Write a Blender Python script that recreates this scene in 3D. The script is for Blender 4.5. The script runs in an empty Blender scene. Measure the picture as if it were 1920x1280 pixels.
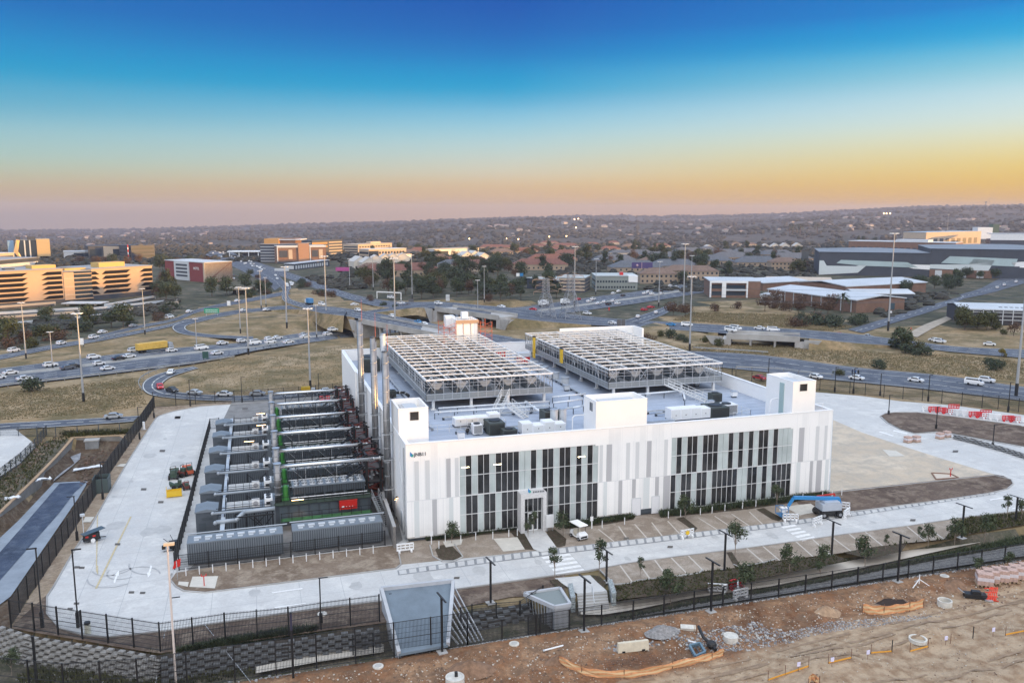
import bpy, bmesh, math, random
from mathutils import Vector, Matrix, noise
from mathutils.geometry import tessellate_polygon
R=math.radians
S=bpy.context.scene
COL=S.collection
# ---------------------------------------------------------------- camera
CAM=Vector((-16.9,-98.54,40.28)); PIT=R(8.658); YAW=R(17.176); FPX=1573.8
cd=bpy.data.cameras.new('camera'); cam=bpy.data.objects.new('camera',cd); COL.objects.link(cam)
cam.location=CAM; cam.rotation_euler=(R(90)-PIT,0,-YAW)
cd.sensor_width=36; cd.lens=36*FPX/1920; cd.clip_start=1; cd.clip_end=40000
S.camera=cam
# ---------------------------------------------------------------- light and sky
SUN_AZ=R(114); SUN_EL=R(4.0)          # azimuth clockwise from +Y
sd=bpy.data.lights.new('sun','SUN'); sun=bpy.data.objects.new('sun',sd); COL.objects.link(sun)
sd.energy=5; sd.angle=R(.8); sd.color=(1,.52,.13)
tosun=Vector((math.sin(SUN_AZ)*math.cos(SUN_EL),math.cos(SUN_AZ)*math.cos(SUN_EL),math.sin(SUN_EL)))
sun.rotation_euler=tosun.to_track_quat('Z','Y').to_euler()
w=bpy.data.worlds.new('World'); S.world=w; w.use_nodes=True
nt=w.node_tree; N=nt.nodes; L=nt.links; N.clear()
def nd(t,**k):
    n=N.new(t)
    for a,b in k.items(): setattr(n,a,b)
    return n
def sRGB(c):
    if isinstance(c,str): c=tuple(int(c[i:i+2],16)/255 for i in (0,2,4))
    return tuple((x/12.92 if x<=.04045 else ((x+.055)/1.055)**2.4) for x in c)+(1,)
EXPO=.9; SKB=2**-EXPO
out=nd('ShaderNodeOutputWorld'); bg=nd('ShaderNodeBackground'); bg.inputs[1].default_value=1.0
tc=nd('ShaderNodeTexCoord'); sp=nd('ShaderNodeSeparateXYZ'); L.new(tc.outputs['Generated'],sp.inputs[0])
def ramp(st):
    r=nd('ShaderNodeValToRGB'); e=r.color_ramp.elements
    while len(e)<len(st): e.new(.5)
    r.color_ramp.interpolation='B_SPLINE'
    for i,(p,c) in enumerate(st): e[i].position=p; e[i].color=tuple(v*SKB for v in sRGB(c)[:3])+(1,) if isinstance(c,str) else c
    return r
# three elevation ramps (position = sin of elevation): left of the view, ahead, towards the sunset
dv=nd('ShaderNodeVectorMath',operation='DOT_PRODUCT'); L.new(tc.outputs['Generated'],dv.inputs[0]); dv.inputs[1].default_value=(math.sin(R(107)),math.cos(R(107)),0)
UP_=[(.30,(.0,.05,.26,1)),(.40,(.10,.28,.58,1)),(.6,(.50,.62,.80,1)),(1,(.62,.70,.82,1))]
# rows of the photograph with the 8 bit colour of the sky there, for its left edge, its middle and its right edge
SKY=[(0,[(0,0,112,188),(50,0,130,198),(100,0,150,204),(130,10,156,203),(160,75,168,206),(200,100,176,203),(240,148,196,208),(290,172,200,190),(320,188,194,168),(350,200,176,138),(390,194,160,122),(425,164,142,122)]),
(960,[(0,0,82,174),(60,0,102,188),(100,0,122,196),(130,0,144,205),(160,0,160,210),(180,55,165,210),(210,118,190,222),(250,166,209,220),(290,196,213,205),(325,216,206,178),(350,222,188,138),(395,210,165,112)]),
(1920,[(0,0,138,213),(30,0,157,219),(60,20,168,219),(90,100,190,223),(130,148,206,222),(170,192,224,234),(220,214,230,222),(260,228,224,180),(300,234,208,124),(340,234,190,78),(385,226,166,58),(400,210,150,60)])]
def sinel(x,y):
    u,v=(x-960)/FPX,(640-y)/FPX; return max(0,(v*math.cos(PIT)-math.sin(PIT))/math.sqrt(1+u*u+v*v))
prev=None
for i,(cx_,rows_) in enumerate(SKY):
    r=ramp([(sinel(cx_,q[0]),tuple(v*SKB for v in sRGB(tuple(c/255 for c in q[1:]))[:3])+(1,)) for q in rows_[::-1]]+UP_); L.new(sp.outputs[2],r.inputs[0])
    if prev is None: prev=r.outputs[0]; continue
    f=nd('ShaderNodeMapRange'); L.new(dv.outputs['Value'],f.inputs[0]); f.inputs[1].default_value=-.5 if i==1 else 0; f.inputs[2].default_value=0 if i==1 else .52
    q=nd('ShaderNodeMix',data_type='RGBA'); L.new(f.outputs[0],q.inputs[0]); L.new(prev,q.inputs[6]); L.new(r.outputs[0],q.inputs[7]); prev=q.outputs[2]
sky=nd('ShaderNodeTexSky'); sky.sky_type='NISHITA'; sky.sun_disc=False; sky.sun_elevation=SUN_EL; sky.sun_rotation=SUN_AZ
mk=nd('ShaderNodeMix',data_type='RGBA',blend_type='ADD'); mk.inputs[0].default_value=.003
L.new(prev,mk.inputs[6]); L.new(sky.outputs[0],mk.inputs[7])
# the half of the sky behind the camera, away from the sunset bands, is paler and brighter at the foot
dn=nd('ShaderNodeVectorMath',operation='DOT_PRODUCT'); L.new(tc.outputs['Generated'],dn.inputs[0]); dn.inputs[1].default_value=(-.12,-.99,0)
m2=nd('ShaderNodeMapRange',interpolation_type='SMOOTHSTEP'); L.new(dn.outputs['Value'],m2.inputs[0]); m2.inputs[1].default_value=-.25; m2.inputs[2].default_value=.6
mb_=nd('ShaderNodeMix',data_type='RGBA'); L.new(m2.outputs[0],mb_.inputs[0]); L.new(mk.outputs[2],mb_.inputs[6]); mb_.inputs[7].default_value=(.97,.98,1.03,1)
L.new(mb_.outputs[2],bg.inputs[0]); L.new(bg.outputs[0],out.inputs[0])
S.view_settings.view_transform='Standard'; S.view_settings.look='None'; S.view_settings.exposure=EXPO; S.view_settings.gamma=1
S.render.engine='CYCLES'
# ---------------------------------------------------------------- pixel of the 1920 px photograph -> point in the world
fw=Vector((math.sin(YAW)*math.cos(PIT),math.cos(YAW)*math.cos(PIT),-math.sin(PIT))); rt=Vector((math.cos(YAW),-math.sin(YAW),0)); up=rt.cross(fw)
def ray(x,y): return fw+rt*((x-960)/FPX)-up*((y-640)/FPX)
def G(x,y,z=0.0):
    d=ray(x,y); return CAM+d*((z-CAM.z)/d.z)
def GY(x,y,v=0.0):
    d=ray(x,y); return CAM+d*((v-CAM.y)/d.y)
def pix(p):
    d=Vector(p)-CAM; z=d.dot(fw); return (960+FPX*d.dot(rt)/z,640-FPX*d.dot(up)/z,z)
def top(b,ty):     # height of a vertical thing standing at point b whose tip shows at row ty
    lo,hi=0.0,200.0
    for _ in range(40):
        m=(lo+hi)/2
        if pix((b[0],b[1],b[2]+m))[1]>ty: lo=m
        else: hi=m
    return m
def lerp(a,b,t): return a+(b-a)*t
def interp(tab,x):
    if x<=tab[0][0]: return tab[0][1]
    for (a,b),(c,d) in zip(tab,tab[1:]):
        if x<=c: return b+(d-b)*(x-a)/(c-a)
    return tab[-1][1]
def sstep(a,b,x):
    t=max(0,min(1,(x-a)/(b-a))); return t*t*(3-2*t)
# ---------------------------------------------------------------- materials
MATS={}
def mat(name,c,rough=.7,metal=0,var=.0,vs=.5,bump=0,bs=8,c2=None,emit=0,spec=None,alpha=1,coord='Object',detail=4,w=0,trans=0,stretch=None):
    if name in MATS: return MATS[name]
    m=bpy.data.materials.new(name); m.use_nodes=True; t=m.node_tree; b=t.nodes['Principled BSDF']
    b.inputs['Roughness'].default_value=rough; b.inputs['Metallic'].default_value=metal
    c=sRGB(c) if isinstance(c,str) else tuple(c)+(1,)
    b.inputs['Base Color'].default_value=c
    if spec is not None: b.inputs['Specular IOR Level'].default_value=spec
    if trans: b.inputs['Transmission Weight'].default_value=trans
    if emit:
        b.inputs['Emission Color'].default_value=c; b.inputs['Emission Strength'].default_value=emit
    if var or c2 or bump:
        tcn=t.nodes.new('ShaderNodeTexCoord'); src=tcn.outputs[coord]
        if coord=='World':pass
        if stretch:
            mp=t.nodes.new('ShaderNodeMapping'); mp.inputs['Scale'].default_value=stretch; t.links.new(src,mp.inputs[0]); src=mp.outputs[0]
        nz=t.nodes.new('ShaderNodeTexNoise'); nz.inputs['Scale'].default_value=vs; nz.inputs['Detail'].default_value=detail; nz.inputs['Roughness'].default_value=.62
        t.links.new(src,nz.inputs['Vector'])
        r=t.nodes.new('ShaderNodeValToRGB'); r.color_ramp.elements[0].position=.33; r.color_ramp.elements[1].position=.67
        if c2: q=sRGB(c2) if isinstance(c2,str) else tuple(c2)+(1,)
        else: q=tuple(min(1,x*(1+var)) for x in c[:3])+(1,); 
        p=c if c2 else tuple(x*(1-var) for x in c[:3])+(1,)
        r.color_ramp.elements[0].color=p; r.color_ramp.elements[1].color=q
        t.links.new(nz.outputs[0],r.inputs[0])
        t.links.new(r.outputs[0],b.inputs['Base Color'])
        if bump:
            n2=t.nodes.new('ShaderNodeTexNoise'); n2.inputs['Scale'].default_value=bs; n2.inputs['Detail'].default_value=3; t.links.new(src,n2.inputs['Vector'])
            bp=t.nodes.new('ShaderNodeBump'); bp.inputs['Strength'].default_value=bump; bp.inputs['Distance'].default_value=.1
            t.links.new(n2.outputs[0],bp.inputs['Height']); t.links.new(bp.outputs[0],b.inputs['Normal'])
    MATS[name]=m; return m
def mat3(name,cols,scales,rough=.9,bump=.3,bs=1.5,stretch=None,amp=.28):
    """ground material: broad patches of colour 1/2, finer patches of colour 3, fine speckle"""
    m=bpy.data.materials.new(name); m.use_nodes=True; t=m.node_tree; b=t.nodes['Principled BSDF']; b.inputs['Roughness'].default_value=rough; b.inputs['Specular IOR Level'].default_value=.15
    g=t.nodes.new('ShaderNodeNewGeometry'); src=g.outputs['Position']
    if stretch:
        mp=t.nodes.new('ShaderNodeMapping'); mp.inputs['Scale'].default_value=stretch; t.links.new(src,mp.inputs[0]); src=mp.outputs[0]
    def nz(s,lo,hi,det=6):
        n=t.nodes.new('ShaderNodeTexNoise'); n.inputs['Scale'].default_value=s; n.inputs['Detail'].default_value=det; n.inputs['Roughness'].default_value=.65; n.inputs['Distortion'].default_value=.4; t.links.new(src,n.inputs['Vector'])
        r=t.nodes.new('ShaderNodeMapRange'); r.inputs[1].default_value=lo; r.inputs[2].default_value=hi; t.links.new(n.outputs[0],r.inputs[0]); return r.outputs[0],n
    cc=[sRGB(c) if isinstance(c,str) else tuple(c)+(1,) for c in cols]
    prev=None; prevc=cc[0]
    for i,(s,c) in enumerate(zip(scales,cc[1:])):
        f,n=nz(s,.44+.03*(i%2),.62)
        mm=t.nodes.new('ShaderNodeMix'); mm.data_type='RGBA'; t.links.new(f,mm.inputs[0])
        if prev: t.links.new(prev,mm.inputs[6])
        else: mm.inputs[6].default_value=prevc
        mm.inputs[7].default_value=c; prev=mm.outputs[2]
    f,n=nz(bs,.25,.75,5)
    mm=t.nodes.new('ShaderNodeMix'); mm.data_type='RGBA'; mm.blend_type='MULTIPLY'; mm.inputs[0].default_value=1
    rp=t.nodes.new('ShaderNodeMapRange'); rp.inputs[3].default_value=1-amp; rp.inputs[4].default_value=1+amp; t.links.new(f,rp.inputs[0])
    cb=t.nodes.new('ShaderNodeCombineColor')
    for k in range(3): t.links.new(rp.outputs[0],cb.inputs[k])
    t.links.new(prev,mm.inputs[6]); t.links.new(cb.outputs[0],mm.inputs[7]); t.links.new(mm.outputs[2],b.inputs['Base Color'])
    bp=t.nodes.new('ShaderNodeBump'); bp.inputs['Strength'].default_value=bump; bp.inputs['Distance'].default_value=.25; t.links.new(n.outputs[0],bp.inputs['Height']); t.links.new(bp.outputs[0],b.inputs['Normal'])
    MATS[name]=m; return m
WHITE=mat('white_panel',(.87,.865,.85),.55,var=.02,vs=.3)
WHITE2=mat('white_paint',(.78,.79,.80),.5)
LG=mat('light_grey_panel',(.50,.53,.56),.5); MG=mat('mid_grey_panel',(.33,.335,.35),.5)
GLASS=mat('dark_glass',(.03,.032,.035),.08,spec=.6,var=.5,vs=.35)
PALE=mat('pale_glass_panel',(.47,.53,.53),.18,var=.16,vs=.25,spec=.6)
FRAMEW=mat('window_frame_metal',(.72,.73,.74),.4,.3)
ROOF=mat('roof_membrane',(.36,.41,.50),.6,var=.1,vs=.25)
STEEL=mat('galvanised_steel',(.52,.54,.56),.38,.7,var=.12,vs=2)
STEELM=mat('painted_light_steel',(.70,.71,.71),.5,.1)
INOX=mat('polished_duct',(.27,.27,.275),.36,.85,var=.15,vs=.8)
BLACK=mat('black_steel',(.012,.013,.015),.5)
DKG=mat('dark_grey_metal',(.055,.07,.085),.5,var=.15,vs=.5)
GREYM=mat('grey_container',(.075,.09,.108),.5,var=.12,vs=.4)
GREYL=mat('pale_grey_container',(.165,.195,.225),.5,var=.1,vs=.4)
GREEN=mat('green_paint',(.04,.20,.04),.45); GREEND=mat('green_floor',(.035,.055,.04),.7,var=.3,vs=1)
RED=mat('red_paint',(.55,.02,.015),.4); REDOX=mat('red_oxide_steel',(.20,.045,.035),.6,var=.3,vs=1)
YEL=mat('yellow_paint',(.72,.46,.02),.5); ORANGE=mat('orange_plastic',(.78,.22,.03),.6,var=.2,vs=2)
BLUE=mat('blue_paint',(.03,.22,.50),.4); TEAL=mat('teal_paint',(.02,.30,.34),.4)
CONC=mat('pale_concrete',(.36,.355,.345),.85,var=.22,vs=.2,bump=.15,bs=6,detail=8)
CONCD=mat('grey_concrete',(.24,.25,.26),.85,var=.2,vs=.6)
TYRE=mat('tyre_rubber',(.012,.012,.013),.8)
LAMPE=mat('lamp_glow',(1,.62,.28),emit=6); LAMPW=mat('tube_light_glow',(1,.86,.55),emit=9)
WARM=mat('lit_window',(1,.6,.2),emit=1.6)
# ---------------------------------------------------------------- mesh builder
class MB:
    def __init__(s): s.v=[]; s.f=[]; s.m=[]; s.M=None
    def add(s,vs,fs,m=0):
        o=len(s.v)
        s.v+=[(s.M@Vector(p)) for p in vs] if s.M else [Vector(p) for p in vs]
        s.f+=[tuple(i+o for i in f) for f in fs]; s.m+=[m]*len(fs); return s
    def box(s,x0,y0,z0,x1,y1,z1,m=0):
        return s.add([(x0,y0,z0),(x1,y0,z0),(x1,y1,z0),(x0,y1,z0),(x0,y0,z1),(x1,y0,z1),(x1,y1,z1),(x0,y1,z1)],
              [(0,3,2,1),(4,5,6,7),(0,1,5,4),(1,2,6,5),(2,3,7,6),(3,0,4,7)],m)
    def cb(s,c,d,m=0,rz=0):
        x,y,z=c; a,b,h=d[0]/2,d[1]/2,d[2]
        cr,sr=math.cos(rz),math.sin(rz)
        P=[(x+px*cr-py*sr,y+px*sr+py*cr) for px,py in ((-a,-b),(a,-b),(a,b),(-a,b))]
        return s.prism(P,z,z+h,m)
    def prism(s,P,z0,z1,m=0,cap=True):
        n=len(P); vs=[(p[0],p[1],z0) for p in P]+[(p[0],p[1],z1) for p in P]
        fs=[(i,(i+1)%n,n+(i+1)%n,n+i) for i in range(n)]
        if cap: fs+=[tuple(range(n,2*n)),tuple(reversed(range(n)))]
        return s.add(vs,fs,m)
    def beam(s,p,q,w=.1,h=None,m=0):
        p,q=Vector(p),Vector(q); h=h or w; d=(q-p)
        if d.length<1e-6: return s
        d.normalize(); u=Vector((0,0,1)) if abs(d.z)<.95 else Vector((0,1,0))
        a=d.cross(u).normalized()*w/2; b=a.cross(d).normalized()*h/2
        return s.add([p-a-b,p+a-b,p+a+b,p-a+b,q-a-b,q+a-b,q+a+b,q-a+b],[(0,3,2,1),(4,5,6,7),(0,1,5,4),(1,2,6,5),(2,3,7,6),(3,0,4,7)],m)
    def cyl(s,p,q,r,r2=None,n=10,m=0,cap=True):
        p,q=Vector(p),Vector(q); r2=r if r2 is None else r2; d=(q-p).normalized(); u=Vector((0,0,1)) if abs(d.z)<.95 else Vector((1,0,0))
        a=d.cross(u).normalized(); b=a.cross(d).normalized()
        vs=[]
        for c,rad in ((p,r),(q,r2)):
            for i in range(n):
                t=2*math.pi*i/n; vs.append(c+(a*math.cos(t)+b*math.sin(t))*rad)
        fs=[(i,(i+1)%n,n+(i+1)%n,n+i) for i in range(n)]
        if cap: fs+=[tuple(range(n,2*n)),tuple(reversed(range(n)))]
        return s.add(vs,fs,m)
    def tube(s,P,r,n=8,m=0):
        P=[Vector(p) for p in P]
        for a,b in zip(P,P[1:]): s.cyl(a,b,r,n=n,m=m)
        return s
    def ball(s,c,r,m=0,n=8,k=5,sz=1):
        vs=[];fs=[]
        for j in range(k+1):
            ph=math.pi*j/k
            for i in range(n):
                t=2*math.pi*i/n; vs.append((c[0]+r*math.sin(ph)*math.cos(t),c[1]+r*math.sin(ph)*math.sin(t),c[2]+r*sz*math.cos(ph)))
        for j in range(k):
            for i in range(n): fs.append((j*n+i,(j+1)*n+i,(j+1)*n+(i+1)%n,j*n+(i+1)%n))
        return s.add(vs,fs,m)
    def poly(s,P,z=None,m=0):
        P=[Vector((p[0],p[1],z if z is not None else p[2])) for p in P]
        tr=tessellate_polygon([[Vector((p.x,p.y,0)) for p in P]])
        def area(t): a,b,c=(P[i] for i in t); return (b.x-a.x)*(c.y-a.y)-(b.y-a.y)*(c.x-a.x)
        return s.add(P,[t if area(t)>0 else (t[0],t[2],t[1]) for t in tr],m)
    def quad(s,a,b,c,d,m=0): return s.add([a,b,c,d],[(0,1,2,3)],m)
def build(mb,name,mats,parent=None,label=None,smooth=False,kind=None,group=None,cat=None):
    if not isinstance(mats,(list,tuple)): mats=[mats]
    me=bpy.data.meshes.new(name); off=Vector((0,0,0))
    r=parent
    while r is not None and r.parent: r=r.parent
    if r is not None: off=r.location.copy()
    me.from_pydata([tuple(v-off) for v in mb.v],[],mb.f); me.update()
    for x in mats: me.materials.append(x)
    if len(mats)>1: me.polygons.foreach_set('material_index',mb.m)
    if smooth: me.polygons.foreach_set('use_smooth',[True]*len(me.polygons))
    o=bpy.data.objects.new(name,me); COL.objects.link(o)
    if parent is not None: o.parent=parent
    if label: o['label']=label
    if kind: o['kind']=kind
    if group: o['group']=group
    if cat: o['category']=cat
    return o
def thing(name,label,cat,loc=(0,0,0),group=None):
    o=bpy.data.objects.new(name,None); COL.objects.link(o); o.location=loc; o.empty_display_size=.5
    o['label']=label; o['category']=cat
    if group: o['group']=group
    return o
KIDS={}
def dup(root,loc,rz=0,label=None,scale=None,group=None):
    def cp(o,par):
        c=o.copy(); COL.objects.link(c); c.parent=par
        for ch in o.children: cp(ch,c)
        return c
    r=cp(root,None); r.location=loc; r.rotation_euler=(0,0,rz)
    if scale: r.scale=scale if isinstance(scale,(tuple,list)) else (scale,)*3
    if label: r['label']=label
    if group: r['group']=group
    return r
class Proto:
    """first placing moves the prototype itself, later ones copy it"""
    def __init__(s,root): s.r=root; s.used=False; s.base=(root.rotation_euler.z if root else 0)
    def put(s,loc,rz=0,label=None,scale=None,group=None):
        if s.used: return dup(s.r,loc,rz,label,scale,group)
        s.used=True; s.pending=(loc,rz,label,scale,group); s.first=s.pending; return s.r
    def done(s):
        if not s.used: 
            for c in list(s.r.children_recursive): bpy.data.objects.remove(c)
            bpy.data.objects.remove(s.r); return
        loc,rz,label,scale,group=s.first; r=s.r
        r.location=loc; r.rotation_euler=(0,0,rz)
        if scale: r.scale=scale if isinstance(scale,(tuple,list)) else (scale,)*3
        if label: r['label']=label
        if group: r['group']=group
PROTOS=[]
def proto(root):
    p=Proto(root); PROTOS.append(p); return p
ORD='first second third fourth fifth sixth seventh eighth ninth tenth eleventh twelfth thirteenth fourteenth fifteenth sixteenth seventeenth eighteenth nineteenth twentieth'.split()
TENS=['','','twenty','thirty','forty','fifty','sixty','seventy','eighty','ninety']
def od(i):
    if i<20: return ORD[i]
    n=i+1; 
    if n>=100: return 'hundred and '+od(n-101) if n>100 else 'hundredth'
    t,u=divmod(n,10)
    return (TENS[t][:-1]+'ieth') if u==0 else TENS[t]+' '+ORD[u-1]
# ================================================================ terrain
SKYL=[(-400,436),(0,432),(250,430),(480,423),(700,417),(960,408),(1100,405),(1300,405),(1440,402),(1600,394),(1720,388),(1920,385),(2400,380),(3200,400)]
def px_of(x,y):
    dx,dy=x-CAM.x,y-CAM.y
    f=dx*math.sin(YAW)+dy*math.cos(YAW); r=dx*math.cos(YAW)-dy*math.sin(YAW)
    return (960+FPX*r/f if f>1 else (4000 if r>0 else -2000)), f, math.hypot(dx,dy)
BASIN=[(p.x,p.y) for p in (G(-60,1005),G(0,961),G(69,894),G(104,858),G(137,821),G(225,817),G(247,828),G(210,878),G(175,932),G(139,988),G(82,1075),G(30,1145),G(-60,1230))]
EDGE=[(-60,-1),(-42,-9.6),(-26.5,-19.4),(-6,-19.3),(6,-19.6),(14,-19.9),(22,-19.2),(37,-18.2),(60,-18),(80,-19),(130,-19)]
def inpoly(P,x,y):
    c=False; n=len(P); j=n-1
    for i in range(n):
        xi,yi=P[i]; xj,yj=P[j]
        if (yi>y)!=(yj>y) and x<(xj-xi)*(y-yi)/(yj-yi)+xi: c=not c
        j=i
    return c
HWY=[]   # cut through which the highway runs below the two bridges: (x,y,depth,halfwidth)
def Hgt(x,y):
    px,f,d=px_of(x,y)
    if d<700:
        z=-.15
        if -60<x<135 and y<interp(EDGE,x):
            e=interp(EDGE,x)-y
            low=interp([(-45,-2.6),(-28,-2.2),(-10,-1.9),(8,-1.35),(14,-1.3),(90,-1.25)],x)
            z=lerp(-.3,low,min(1,e/.6)) if y>-24.7 else -1.0
            if y<-23.9: z=lerp(low,-1.0,min(1,(-23.9-y)/1.0))
            if y<-24.9:
                k=min(1,(-24.9-y)/3)
                z=-1.0+k*(noise.noise(Vector((x*.11,y*.11,3)))*1.0+noise.noise(Vector((x*.35,y*.35,7)))*.42+noise.noise(Vector((x*1.1,y*1.1,2)))*.10)
                # haul road flattened
                yy=interp([(-10,-44),(10,-38),(30,-33.5),(50,-31.5),(80,-31)],x)
                q=math.exp(-((y-yy)/2.6)**2)*(1 if x>6 else max(0,(x+6)/12)); z=lerp(z,-1.35,q)
        elif x<=-36 and y<100 and inpoly(BASIN,x,y): z=-1.9+noise.noise(Vector((x*.2,y*.2,0)))*.15
        elif y>96 or x<-45 or x>150:
            z+=noise.noise(Vector((x*.02,y*.02,5)))*.12
            if d>330: z-=0
            for (hx,hy,dp,hw) in HWY:
                q=math.hypot(x-hx,y-hy)
                if q<hw+10: z=min(z,-dp*(1-sstep(hw,hw+10,q)))
        return z
    if f<200:
        b=math.degrees(math.atan2(x-CAM.x,y-CAM.y))
        z=-.15
    else:
        sk=interp(SKYL,px); zr=CAM.z-6000*(sk-400)/FPX; z2=CAM.z-3700*(sk+9+4*math.sin(px*.006)-400)/FPX; z1=CAM.z-2500*(sk+24+5*math.sin(px*.011+1)-400)/FPX
        tab=[(700,-.15),(950,-4),(1500,-22),(1900,-38),(2500,max(z1,-60)),(2900,max(z1,-60)-14),(3700,z2),(4400,z2-18),(6000,zr),(7200,zr-60)]
        z=interp(tab,f)
        a=min(1,(f-700)/900); rt_=1-sstep(5300,6000,f)
        z+=a*(noise.noise(Vector((x*.0012,y*.0012,1)))*14+noise.noise(Vector((x*.004,y*.004,9)))*5)*(.4+.6*rt_)*(1 if f<5600 else .35)
    b=math.degrees(math.atan2(x-CAM.x,y-CAM.y))
    if 52<b<165:  # unseen hill crest, added to block the low sun from the site
        q=sstep(56,76,b)*(1-sstep(140,165,b))*math.exp(-((d-900)/240)**2)
        z=lerp(z,77.5,q) if z<77.5 else z
    return z
# the highway cut
for px,py,dp in ((430,652,.35),(465,648,.45),(500,645,.7),(530,641,.9),(560,637,1.2),(590,633,1.6),(620,628,2.0),(650,624,2.4),(680,620,3.1),(710,617,3.8),(740,612,4.1),(790,602,4.1),(840,594,4.1),(880,588,4),(930,583,2.8),(970,580,1.6),(1010,577,1.0)):
    p=G(px,py,-dp+.4); HWY.append((p.x,p.y,dp,19 if px<660 else 12))
def lines(a,b,fine,out,far,lim):
    v=[];x=a
    while x<b: v.append(x); x+=fine
    x=b
    while x<900: v.append(x); x+=out
    while x<lim: v.append(x); x+=far
    return v
XS=lines(-75,135,1.25,22,230,8200); x=-75-22; L_=[]
while x>-900: L_.append(x); x-=22
while x>-6500: L_.append(x); x-=230
XS=L_[::-1]+XS
YS=[-1700,-1300,-900,-600,-400,-250,-150,-110,-90,-75]+[ -64+i*.8 for i in range(72)]
y=-6
while y<110: YS.append(y); y+=2.5
while y<420: YS.append(y); y+=9
while y<950: YS.append(y); y+=22
while y<8200: YS.append(y); y+=170
b=MB(); nx=len(XS)
b.v=[Vector((x,y,Hgt(x,y))) for y in YS for x in XS]
BANK=[(p.x,p.y) for p in (G(-60,905),G(0,893),G(40,862),G(88,822),G(137,818),G(104,856),G(69,892),G(0,959),G(-60,1003))]
def grassy(x,y):
    if x<-36 and inpoly(BANK,x,y): return 3
    if y<-24.7 and x>-46: return 1
    if x<=-36 and y<100 and inpoly(BASIN,x,y): return 2
    if y<interp(EDGE,x) and -45<x<135: return 3
    px,f,d=px_of(x,y)
    if d>800: return 4
    if d>150 and f>100 and pix((x,y,0))[1]<interp([(-60,668),(170,628),(250,608),(325,593),(375,575),(462,558),(545,541),(640,547),(700,556),(1000,562),(1100,545),(1300,520),(1500,530),(1620,590),(1800,545),(2000,500)],px): return 5
    if f>395 and px>640 or (f>300 and px>1000 and d>330+90*math.sin(px*.01)): return 5
    if f>330 and px<330: return 5
    return 0
for j in range(len(YS)-1):
    for i in range(nx-1):
        b.f.append((j*nx+i,j*nx+i+1,(j+1)*nx+i+1,(j+1)*nx+i)); b.m.append(grassy((XS[i]+XS[i+1])/2,(YS[j]+YS[j+1])/2))
GRASS=mat3('dry_grass',[(.285,.205,.115),(.20,.15,.08),(.35,.27,.175),(.14,.115,.06)],(.018,.05,.11),bump=.5,bs=.9)
DIRT=mat3('red_brown_dirt',[(.29,.145,.075),(.14,.068,.036),(.36,.22,.13),(.20,.125,.08)],(.12,.30,.9),bump=1,bs=3.2)
def sandmask(m):   # the hauled sandy ground lies south of a wavering line
    t=m.node_tree; b=t.nodes['Principled BSDF']; src=b.inputs['Base Color'].links[0].from_socket; g=t.nodes.new('ShaderNodeNewGeometry')
    d=t.nodes.new('ShaderNodeVectorMath'); d.operation='DOT_PRODUCT'; t.links.new(g.outputs['Position'],d.inputs[0]); d.inputs[1].default_value=(.13,-1,0)
    n=t.nodes.new('ShaderNodeTexNoise'); n.inputs['Scale'].default_value=.22; n.inputs['Detail'].default_value=6; t.links.new(g.outputs['Position'],n.inputs['Vector'])
    a=t.nodes.new('ShaderNodeMath'); a.operation='MULTIPLY_ADD'; t.links.new(n.outputs[0],a.inputs[0]); a.inputs[1].default_value=7; t.links.new(d.outputs['Value'],a.inputs[2])
    r=t.nodes.new('ShaderNodeMapRange'); r.inputs[1].default_value=39.8; r.inputs[2].default_value=41.6; t.links.new(a.outputs[0],r.inputs[0])
    n2=t.nodes.new('ShaderNodeTexNoise'); n2.inputs['Scale'].default_value=.9; n2.inputs['Detail'].default_value=8; t.links.new(g.outputs['Position'],n2.inputs['Vector'])
    c=t.nodes.new('ShaderNodeValToRGB'); c.color_ramp.elements[0].position=.35; c.color_ramp.elements[0].color=(.30,.20,.125,1); c.color_ramp.elements[1].position=.6; c.color_ramp.elements[1].color=(.47,.355,.245,1); t.links.new(n2.outputs[0],c.inputs[0])
    x=t.nodes.new('ShaderNodeMix'); x.data_type='RGBA'; t.links.new(r.outputs[0],x.inputs[0]); t.links.new(src,x.inputs[6]); t.links.new(c.outputs[0],x.inputs[7]); t.links.new(x.outputs[2],b.inputs['Base Color'])
sandmask(DIRT)
BASIN_M=mat3('basin_soil',[(.12,.085,.06),(.07,.05,.035),(.16,.13,.10)],(.2,.7),bump=.8,bs=3)
LOWG=mat3('lower_verge_soil',[(.11,.10,.075),(.055,.06,.035),(.17,.145,.11)],(.3,.9),bump=.8,bs=3)
FARG=mat3('far_hillside',[(.085,.075,.068),(.05,.052,.045),(.12,.10,.09),(.045,.05,.042)],(.0035,.011,.03),bump=.0,bs=.02)
SCRUB=mat3('scrub_ground',[(.10,.095,.065),(.055,.06,.04),(.16,.135,.10),(.045,.05,.035)],(.02,.06,.15),bump=.3,bs=.6)
build(b,'ground',[GRASS,DIRT,BASIN_M,LOWG,FARG,SCRUB],kind='structure',smooth=True)
# ================================================================ air
hz=MB(); hz.box(-7500,-1900,-190,8600,8700,132)
HM=bpy.data.materials.new('haze_air'); HM.use_nodes=True; t=HM.node_tree; t.nodes.remove(t.nodes['Principled BSDF'])
v=t.nodes.new('ShaderNodeVolumePrincipled'); v.inputs['Color'].default_value=(.47,.54,.78,1); v.inputs['Density'].default_value=.0001; v.inputs['Anisotropy'].default_value=.1
t.links.new(v.outputs[0],t.nodes['Material Output'].inputs['Volume'])
build(hz,'haze',HM,kind='stuff')
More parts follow.
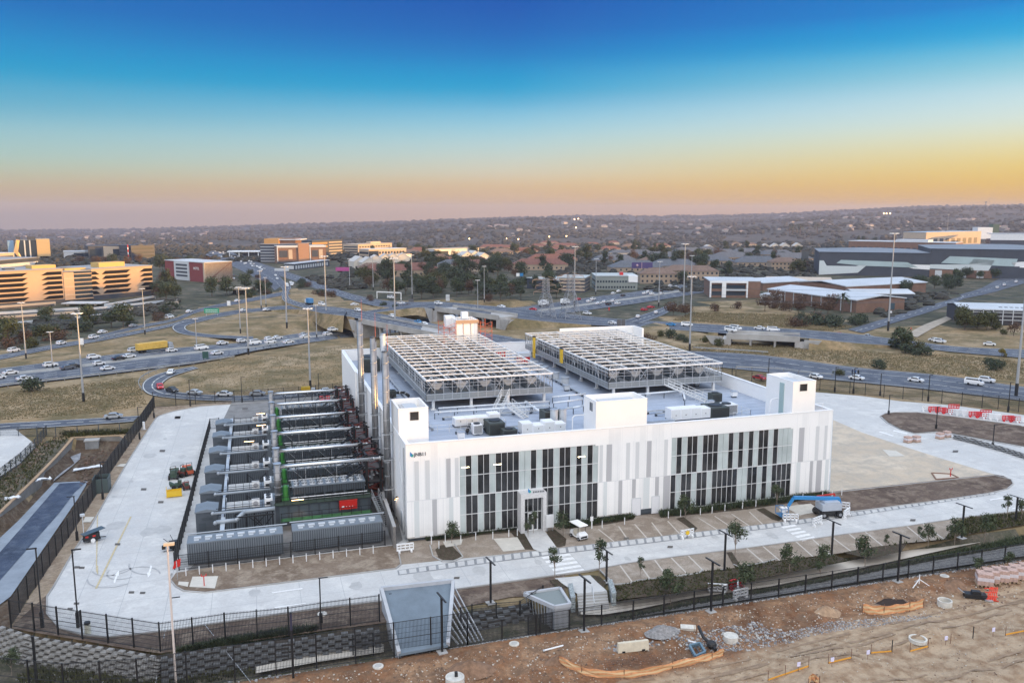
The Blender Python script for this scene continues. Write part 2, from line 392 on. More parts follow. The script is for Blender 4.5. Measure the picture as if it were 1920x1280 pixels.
# ================================================================ site surfaces (each sheet a few mm above the one below)
def sheet(name,pts,z,m,px=True,base=0.0,kind='structure'):
    P=[G(q[0],q[1],base) for q in pts] if px else [Vector((q[0],q[1],0)) for q in pts]
    b=MB(); b.poly([(p.x,p.y) for p in P],z); return build(b,name,m,kind=kind)
CONCM=mat3('yard_concrete',[(.54,.54,.53),(.475,.48,.48),(.60,.595,.575),(.50,.495,.485)],(.05,.16,.5),bump=.05,bs=3,rough=.8,amp=.09)
YARD=[(88,1118),(100,1100),(140,1030),(170,987),(205,925),(240,865),(262,830),(292,784),(300,779),(325,771),(375,762),(475,755),(512,753)]
YP=[G(*q) for q in YARD]+[Vector((2,88,0)),Vector((60,84,0)),Vector((88,70,0))]+[G(*q) for q in ((1530,735),(1615,742),(1690,752),(1790,760),(1915,777),(2080,800),(2100,960),(1920,957),(1815,969),(1715,984),(1580,1002),(1440,1022),(1200,1052),(1122,1066),(1100,1070),(955,1090),(857,1104),(712,1127),(605,1139),(480,1157),(375,1172),(325,1180),(250,1189),(200,1194),(155,1190),(112,1177),(88,1150))]
b=MB(); P=[(p.x,p.y) for p in YP]; b.poly(P,0)
n=len(P); b.add([(x,y,0) for x,y in P]+[(x,y,-.3) for x,y in P],[(i,n+i,n+(i+1)%n,(i+1)%n) for i in range(n)])
# kerb-like upstand round the slab
build(b,'concrete_yard',CONCM,kind='structure')
kb=MB()
for a,c in zip(P[:16]+P[-22:],P[1:17]+P[-21:]+P[:1]):
    if math.dist(a,c)<60: kb.beam((a[0],a[1],0.03),(c[0],c[1],0.03),.16,.14)
build(kb,'yard_kerb',CONC,kind='structure')
jb=MB()
for k in range(-12,40):
    for ax in (0,1):
        for i in range(-30,75):
            u,v=k*4.5+(2 if ax else 0),i*2.0; q=[(u-.02,v),(u+.02,v),(u+.02,v+2),(u-.02,v+2)] if ax==0 else [(v,u-.02),(v+2,u-.02),(v+2,u+.02),(v,u+.02)]
            if all(inpoly(P,*c) for c in q) and not(-1<q[0][0]<62 and 0<q[0][1]<75): jb.add([(c[0],c[1],.004) for c in q],[(0,1,2,3)])
build(jb,'slab_joints',mat('joint_dark',(.33,.34,.35),.9),kind='structure')
rs=random.Random(31); jb=MB()
for k in range(46):   # old water and oil stains
    x,y=rs.choice(((rs.uniform(-40,-28),rs.uniform(-8,80)),(rs.uniform(-20,90),rs.uniform(-13,-8)),(rs.uniform(66,105),rs.uniform(10,60))))
    r0=rs.uniform(.3,1.3); pts=[(x+r0*rs.uniform(.6,1.2)*math.cos(a*.7),y+r0*1.5*rs.uniform(.6,1.2)*math.sin(a*.7)) for a in range(9)]
    if all(inpoly(P,*c) for c in pts): jb.poly(pts,.0055+k*.0004)
build(jb,'yard_stains',mat('stain_grey',(.42,.42,.415),.8,var=.1,vs=1),kind='structure')
SOIL=mat3('site_soil',[(.215,.165,.125),(.15,.11,.08),(.30,.245,.19)],(.15,.5),bump=.5,bs=3)
SAND=mat3('sandy_lot',[(.52,.435,.335),(.45,.385,.31),(.57,.49,.39),(.42,.375,.315)],(.05,.13,.4),bump=.15,bs=2,amp=.08)
SOILD=mat3('dark_soil',[(.135,.10,.08),(.085,.062,.05),(.21,.165,.13)],(.12,.5),bump=.5,bs=3)
MULCH=mat3('mulch_bed',[(.11,.078,.06),(.075,.055,.042),(.15,.11,.085),(.07,.075,.045)],(.8,2,4),bump=1,bs=9)
PAVE=mat('path_concrete',(.55,.50,.43),.85,var=.1,vs=.4)
sheet('left_verge',[(22,1172),(90,1112),(170,987),(240,865),(292,783),(300,779),(325,771),(475,755),(650,744),(650,739),(475,747),(317,762),(292,762),(262,806),(240,837),(210,881),(175,936),(139,992),(82,1078),(37,1147)],-.03,mat3('verge_sand',[(.30,.235,.17),(.22,.16,.115),(.36,.29,.22)],(.2,.8),bump=.4,bs=3))
sheet('front_verge',[(22,1176),(37,1148),(80,1085),(100,1098),(88,1150),(112,1177),(155,1190),(200,1194),(250,1189),(325,1180),(480,1157),(605,1139),(712,1127),(857,1104),(955,1090),(1060,1075),(1060,1112),(955,1118),(850,1140),(712,1167),(602,1181),(482,1198),(362,1212),(301,1223),(250,1216),(155,1199),(64,1184)],-.05,SOILD)
sheet('sandy_lot',[(1562,787),(1615,810),(1690,835),(1752,855),(1840,882),(1865,889),(1802,895),(1556,922)],.012,SAND)
sheet('brown_strip',[(1553,922),(1802,895),(1865,889),(1882,892),(1896,899),(1900,907),(1890,916),(1870,922),(1840,927),(1715,945),(1602,957),(1560,962),(1500,950),(1490,935)],.024,SOILD)
sheet('island_soil',[(1652,780),(1660,776),(1677,774),(1720,774),(1790,782),(1915,799),(2050,815),(2050,862),(1915,836),(1782,812),(1755,809),(1715,812),(1690,805),(1665,792)],.10,SOILD)
sheet('yard_soil_strip',[(320,1087),(330,1073),(395,1063),(560,1043),(745,1021),(753,1040),(752,1057),(742,1065),(480,1098),(385,1110),(345,1106),(330,1100)],.014,SOIL)
sheet('yard_gravel_base',[(350,1070),(372,1050),(412,800),(440,742),(690,742),(755,1012),(742,1020),(560,1041)],.008,mat('yard_grey_ground',(.20,.195,.19),.9,var=.2,vs=.6))
# parking rows: front row by the facade and the row across the road
FR=sheet('front_parking_ground',[(752,1058),(745,1024),(790,1004),(1000,985),(1200,962),(1500,932),(1590,950),(1590,961),(1435,982),(1200,1010),(960,1037)],.016,mat3('parking_pavers',[(.30,.25,.20),(.24,.195,.155),(.36,.31,.26)],(.1,.5),bump=.3,bs=6))
sheet('rear_parking_ground',[(1122,1066),(1200,1052),(1440,1022),(1580,1002),(1715,984),(1800,972),(1772,1010),(1655,1023),(1580,1036),(1440,1053),(1385,1063),(1315,1071),(1260,1081),(1152,1096)],.016,MATS['parking_pavers'])
sheet('paver_border',[(745,1069),(960,1037),(1435,982),(1592,961),(1865,922),(1867,926),(1596,968),(1438,991),(962,1049),(747,1078)],.028,CONCD)
WH=mat('road_paint_white',(.74,.74,.73),.7,var=.1,vs=3); YP_=mat('faded_yellow_paint',(.50,.42,.26),.8,var=.2,vs=3)
def marks(name,quads,z,m=WH,label=None,base=0):
    b=MB()
    for q in quads: b.poly([(p.x,p.y) for p in (G(a,c,base) for a,c in q)],z)
    return build(b,name,m,kind='structure')
pb=[]
T1=[(745,1069),(960,1037),(1435,982),(1592,961),(1865,922)]; T2=[(747,1078),(962,1049),(1438,991),(1596,968),(1867,926)]
A=[G(*q) for q in T1]; B=[G(*q) for q in T2]; k=0
b=MB()
for (a0,a1),(b0,b1) in zip(zip(A,A[1:]),zip(B,B[1:])):
    n=max(1,int((a1-a0).length/1.15))
    for i in range(n):
        u,v=(i+.14)/n,(i+.86)/n
        q=[a0.lerp(a1,u).lerp(b0.lerp(b1,u),.1),a0.lerp(a1,v).lerp(b0.lerp(b1,v),.1),a0.lerp(a1,v).lerp(b0.lerp(b1,v),.9),a0.lerp(a1,u).lerp(b0.lerp(b1,u),.9)]
        b.poly([(p.x,p.y) for p in q],.034)
build(b,'paver_border_slabs',CONCM,kind='structure')
def parklines(name,top_,bot,xs):
    b=MB()
    for x0,x1 in xs:
        p=G(x0,interp(top_,x0)); q=G(x1,interp(bot,x1)); d=(q-p).normalized(); n=Vector((-d.y,d.x,0))*.09
        b.poly([((p-n).x,(p-n).y),((p+n).x,(p+n).y),((q+n).x,(q+n).y),((q-n).x,(q-n).y)],.022)
    build(b,name,mat('bay_line',(.50,.46,.41),.8),kind='structure')
FT=[(960,1000),(1128,990),(1296,972),(1500,940)]; FB=[(960,1037),(1200,1010),(1435,982),(1592,961)]
parklines('front_bay_lines',[(1090,996),(1200,981),(1300,972),(1480,950)],FB,[(1122,1152),(1160,1178),(1190,1213),(1222,1242),(1252,1275),(1310,1345),(1340,1373),(1372,1405),(1405,1430),(1508,1540)])
RT=[(1122,1066),(1200,1052),(1440,1022),(1580,1002),(1715,984),(1800,972)]; RB=[(1152,1096),(1260,1081),(1315,1071),(1385,1063),(1440,1053),(1580,1036),(1655,1023),(1772,1010)]
parklines('rear_bay_lines',RT,RB,[(1162,1186),(1196,1220),(1227,1252),(1258,1289),(1290,1320),(1400,1432),(1430,1462),(1492,1524),(1523,1556),(1558,1596),(1592,1626),(1622,1655),(1700,1735),(1730,1770)])
def kerb(name,pts,z=.0,base=0,closed=False,h=.12,w_=.14,m=None):
    P=[G(x,y,base) for x,y in pts]; b=MB()
    if closed: P.append(P[0])
    for a,c in zip(P,P[1:]): b.beam((a.x,a.y,base+h/2-.01),(c.x,c.y,base+h/2-.01),w_,h)
    return build(b,name,m or CONC,kind='structure')
kerb('parking_kerb',[(1122,1066),(1152,1096),(1180,1094),(1197,1088),(1260,1081),(1310,1075),(1318,1068)])
kerb('parking_kerb',[(1375,1058),(1388,1064),(1440,1053),(1455,1048)])
kerb('island_kerb',[(345,1108),(330,1100),(318,1085),(322,1075)]); kerb('soil_strip_kerb',[(345,1108),(385,1111),(480,1099),(742,1066),(752,1058),(745,1024)])
kerb('bed_kerb',[(806,1022),(812,1043),(830,1053),(850,1053),(868,1044),(852,1020)])
kerb('strip_kerb',[(1556,924),(1802,897),(1865,891),(1896,899),(1900,907),(1888,917),(1840,928),(1602,959)])
kerb('round_island_kerb',[(1915,838),(1782,814),(1755,811),(1715,813),(1690,806),(1663,793),(1650,781),(1660,775),(1677,773),(1720,773),(1790,781),(1915,798)])
# planting beds
for i,q in enumerate([[(816,1030),(826,1022),(845,1020),(856,1032),(867,1042),(850,1050),(832,1050),(822,1045)],
  [(958,998),(978,993),(1001,1030),(985,1030)],[(1024,996),(1040,992),(1062,1010),(1060,1023),(1046,1026),(1034,1020)],
  [(1268,972),(1282,969),(1308,990),(1302,996)],[(1418,955),(1432,952),(1467,972),(1460,977),(1448,974)],
  [(795,1006),(870,995),(1000,982),(1006,990),(960,998),(900,1003),(868,1010),(800,1014)],
  [(1055,985),(1115,978),(1190,968),(1188,974),(1130,984),(1060,992)],[(1235,962),(1300,955),(1400,944),(1480,934),(1550,926),(1552,931),(1480,943),(1400,955),(1330,962),(1240,970)],
  [(1106,1078),(1124,1080),(1136,1092),(1134,1104),(1120,1092)],[(1030,1088),(1045,1086),(1060,1100),(1045,1104)],
  [(1362,1036),(1372,1035),(1390,1062),(1378,1064)],
  [(1440,1055),(1395,1062),(1316,1074),(1262,1084),(1195,1092),(1150,1101),(1158,1125),(1270,1112),(1440,1082),(1530,1064),(1592,1050),(1562,1041)],
  [(1655,1025),(1700,1018),(1780,1012),(1800,1005),(1915,985),(2000,970),(2000,955),(1915,962),(1815,971),(1800,978),(1770,1011),(1660,1024)],
  [(1580,1036),(1650,1024),(1700,1020),(1690,1035),(1640,1046),(1612,1044)]]):
    sheet('planting_bed',q,.03+.004*i,MULCH)
sheet('entrance_walk',[(980,995),(1016,989),(1046,1030),(1014,1036),(1000,1030)],.10,CONCM)
if 0: sheet('island_path',[(1582,1040),(1598,1034),(1640,1046),(1622,1054)],.12,PAVE)
marks('concrete_patch',[[(830,1015),(868,1011),(865,1021),(836,1026)],[(925,1010),(970,1007),(984,1030),(944,1034)],[(1470,950),(1520,944),(1540,958),(1500,966)],[(355,1100),(361,1081),(409,1080),(403,1103)],[(334,1096),(335,1090),(354,1091),(352,1100)],[(155,979),(160,969),(177,969),(170,979)],[(218,874),(226,870),(237,869),(232,875)],[(1655,843),(1680,845),(1697,855),(1668,856)]],.05,mat('pale_slab',(.56,.53,.47),.8,var=.08,vs=1))
# zebra crossings, arrows, lane lines
zs=[]
def zebra(tl,tr,bl,br,n):
    for i in range(n):
        u,v=i/n,(i+.55)/n
        f=lambda a,c,t:(lerp(a[0],c[0],t),lerp(a[1],c[1],t))
        zs.append([f(tl,bl,u),f(tr,br,u),f(tr,br,v),f(tl,bl,v)])
zebra((1015,1044),(1068,1037),(1048,1082),(1100,1073),5); zebra((1464,987),(1490,983),(1508,1017),(1534,1011),5)
marks('zebra_crossing',zs,.03)
marks('lane_line',[[(509,1110),(566,1102),(569,1104),(511,1112)],[(514,1138),(572,1130),(574,1131),(516,1140)],[(1650,808),(1676,816),(1674,818),(1648,810)],[(1676,806),(1702,812),(1700,814),(1674,808)],[(1855,936),(1880,932),(1881,934),(1857,938)],[(1898,952),(1918,949),(1918,951),(1898,954)]],.03)
def arrow(p,q,wd):
    p,q=Vector(p),Vector(q); d=(q-p); n=Vector((-d.y,d.x)).normalized()*wd
    m=p+d*.6; return [tuple(p-n*.45),tuple(m-n*.45),tuple(m-n),tuple(q),tuple(m+n),tuple(m+n*.45),tuple(p+n*.45)]
marks('lane_arrow',[arrow((214,1092),(223,1069),4),arrow((284,1060),(277,1083),4)],.03)
marks('worn_yellow_line',[[(182,960),(184,960),(182,1060),(180,1060)],[(244,968),(247,968),(182,1103),(178,1103)],[(180,1060),(184,1060),(184,1078),(180,1070)]],.03,YP_)
marks('drain_cover',[[(x-5,y-2),(x+5,y-2),(x+4,y+2),(x-6,y+2)] for x,y in ((221,1020),(270,917),(305,845),(333,783),(302,941),(247,1110),(268,1111),(144,1131),(132,1141),(145,1063),(154,1064),(1175,1009),(1257,1025),(1792,846),(1712,975),(857,1083),(460,766),(334,782))],.034,mat('iron_cover',(.10,.09,.08),.7))
# tyre marks on the yard
b=MB(); rnd=random.Random(4)
for cx,cy,r0,a0,a1 in ((215,1060,42,200,330),(235,1070,34,160,300),(250,1085,50,10,150),(300,1050,60,180,260),(220,1075,55,190,300)):
    c=G(cx,cy); r=r0*.055; pr=None
    for k in range(24):
        t=R(lerp(a0,a1,k/23)); q=Vector((c.x+r*math.cos(t),c.y+r*math.sin(t)*1.2,0)); o=Vector((math.cos(t),math.sin(t),0))*.09
        if pr: b.add([(pr[0].x,pr[0].y,.026),(pr[1].x,pr[1].y,.026),((q+o).x,(q+o).y,.026),((q-o).x,(q-o).y,.026)],[(0,1,2,3)])
        pr=(q-o,q+o)
build(b,'tyre_marks',mat('rubber_streak',(.38,.385,.39),.8,var=.15,vs=2),kind='structure')
# lower walkway, gravel and verge on the street side
PZ=-1.0
sheet('lower_path',[(1090,1152),(1130,1152),(1200,1141),(1300,1120),(1440,1100),(1600,1068),(1760,1033),(1915,1000),(2000,984),(2000,972),(1915,990),(1770,1018),(1600,1050),(1440,1082),(1300,1106),(1160,1127),(1085,1140)],PZ+.04,PAVE,base=PZ)
GRAV=mat3('pale_gravel',[(.30,.30,.30),(.22,.22,.22),(.40,.39,.37)],(.8,3),bump=1,bs=9)
sheet('gravel_strip',[(1160,1160),(1300,1139),(1500,1108),(1700,1075),(1900,1045),(2000,1030),(2000,1008),(1900,1024),(1700,1060),(1560,1086),(1440,1108),(1300,1132)],PZ+.02,GRAV,base=PZ)
sheet('lower_path',[(480,1262),(600,1240),(720,1222),(720,1208),(660,1190),(610,1200),(590,1216),(560,1233),(480,1250)],-1.55,PAVE,base=-1.6)
# basin: channel road and wall-side ledge
ASPH=mat3('asphalt',[(.10,.115,.145),(.075,.085,.11),(.14,.155,.185)],(.08,.3),bump=.2,bs=5,rough=.75)
sheet('channel_ledge',[(102,906),(166,903),(147,935),(20,1120),(-20,1150),(-20,1050),(0,1010),(34,978)],-1.74,mat('ledge_concrete',(.25,.29,.34),.8,var=.15,vs=.4),base=-1.9)
sheet('channel_road',[(112,908),(162,905),(140,925),(110,965),(0,1090),(-20,1110),(-20,1060),(40,992)],-1.70,mat3('wet_asphalt',[(.055,.07,.11),(.035,.045,.07),(.09,.11,.15)],(.2,.6),bump=.3,bs=5,rough=.4),base=-1.9)
sheet('stone_drain',[(100,904),(130,880),(150,862),(152,850),(132,858),(140,870),(118,885),(103,898)],-1.72,mat('stone_grey',(.26,.27,.29),.9,var=.3,vs=2),base=-1.9)
sheet('outer_lot',[(-30,795),(20,798),(64,831),(66,838),(38,868),(0,893),(-30,910)],.03,CONCM)
# ================================================================ roads
def cat(P,n=6):
    out=[]
    for i in range(len(P)-1):
        p0=P[max(i-1,0)];p1=P[i];p2=P[i+1];p3=P[min(i+2,len(P)-1)]
        for k in range(n):
            t=k/n; out.append(.5*((2*p1)+(p2-p0)*t+(2*p0-5*p1+4*p2-p3)*t*t+(-p0+3*p1-3*p2+p3)*t**3))
    out.append(P[-1]); return out
EDGEW=mat('road_edge_line',(.55,.55,.52),.8); SKIRT=GRASS
RN=[0]
def road(name,A,B,z=None,lanes=(),edge=True,verge=.0,m=ASPH,dash=(3,6),skirt=True,dz=.03,gap=()):
    """A,B: the two edges as photo pixels, z: height per point"""
    n=len(A); z=z or [0]*n
    RN[0]+=1; dz+=.006*(RN[0]%5)
    pa=cat([G(*A[i],z[i]) for i in range(n)]); pb=cat([G(*B[i],z[i]) for i in range(n)])
    b=MB(); sk=MB(); ed=MB(); K=len(pa)
    for i in range(K-1):
        a,c,d,e=pa[i],pb[i],pb[i+1],pa[i+1]
        up_=lambda p,h: (p.x,p.y,p.z+h)
        b.add([up_(a,dz),up_(c,dz),up_(d,dz),up_(e,dz)],[(0,1,2,3)])
        mid=(a+c+d+e)/4
        if skirt and mid.z>.3 and not any(g0<pix(mid)[0]<g1 for g0,g1 in gap):
            for s0,s1,o0,o1 in ((a,e,c,d),(c,d,a,e)):
                w0=(s0-o0); w0.z=0; w0.normalize(); w1=(s1-o1); w1.z=0; w1.normalize()
                q0=s0+w0*(s0.z*1.6+.5); q1=s1+w1*(s1.z*1.6+.5)
                sk.add([up_(s0,dz-.01),up_(s1,dz-.01),(q1.x,q1.y,-.3),(q0.x,q0.y,-.3)],[(0,1,2,3)])
        wd=(a-c).length
        f=lambda t,p,q: p.lerp(q,t)
        if edge:
            for t in (.06,.94):
                h=.12/wd
                ed.add([up_(f(t-h,a,c),dz+.012),up_(f(t+h,a,c),dz+.012),up_(f(t+h,e,d),dz+.012),up_(f(t-h,e,d),dz+.012)],[(0,1,2,3)])
    # lane dashes
    for t in lanes:
        line=[pa[i].lerp(pb[i],t) for i in range(K)]; acc=0
        for i in range(K-1):
            p,q=line[i],line[i+1]; l=(q-p).length
            if l<.01: continue
            d=(q-p)/l; nn=Vector((-d.y,d.x,0)).normalized()*.13; s=0
            while s<l:
                ph=acc%(dash[0]+dash[1])
                if ph<dash[0]:
                    e_=min(l,s+dash[0]-ph)
                    u,v=p+d*s,p+d*e_
                    ed.add([(*(u-nn).xy,u.z+dz+.014),(*(v-nn).xy,v.z+dz+.014),(*(v+nn).xy,v.z+dz+.014),(*(u+nn).xy,u.z+dz+.014)],[(0,1,2,3)]); acc+=e_-s; s=e_+1e-4
                else:
                    st=dash[0]+dash[1]-ph; acc+=st; s+=st
    build(b,name,m,kind='structure')
    if sk.v: build(sk,'road_embankment',SKIRT,kind='structure')
    if ed.v: build(ed,'lane_markings',EDGEW,kind='structure')
    return pa,pb
ASPH2=mat3('grey_asphalt',[(.155,.17,.20),(.12,.135,.16),(.20,.215,.24)],(.03,.15),bump=.1,bs=3,rough=.8)
SHOULD=mat('road_shoulder',(.30,.29,.27),.9,var=.2,vs=.3)
# great highway on the left, two carriageways with a pale median
HA=[(-120,707),(0,691),(125,676),(262,659),(375,649),(475,640),(555,626),(660,616),(720,610),(800,598),(860,588),(930,580),(1010,572),(1120,556),(1200,546),(1300,530),(1380,519)]
HB=[(-120,718),(0,701),(125,687),(262,669),(375,658),(480,648),(560,633),(665,622),(725,617),(802,604),(862,594),(935,587),(1015,580),(1122,566),(1205,555),(1305,539),(1385,525)]
HC=[(-120,722),(0,706),(125,692),(262,674),(375,662),(480,651),(560,636),(667,624),(727,619),(804,606),(864,596),(938,589),(1020,583),(1125,569),(1207,558),(1308,542),(1388,527)]
HD=[(-120,744),(0,725),(125,711),(250,696),(375,680),(482,657),(563,645),(672,630),(732,625),(808,612),(868,602),(943,596),(1030,591),(1130,578),(1215,566),(1315,549),(1395,533)]
hz_=[0,0,0,0,0,-.4,-1.6,-3,-3.4,-3.4,-3.3,-1.6,-.3,0,0,0,0]
road('highway_far_carriageway',HA,HB,hz_,(.35,.65),dz=.10)
road('highway_median',HB,HC,hz_,(),edge=False,m=SHOULD,dz=.07)
road('highway_near_carriageway',HC,HD,hz_,(.28,.5,.72),dz=.10)
# ramp loop
road('loop_ramp',[(470,578),(420,585),(370,597),(335,606),(323,613),(330,622),(352,628),(400,633),(475,636)],[(470,584),(425,591),(385,601),(356,608),(348,613),(352,619),(372,624),(410,628),(475,631)],None,())
road('ramp_road',[(340,600),(400,590),(480,578),(560,572),(620,580),(650,584)],[(342,605),(402,596),(482,584),(560,580),(610,588),(645,592)],[0,0,0,1.5,4,4.5],())
# upper left ramps beside the office block
road('left_slip_road',[(-60,673),(0,665),(100,646),(200,630),(300,611),(345,600)],[(-60,682),(0,674),(100,654),(200,637),(300,617),(345,606)],None,(.5,))
road('left_upper_road',[(170,632),(250,612),(325,597),(375,578),(462,560),(540,545)],[(172,637),(252,617),(328,602),(380,583),(466,566),(545,551)],None,())
# second loop ramp
l2a=[(362,687),(310,697),(280,708),(267,720),(270,733),(290,742),(340,748),(400,751),(475,751),(560,746),(650,738)]; l2b=[(372,690),(330,703),(312,712),(304,722),(310,729),(330,734),(365,738),(420,741),(475,741),(560,737),(650,729)]
road('lower_loop_ramp',l2a,l2b,None,(.5,))
road('lower_left_road',[(-60,800),(0,794),(125,787),(250,780),(262,779)],[(-60,813),(0,807),(125,799),(225,792),(250,790)],None,(.5,))
# road over the first bridge and on past the back of the building to the right
RA=[(430,468),(480,500),(520,520),(545,535),(540,550),(548,562),(590,572),(640,577),(700,586),(770,598),(840,612),(900,622),(960,632)]
RB=[(425,474),(470,505),(505,525),(528,540),(528,553),(535,566),(580,580),(640,590),(690,602),(760,617),(830,631),(890,643),(950,655)]
road('bridge_road',RA,RB,[0,0,0,0,.3,1.2,2.6,3.6,3.9,3.9,3.3,1.5,0],(.33,.66),gap=[(666,842)])
road('back_road',[(950,632),(1100,650),(1300,658),(1430,666),(1600,688),(1760,703),(1920,725),(2060,742)],[(945,655),(1100,668),(1300,684),(1430,697),(1560,712),(1700,726),(1900,749),(2040,766)],None,(.35,.66))
# road over the second bridge, sweeping right
CA=[(470,486),(500,497),(560,517),(640,545),(700,560),(760,566),(830,566),(900,572),(960,577),(1060,588),(1160,598),(1300,606),(1400,612),(1500,618),(1600,626),(1700,638),(1800,650),(1920,655),(2050,660)]
CB=[(460,492),(490,505),(550,526),(628,553),(700,573),(760,577),(820,578),(890,586),(960,596),(1060,606),(1160,612),(1290,620),(1400,628),(1500,633),(1600,643),(1700,650),(1790,660),(1920,671),(2050,680)]
road('crossing_road',CA,CB,[0,0,0,0,.3,1.5,3.3,3.9,3.2,1,0,0,1.5,3,1.5,0,0,0,0],(.33,.66),gap=[(808,940),(1352,1510)])
road('junction_slip',[(640,590),(700,582),(760,573),(810,568)],[(650,594),(710,586),(765,579),(815,575)],[3.6,2.5,2,3],(),dz=.16)
road('right_slip_road',[(1170,601),(1220,585),(1250,573),(1262,567)],[(1200,606),(1240,592),(1258,582),(1266,575)],None,(.5,))
road('diagonal_road',[(1590,618),(1660,597),(1730,576),(1800,556),(1802,552)],[(1618,624),(1680,604),(1745,584),(1803,562),(1806,556)],None,(.5,),edge=False)
road('upper_right_road',[(1800,552),(1840,540),(1880,520),(1930,505),(1990,490)],[(1806,560),(1855,550),(1900,537),(1950,524),(2000,512)],None,(.5,),edge=False)
road('far_left_motorway',[(400,470),(440,480),(490,500),(520,515),(535,530)],[(380,476),(420,492),(462,512),(500,532),(515,545)],None,(.5,),dz=.05)
road('dirt_track',[(1700,628),(1730,610),(1790,587),(1800,578)],[(1720,632),(1752,614),(1800,590),(1806,584)],None,(),edge=False,m=mat('track_dirt',(.36,.31,.25),.95,var=.2,vs=.4))
# ---------------------------------------------------------------- bridges
CONCB=mat('bridge_concrete',(.38,.37,.36),.85,var=.18,vs=.3)
def bridge(label,Lpx,Rpx,zt,piers=4,depth=11,nm='road_bridge'):
    a,c=G(*Lpx,zt),G(*Rpx,zt); d=(c-a); L0=d.length; d.normalize(); n=Vector((-d.y,d.x,0))
    if n.y<0: n=-n
    t=thing(nm,label,'bridge',(a.x,a.y,0))
    b=MB(); b.prism([(p.x,p.y) for p in (a,c,c+n*depth,a+n*depth)],zt-1.1,zt-.1); build(b,'deck',CONCB,t)
    for s,nmm in ((-.05,'parapet'),(depth-.3,'parapet')):
        b=MB(); e=n*s; b.prism([((a+e).x,(a+e).y),((c+e).x,(c+e).y),((c+e+n*.35).x,(c+e+n*.35).y),((a+e+n*.35).x,(a+e+n*.35).y)],zt-.9,zt+.75); build(b,nmm,CONC,t)
    for e,sg in ((a,1),(c,-1)):
        b=MB(); q=e+d*sg*.2
        b.prism([(p.x,p.y) for p in (e-d*sg*1.2,q+d*sg*1.2,q+d*sg*1.2+n*depth,e-d*sg*1.2+n*depth)],-4.2,zt-1.1); build(b,'abutment',CONCB,t)
        b=MB(); p0=e-d*sg*1.2+n*.0
        wv=[(p0.x,p0.y,zt-.3),((p0-d*sg*5).x,(p0-d*sg*5).y,zt-.3),(p0.x,p0.y,-4),((p0-n*.5).x,(p0-n*.5).y,zt-.3),((p0-d*sg*5-n*.5).x,(p0-d*sg*5-n*.5).y,zt-.3),((p0-n*.5).x,(p0-n*.5).y,-4)]
        b.add(wv,[(0,1,2),(5,4,3),(0,3,4,1),(1,4,5,2),(0,2,5,3)]); build(b,'wing_wall',CONC,t)
    for k in range(piers):
        u=(k+1)/(piers+1); b=MB(); q=a+d*(L0*u)
        for s in (.8,depth/2,depth-.8):
            r=q+n*s; b.cyl((r.x,r.y,-4.2),(r.x,r.y,zt-1.1),.35,n=8)
        b.prism([(p.x,p.y) for p in (q+n*.3-d*.4,q+n*.3+d*.4,q+n*(depth-.3)+d*.4,q+n*(depth-.3)-d*.4)],zt-1.6,zt-1.1)
        build(b,'pier',CONCB,t)
    return t
bridge('concrete road bridge over the highway, directly behind the tall chimneys',(672,600),(838,632),3.9,3,9)
bridge('concrete road bridge farther back, just left of the roof plant tower',(815,578),(935,595),3.9,3,9)
bridge('low concrete bridge on the right, beyond the tall mast beside the roof frames',(1362,629),(1500,635),2.9,2,8)
# guard rails (crash barriers)
def rail(label,pts,h=.7,sp=4,z=0):
    P=cat([G(x,y,z) for x,y in pts]); t=thing('guard_rail',label,'crash barrier',(P[0].x,P[0].y,z))
    b=MB()
    for p,q in zip(P,P[1:]): b.beam((p.x,p.y,z+h),(q.x,q.y,z+h),.06,.3)
    build(b,'beam',STEEL,t)
    b=MB(); acc=0
    for p,q in zip(P,P[1:]):
        l=(q-p).length
        while acc<l:
            r=p.lerp(q,acc/l); b.box(r.x-.07,r.y-.07,z-.2,r.x+.07,r.y+.07,z+h); acc+=sp
        acc-=l
    o=build(b,'rail_posts',mat('rail_post',(.22,.21,.2),.8),t); o['kind']='stuff'
rail('steel crash barrier along the near edge of the big left highway',[(-60,734),(0,727),(125,713),(250,698),(375,682),(440,672)])
rail('steel crash barrier round the outside of the small lower loop ramp',[(360,684),(305,694),(270,708),(260,722),(268,736)])
rail('steel crash barrier on the upper edge of the back road at right',[(1300,655),(1400,661),(1440,664)])
rail('crash barrier between the back road and the site fence at right',[(1380,692),(1450,695),(1500,701),(1560,706)])
rail('crash barrier beside the upper left road by the office block',[(180,640),(255,620),(330,604)])
# ================================================================ main building
BW,BD,HT,RZ=61.7,75.0,12.45,10.25
bl=thing('data_centre_building','large white two storey building with steel plant frames on its flat roof','building',(0,0,0))
WL,WR=(6.72,25.45),(36.1,55.2); WT,WM=10.45,5.25
b=MB()   # outer walls with parapet: front wall pieces round the two glazed fields
T=.35
def wall(x0,x1,z0,z1): b.box(x0,0,z0,x1,T,z1)
wall(0,WL[0],.45,HT); wall(WL[1],WR[0],.45,HT); wall(WR[1],BW,.45,HT); wall(WL[0],WL[1],WT,HT); wall(WR[0],WR[1],WT,HT)
b.box(0,T,.45,T,BD,HT); b.box(BW-T,T,.45,BW,BD,HT); b.box(T,BD-T,.45,BW-T,BD,HT)
walls=build(b,'wall',WHITE,bl)
b=MB()
for a0,a1,c0,c1 in ((-.06,BW+.06,-.06,T+.1),(-.06,BW+.06,BD-T-.1,BD+.06)): b.box(a0,c0,HT,a1,c1,HT+.1)
for a0,a1 in ((-.06,T+.1),(BW-T-.1,BW+.06)): b.box(a0,T+.1,HT,a1,BD-T-.1,HT+.1)
build(b,'parapet_coping',WHITE2,bl)
b=MB(); b.box(.25,.25,-.1,BW-.25,BD-.25,.45); build(b,'plinth',DKG,bl)
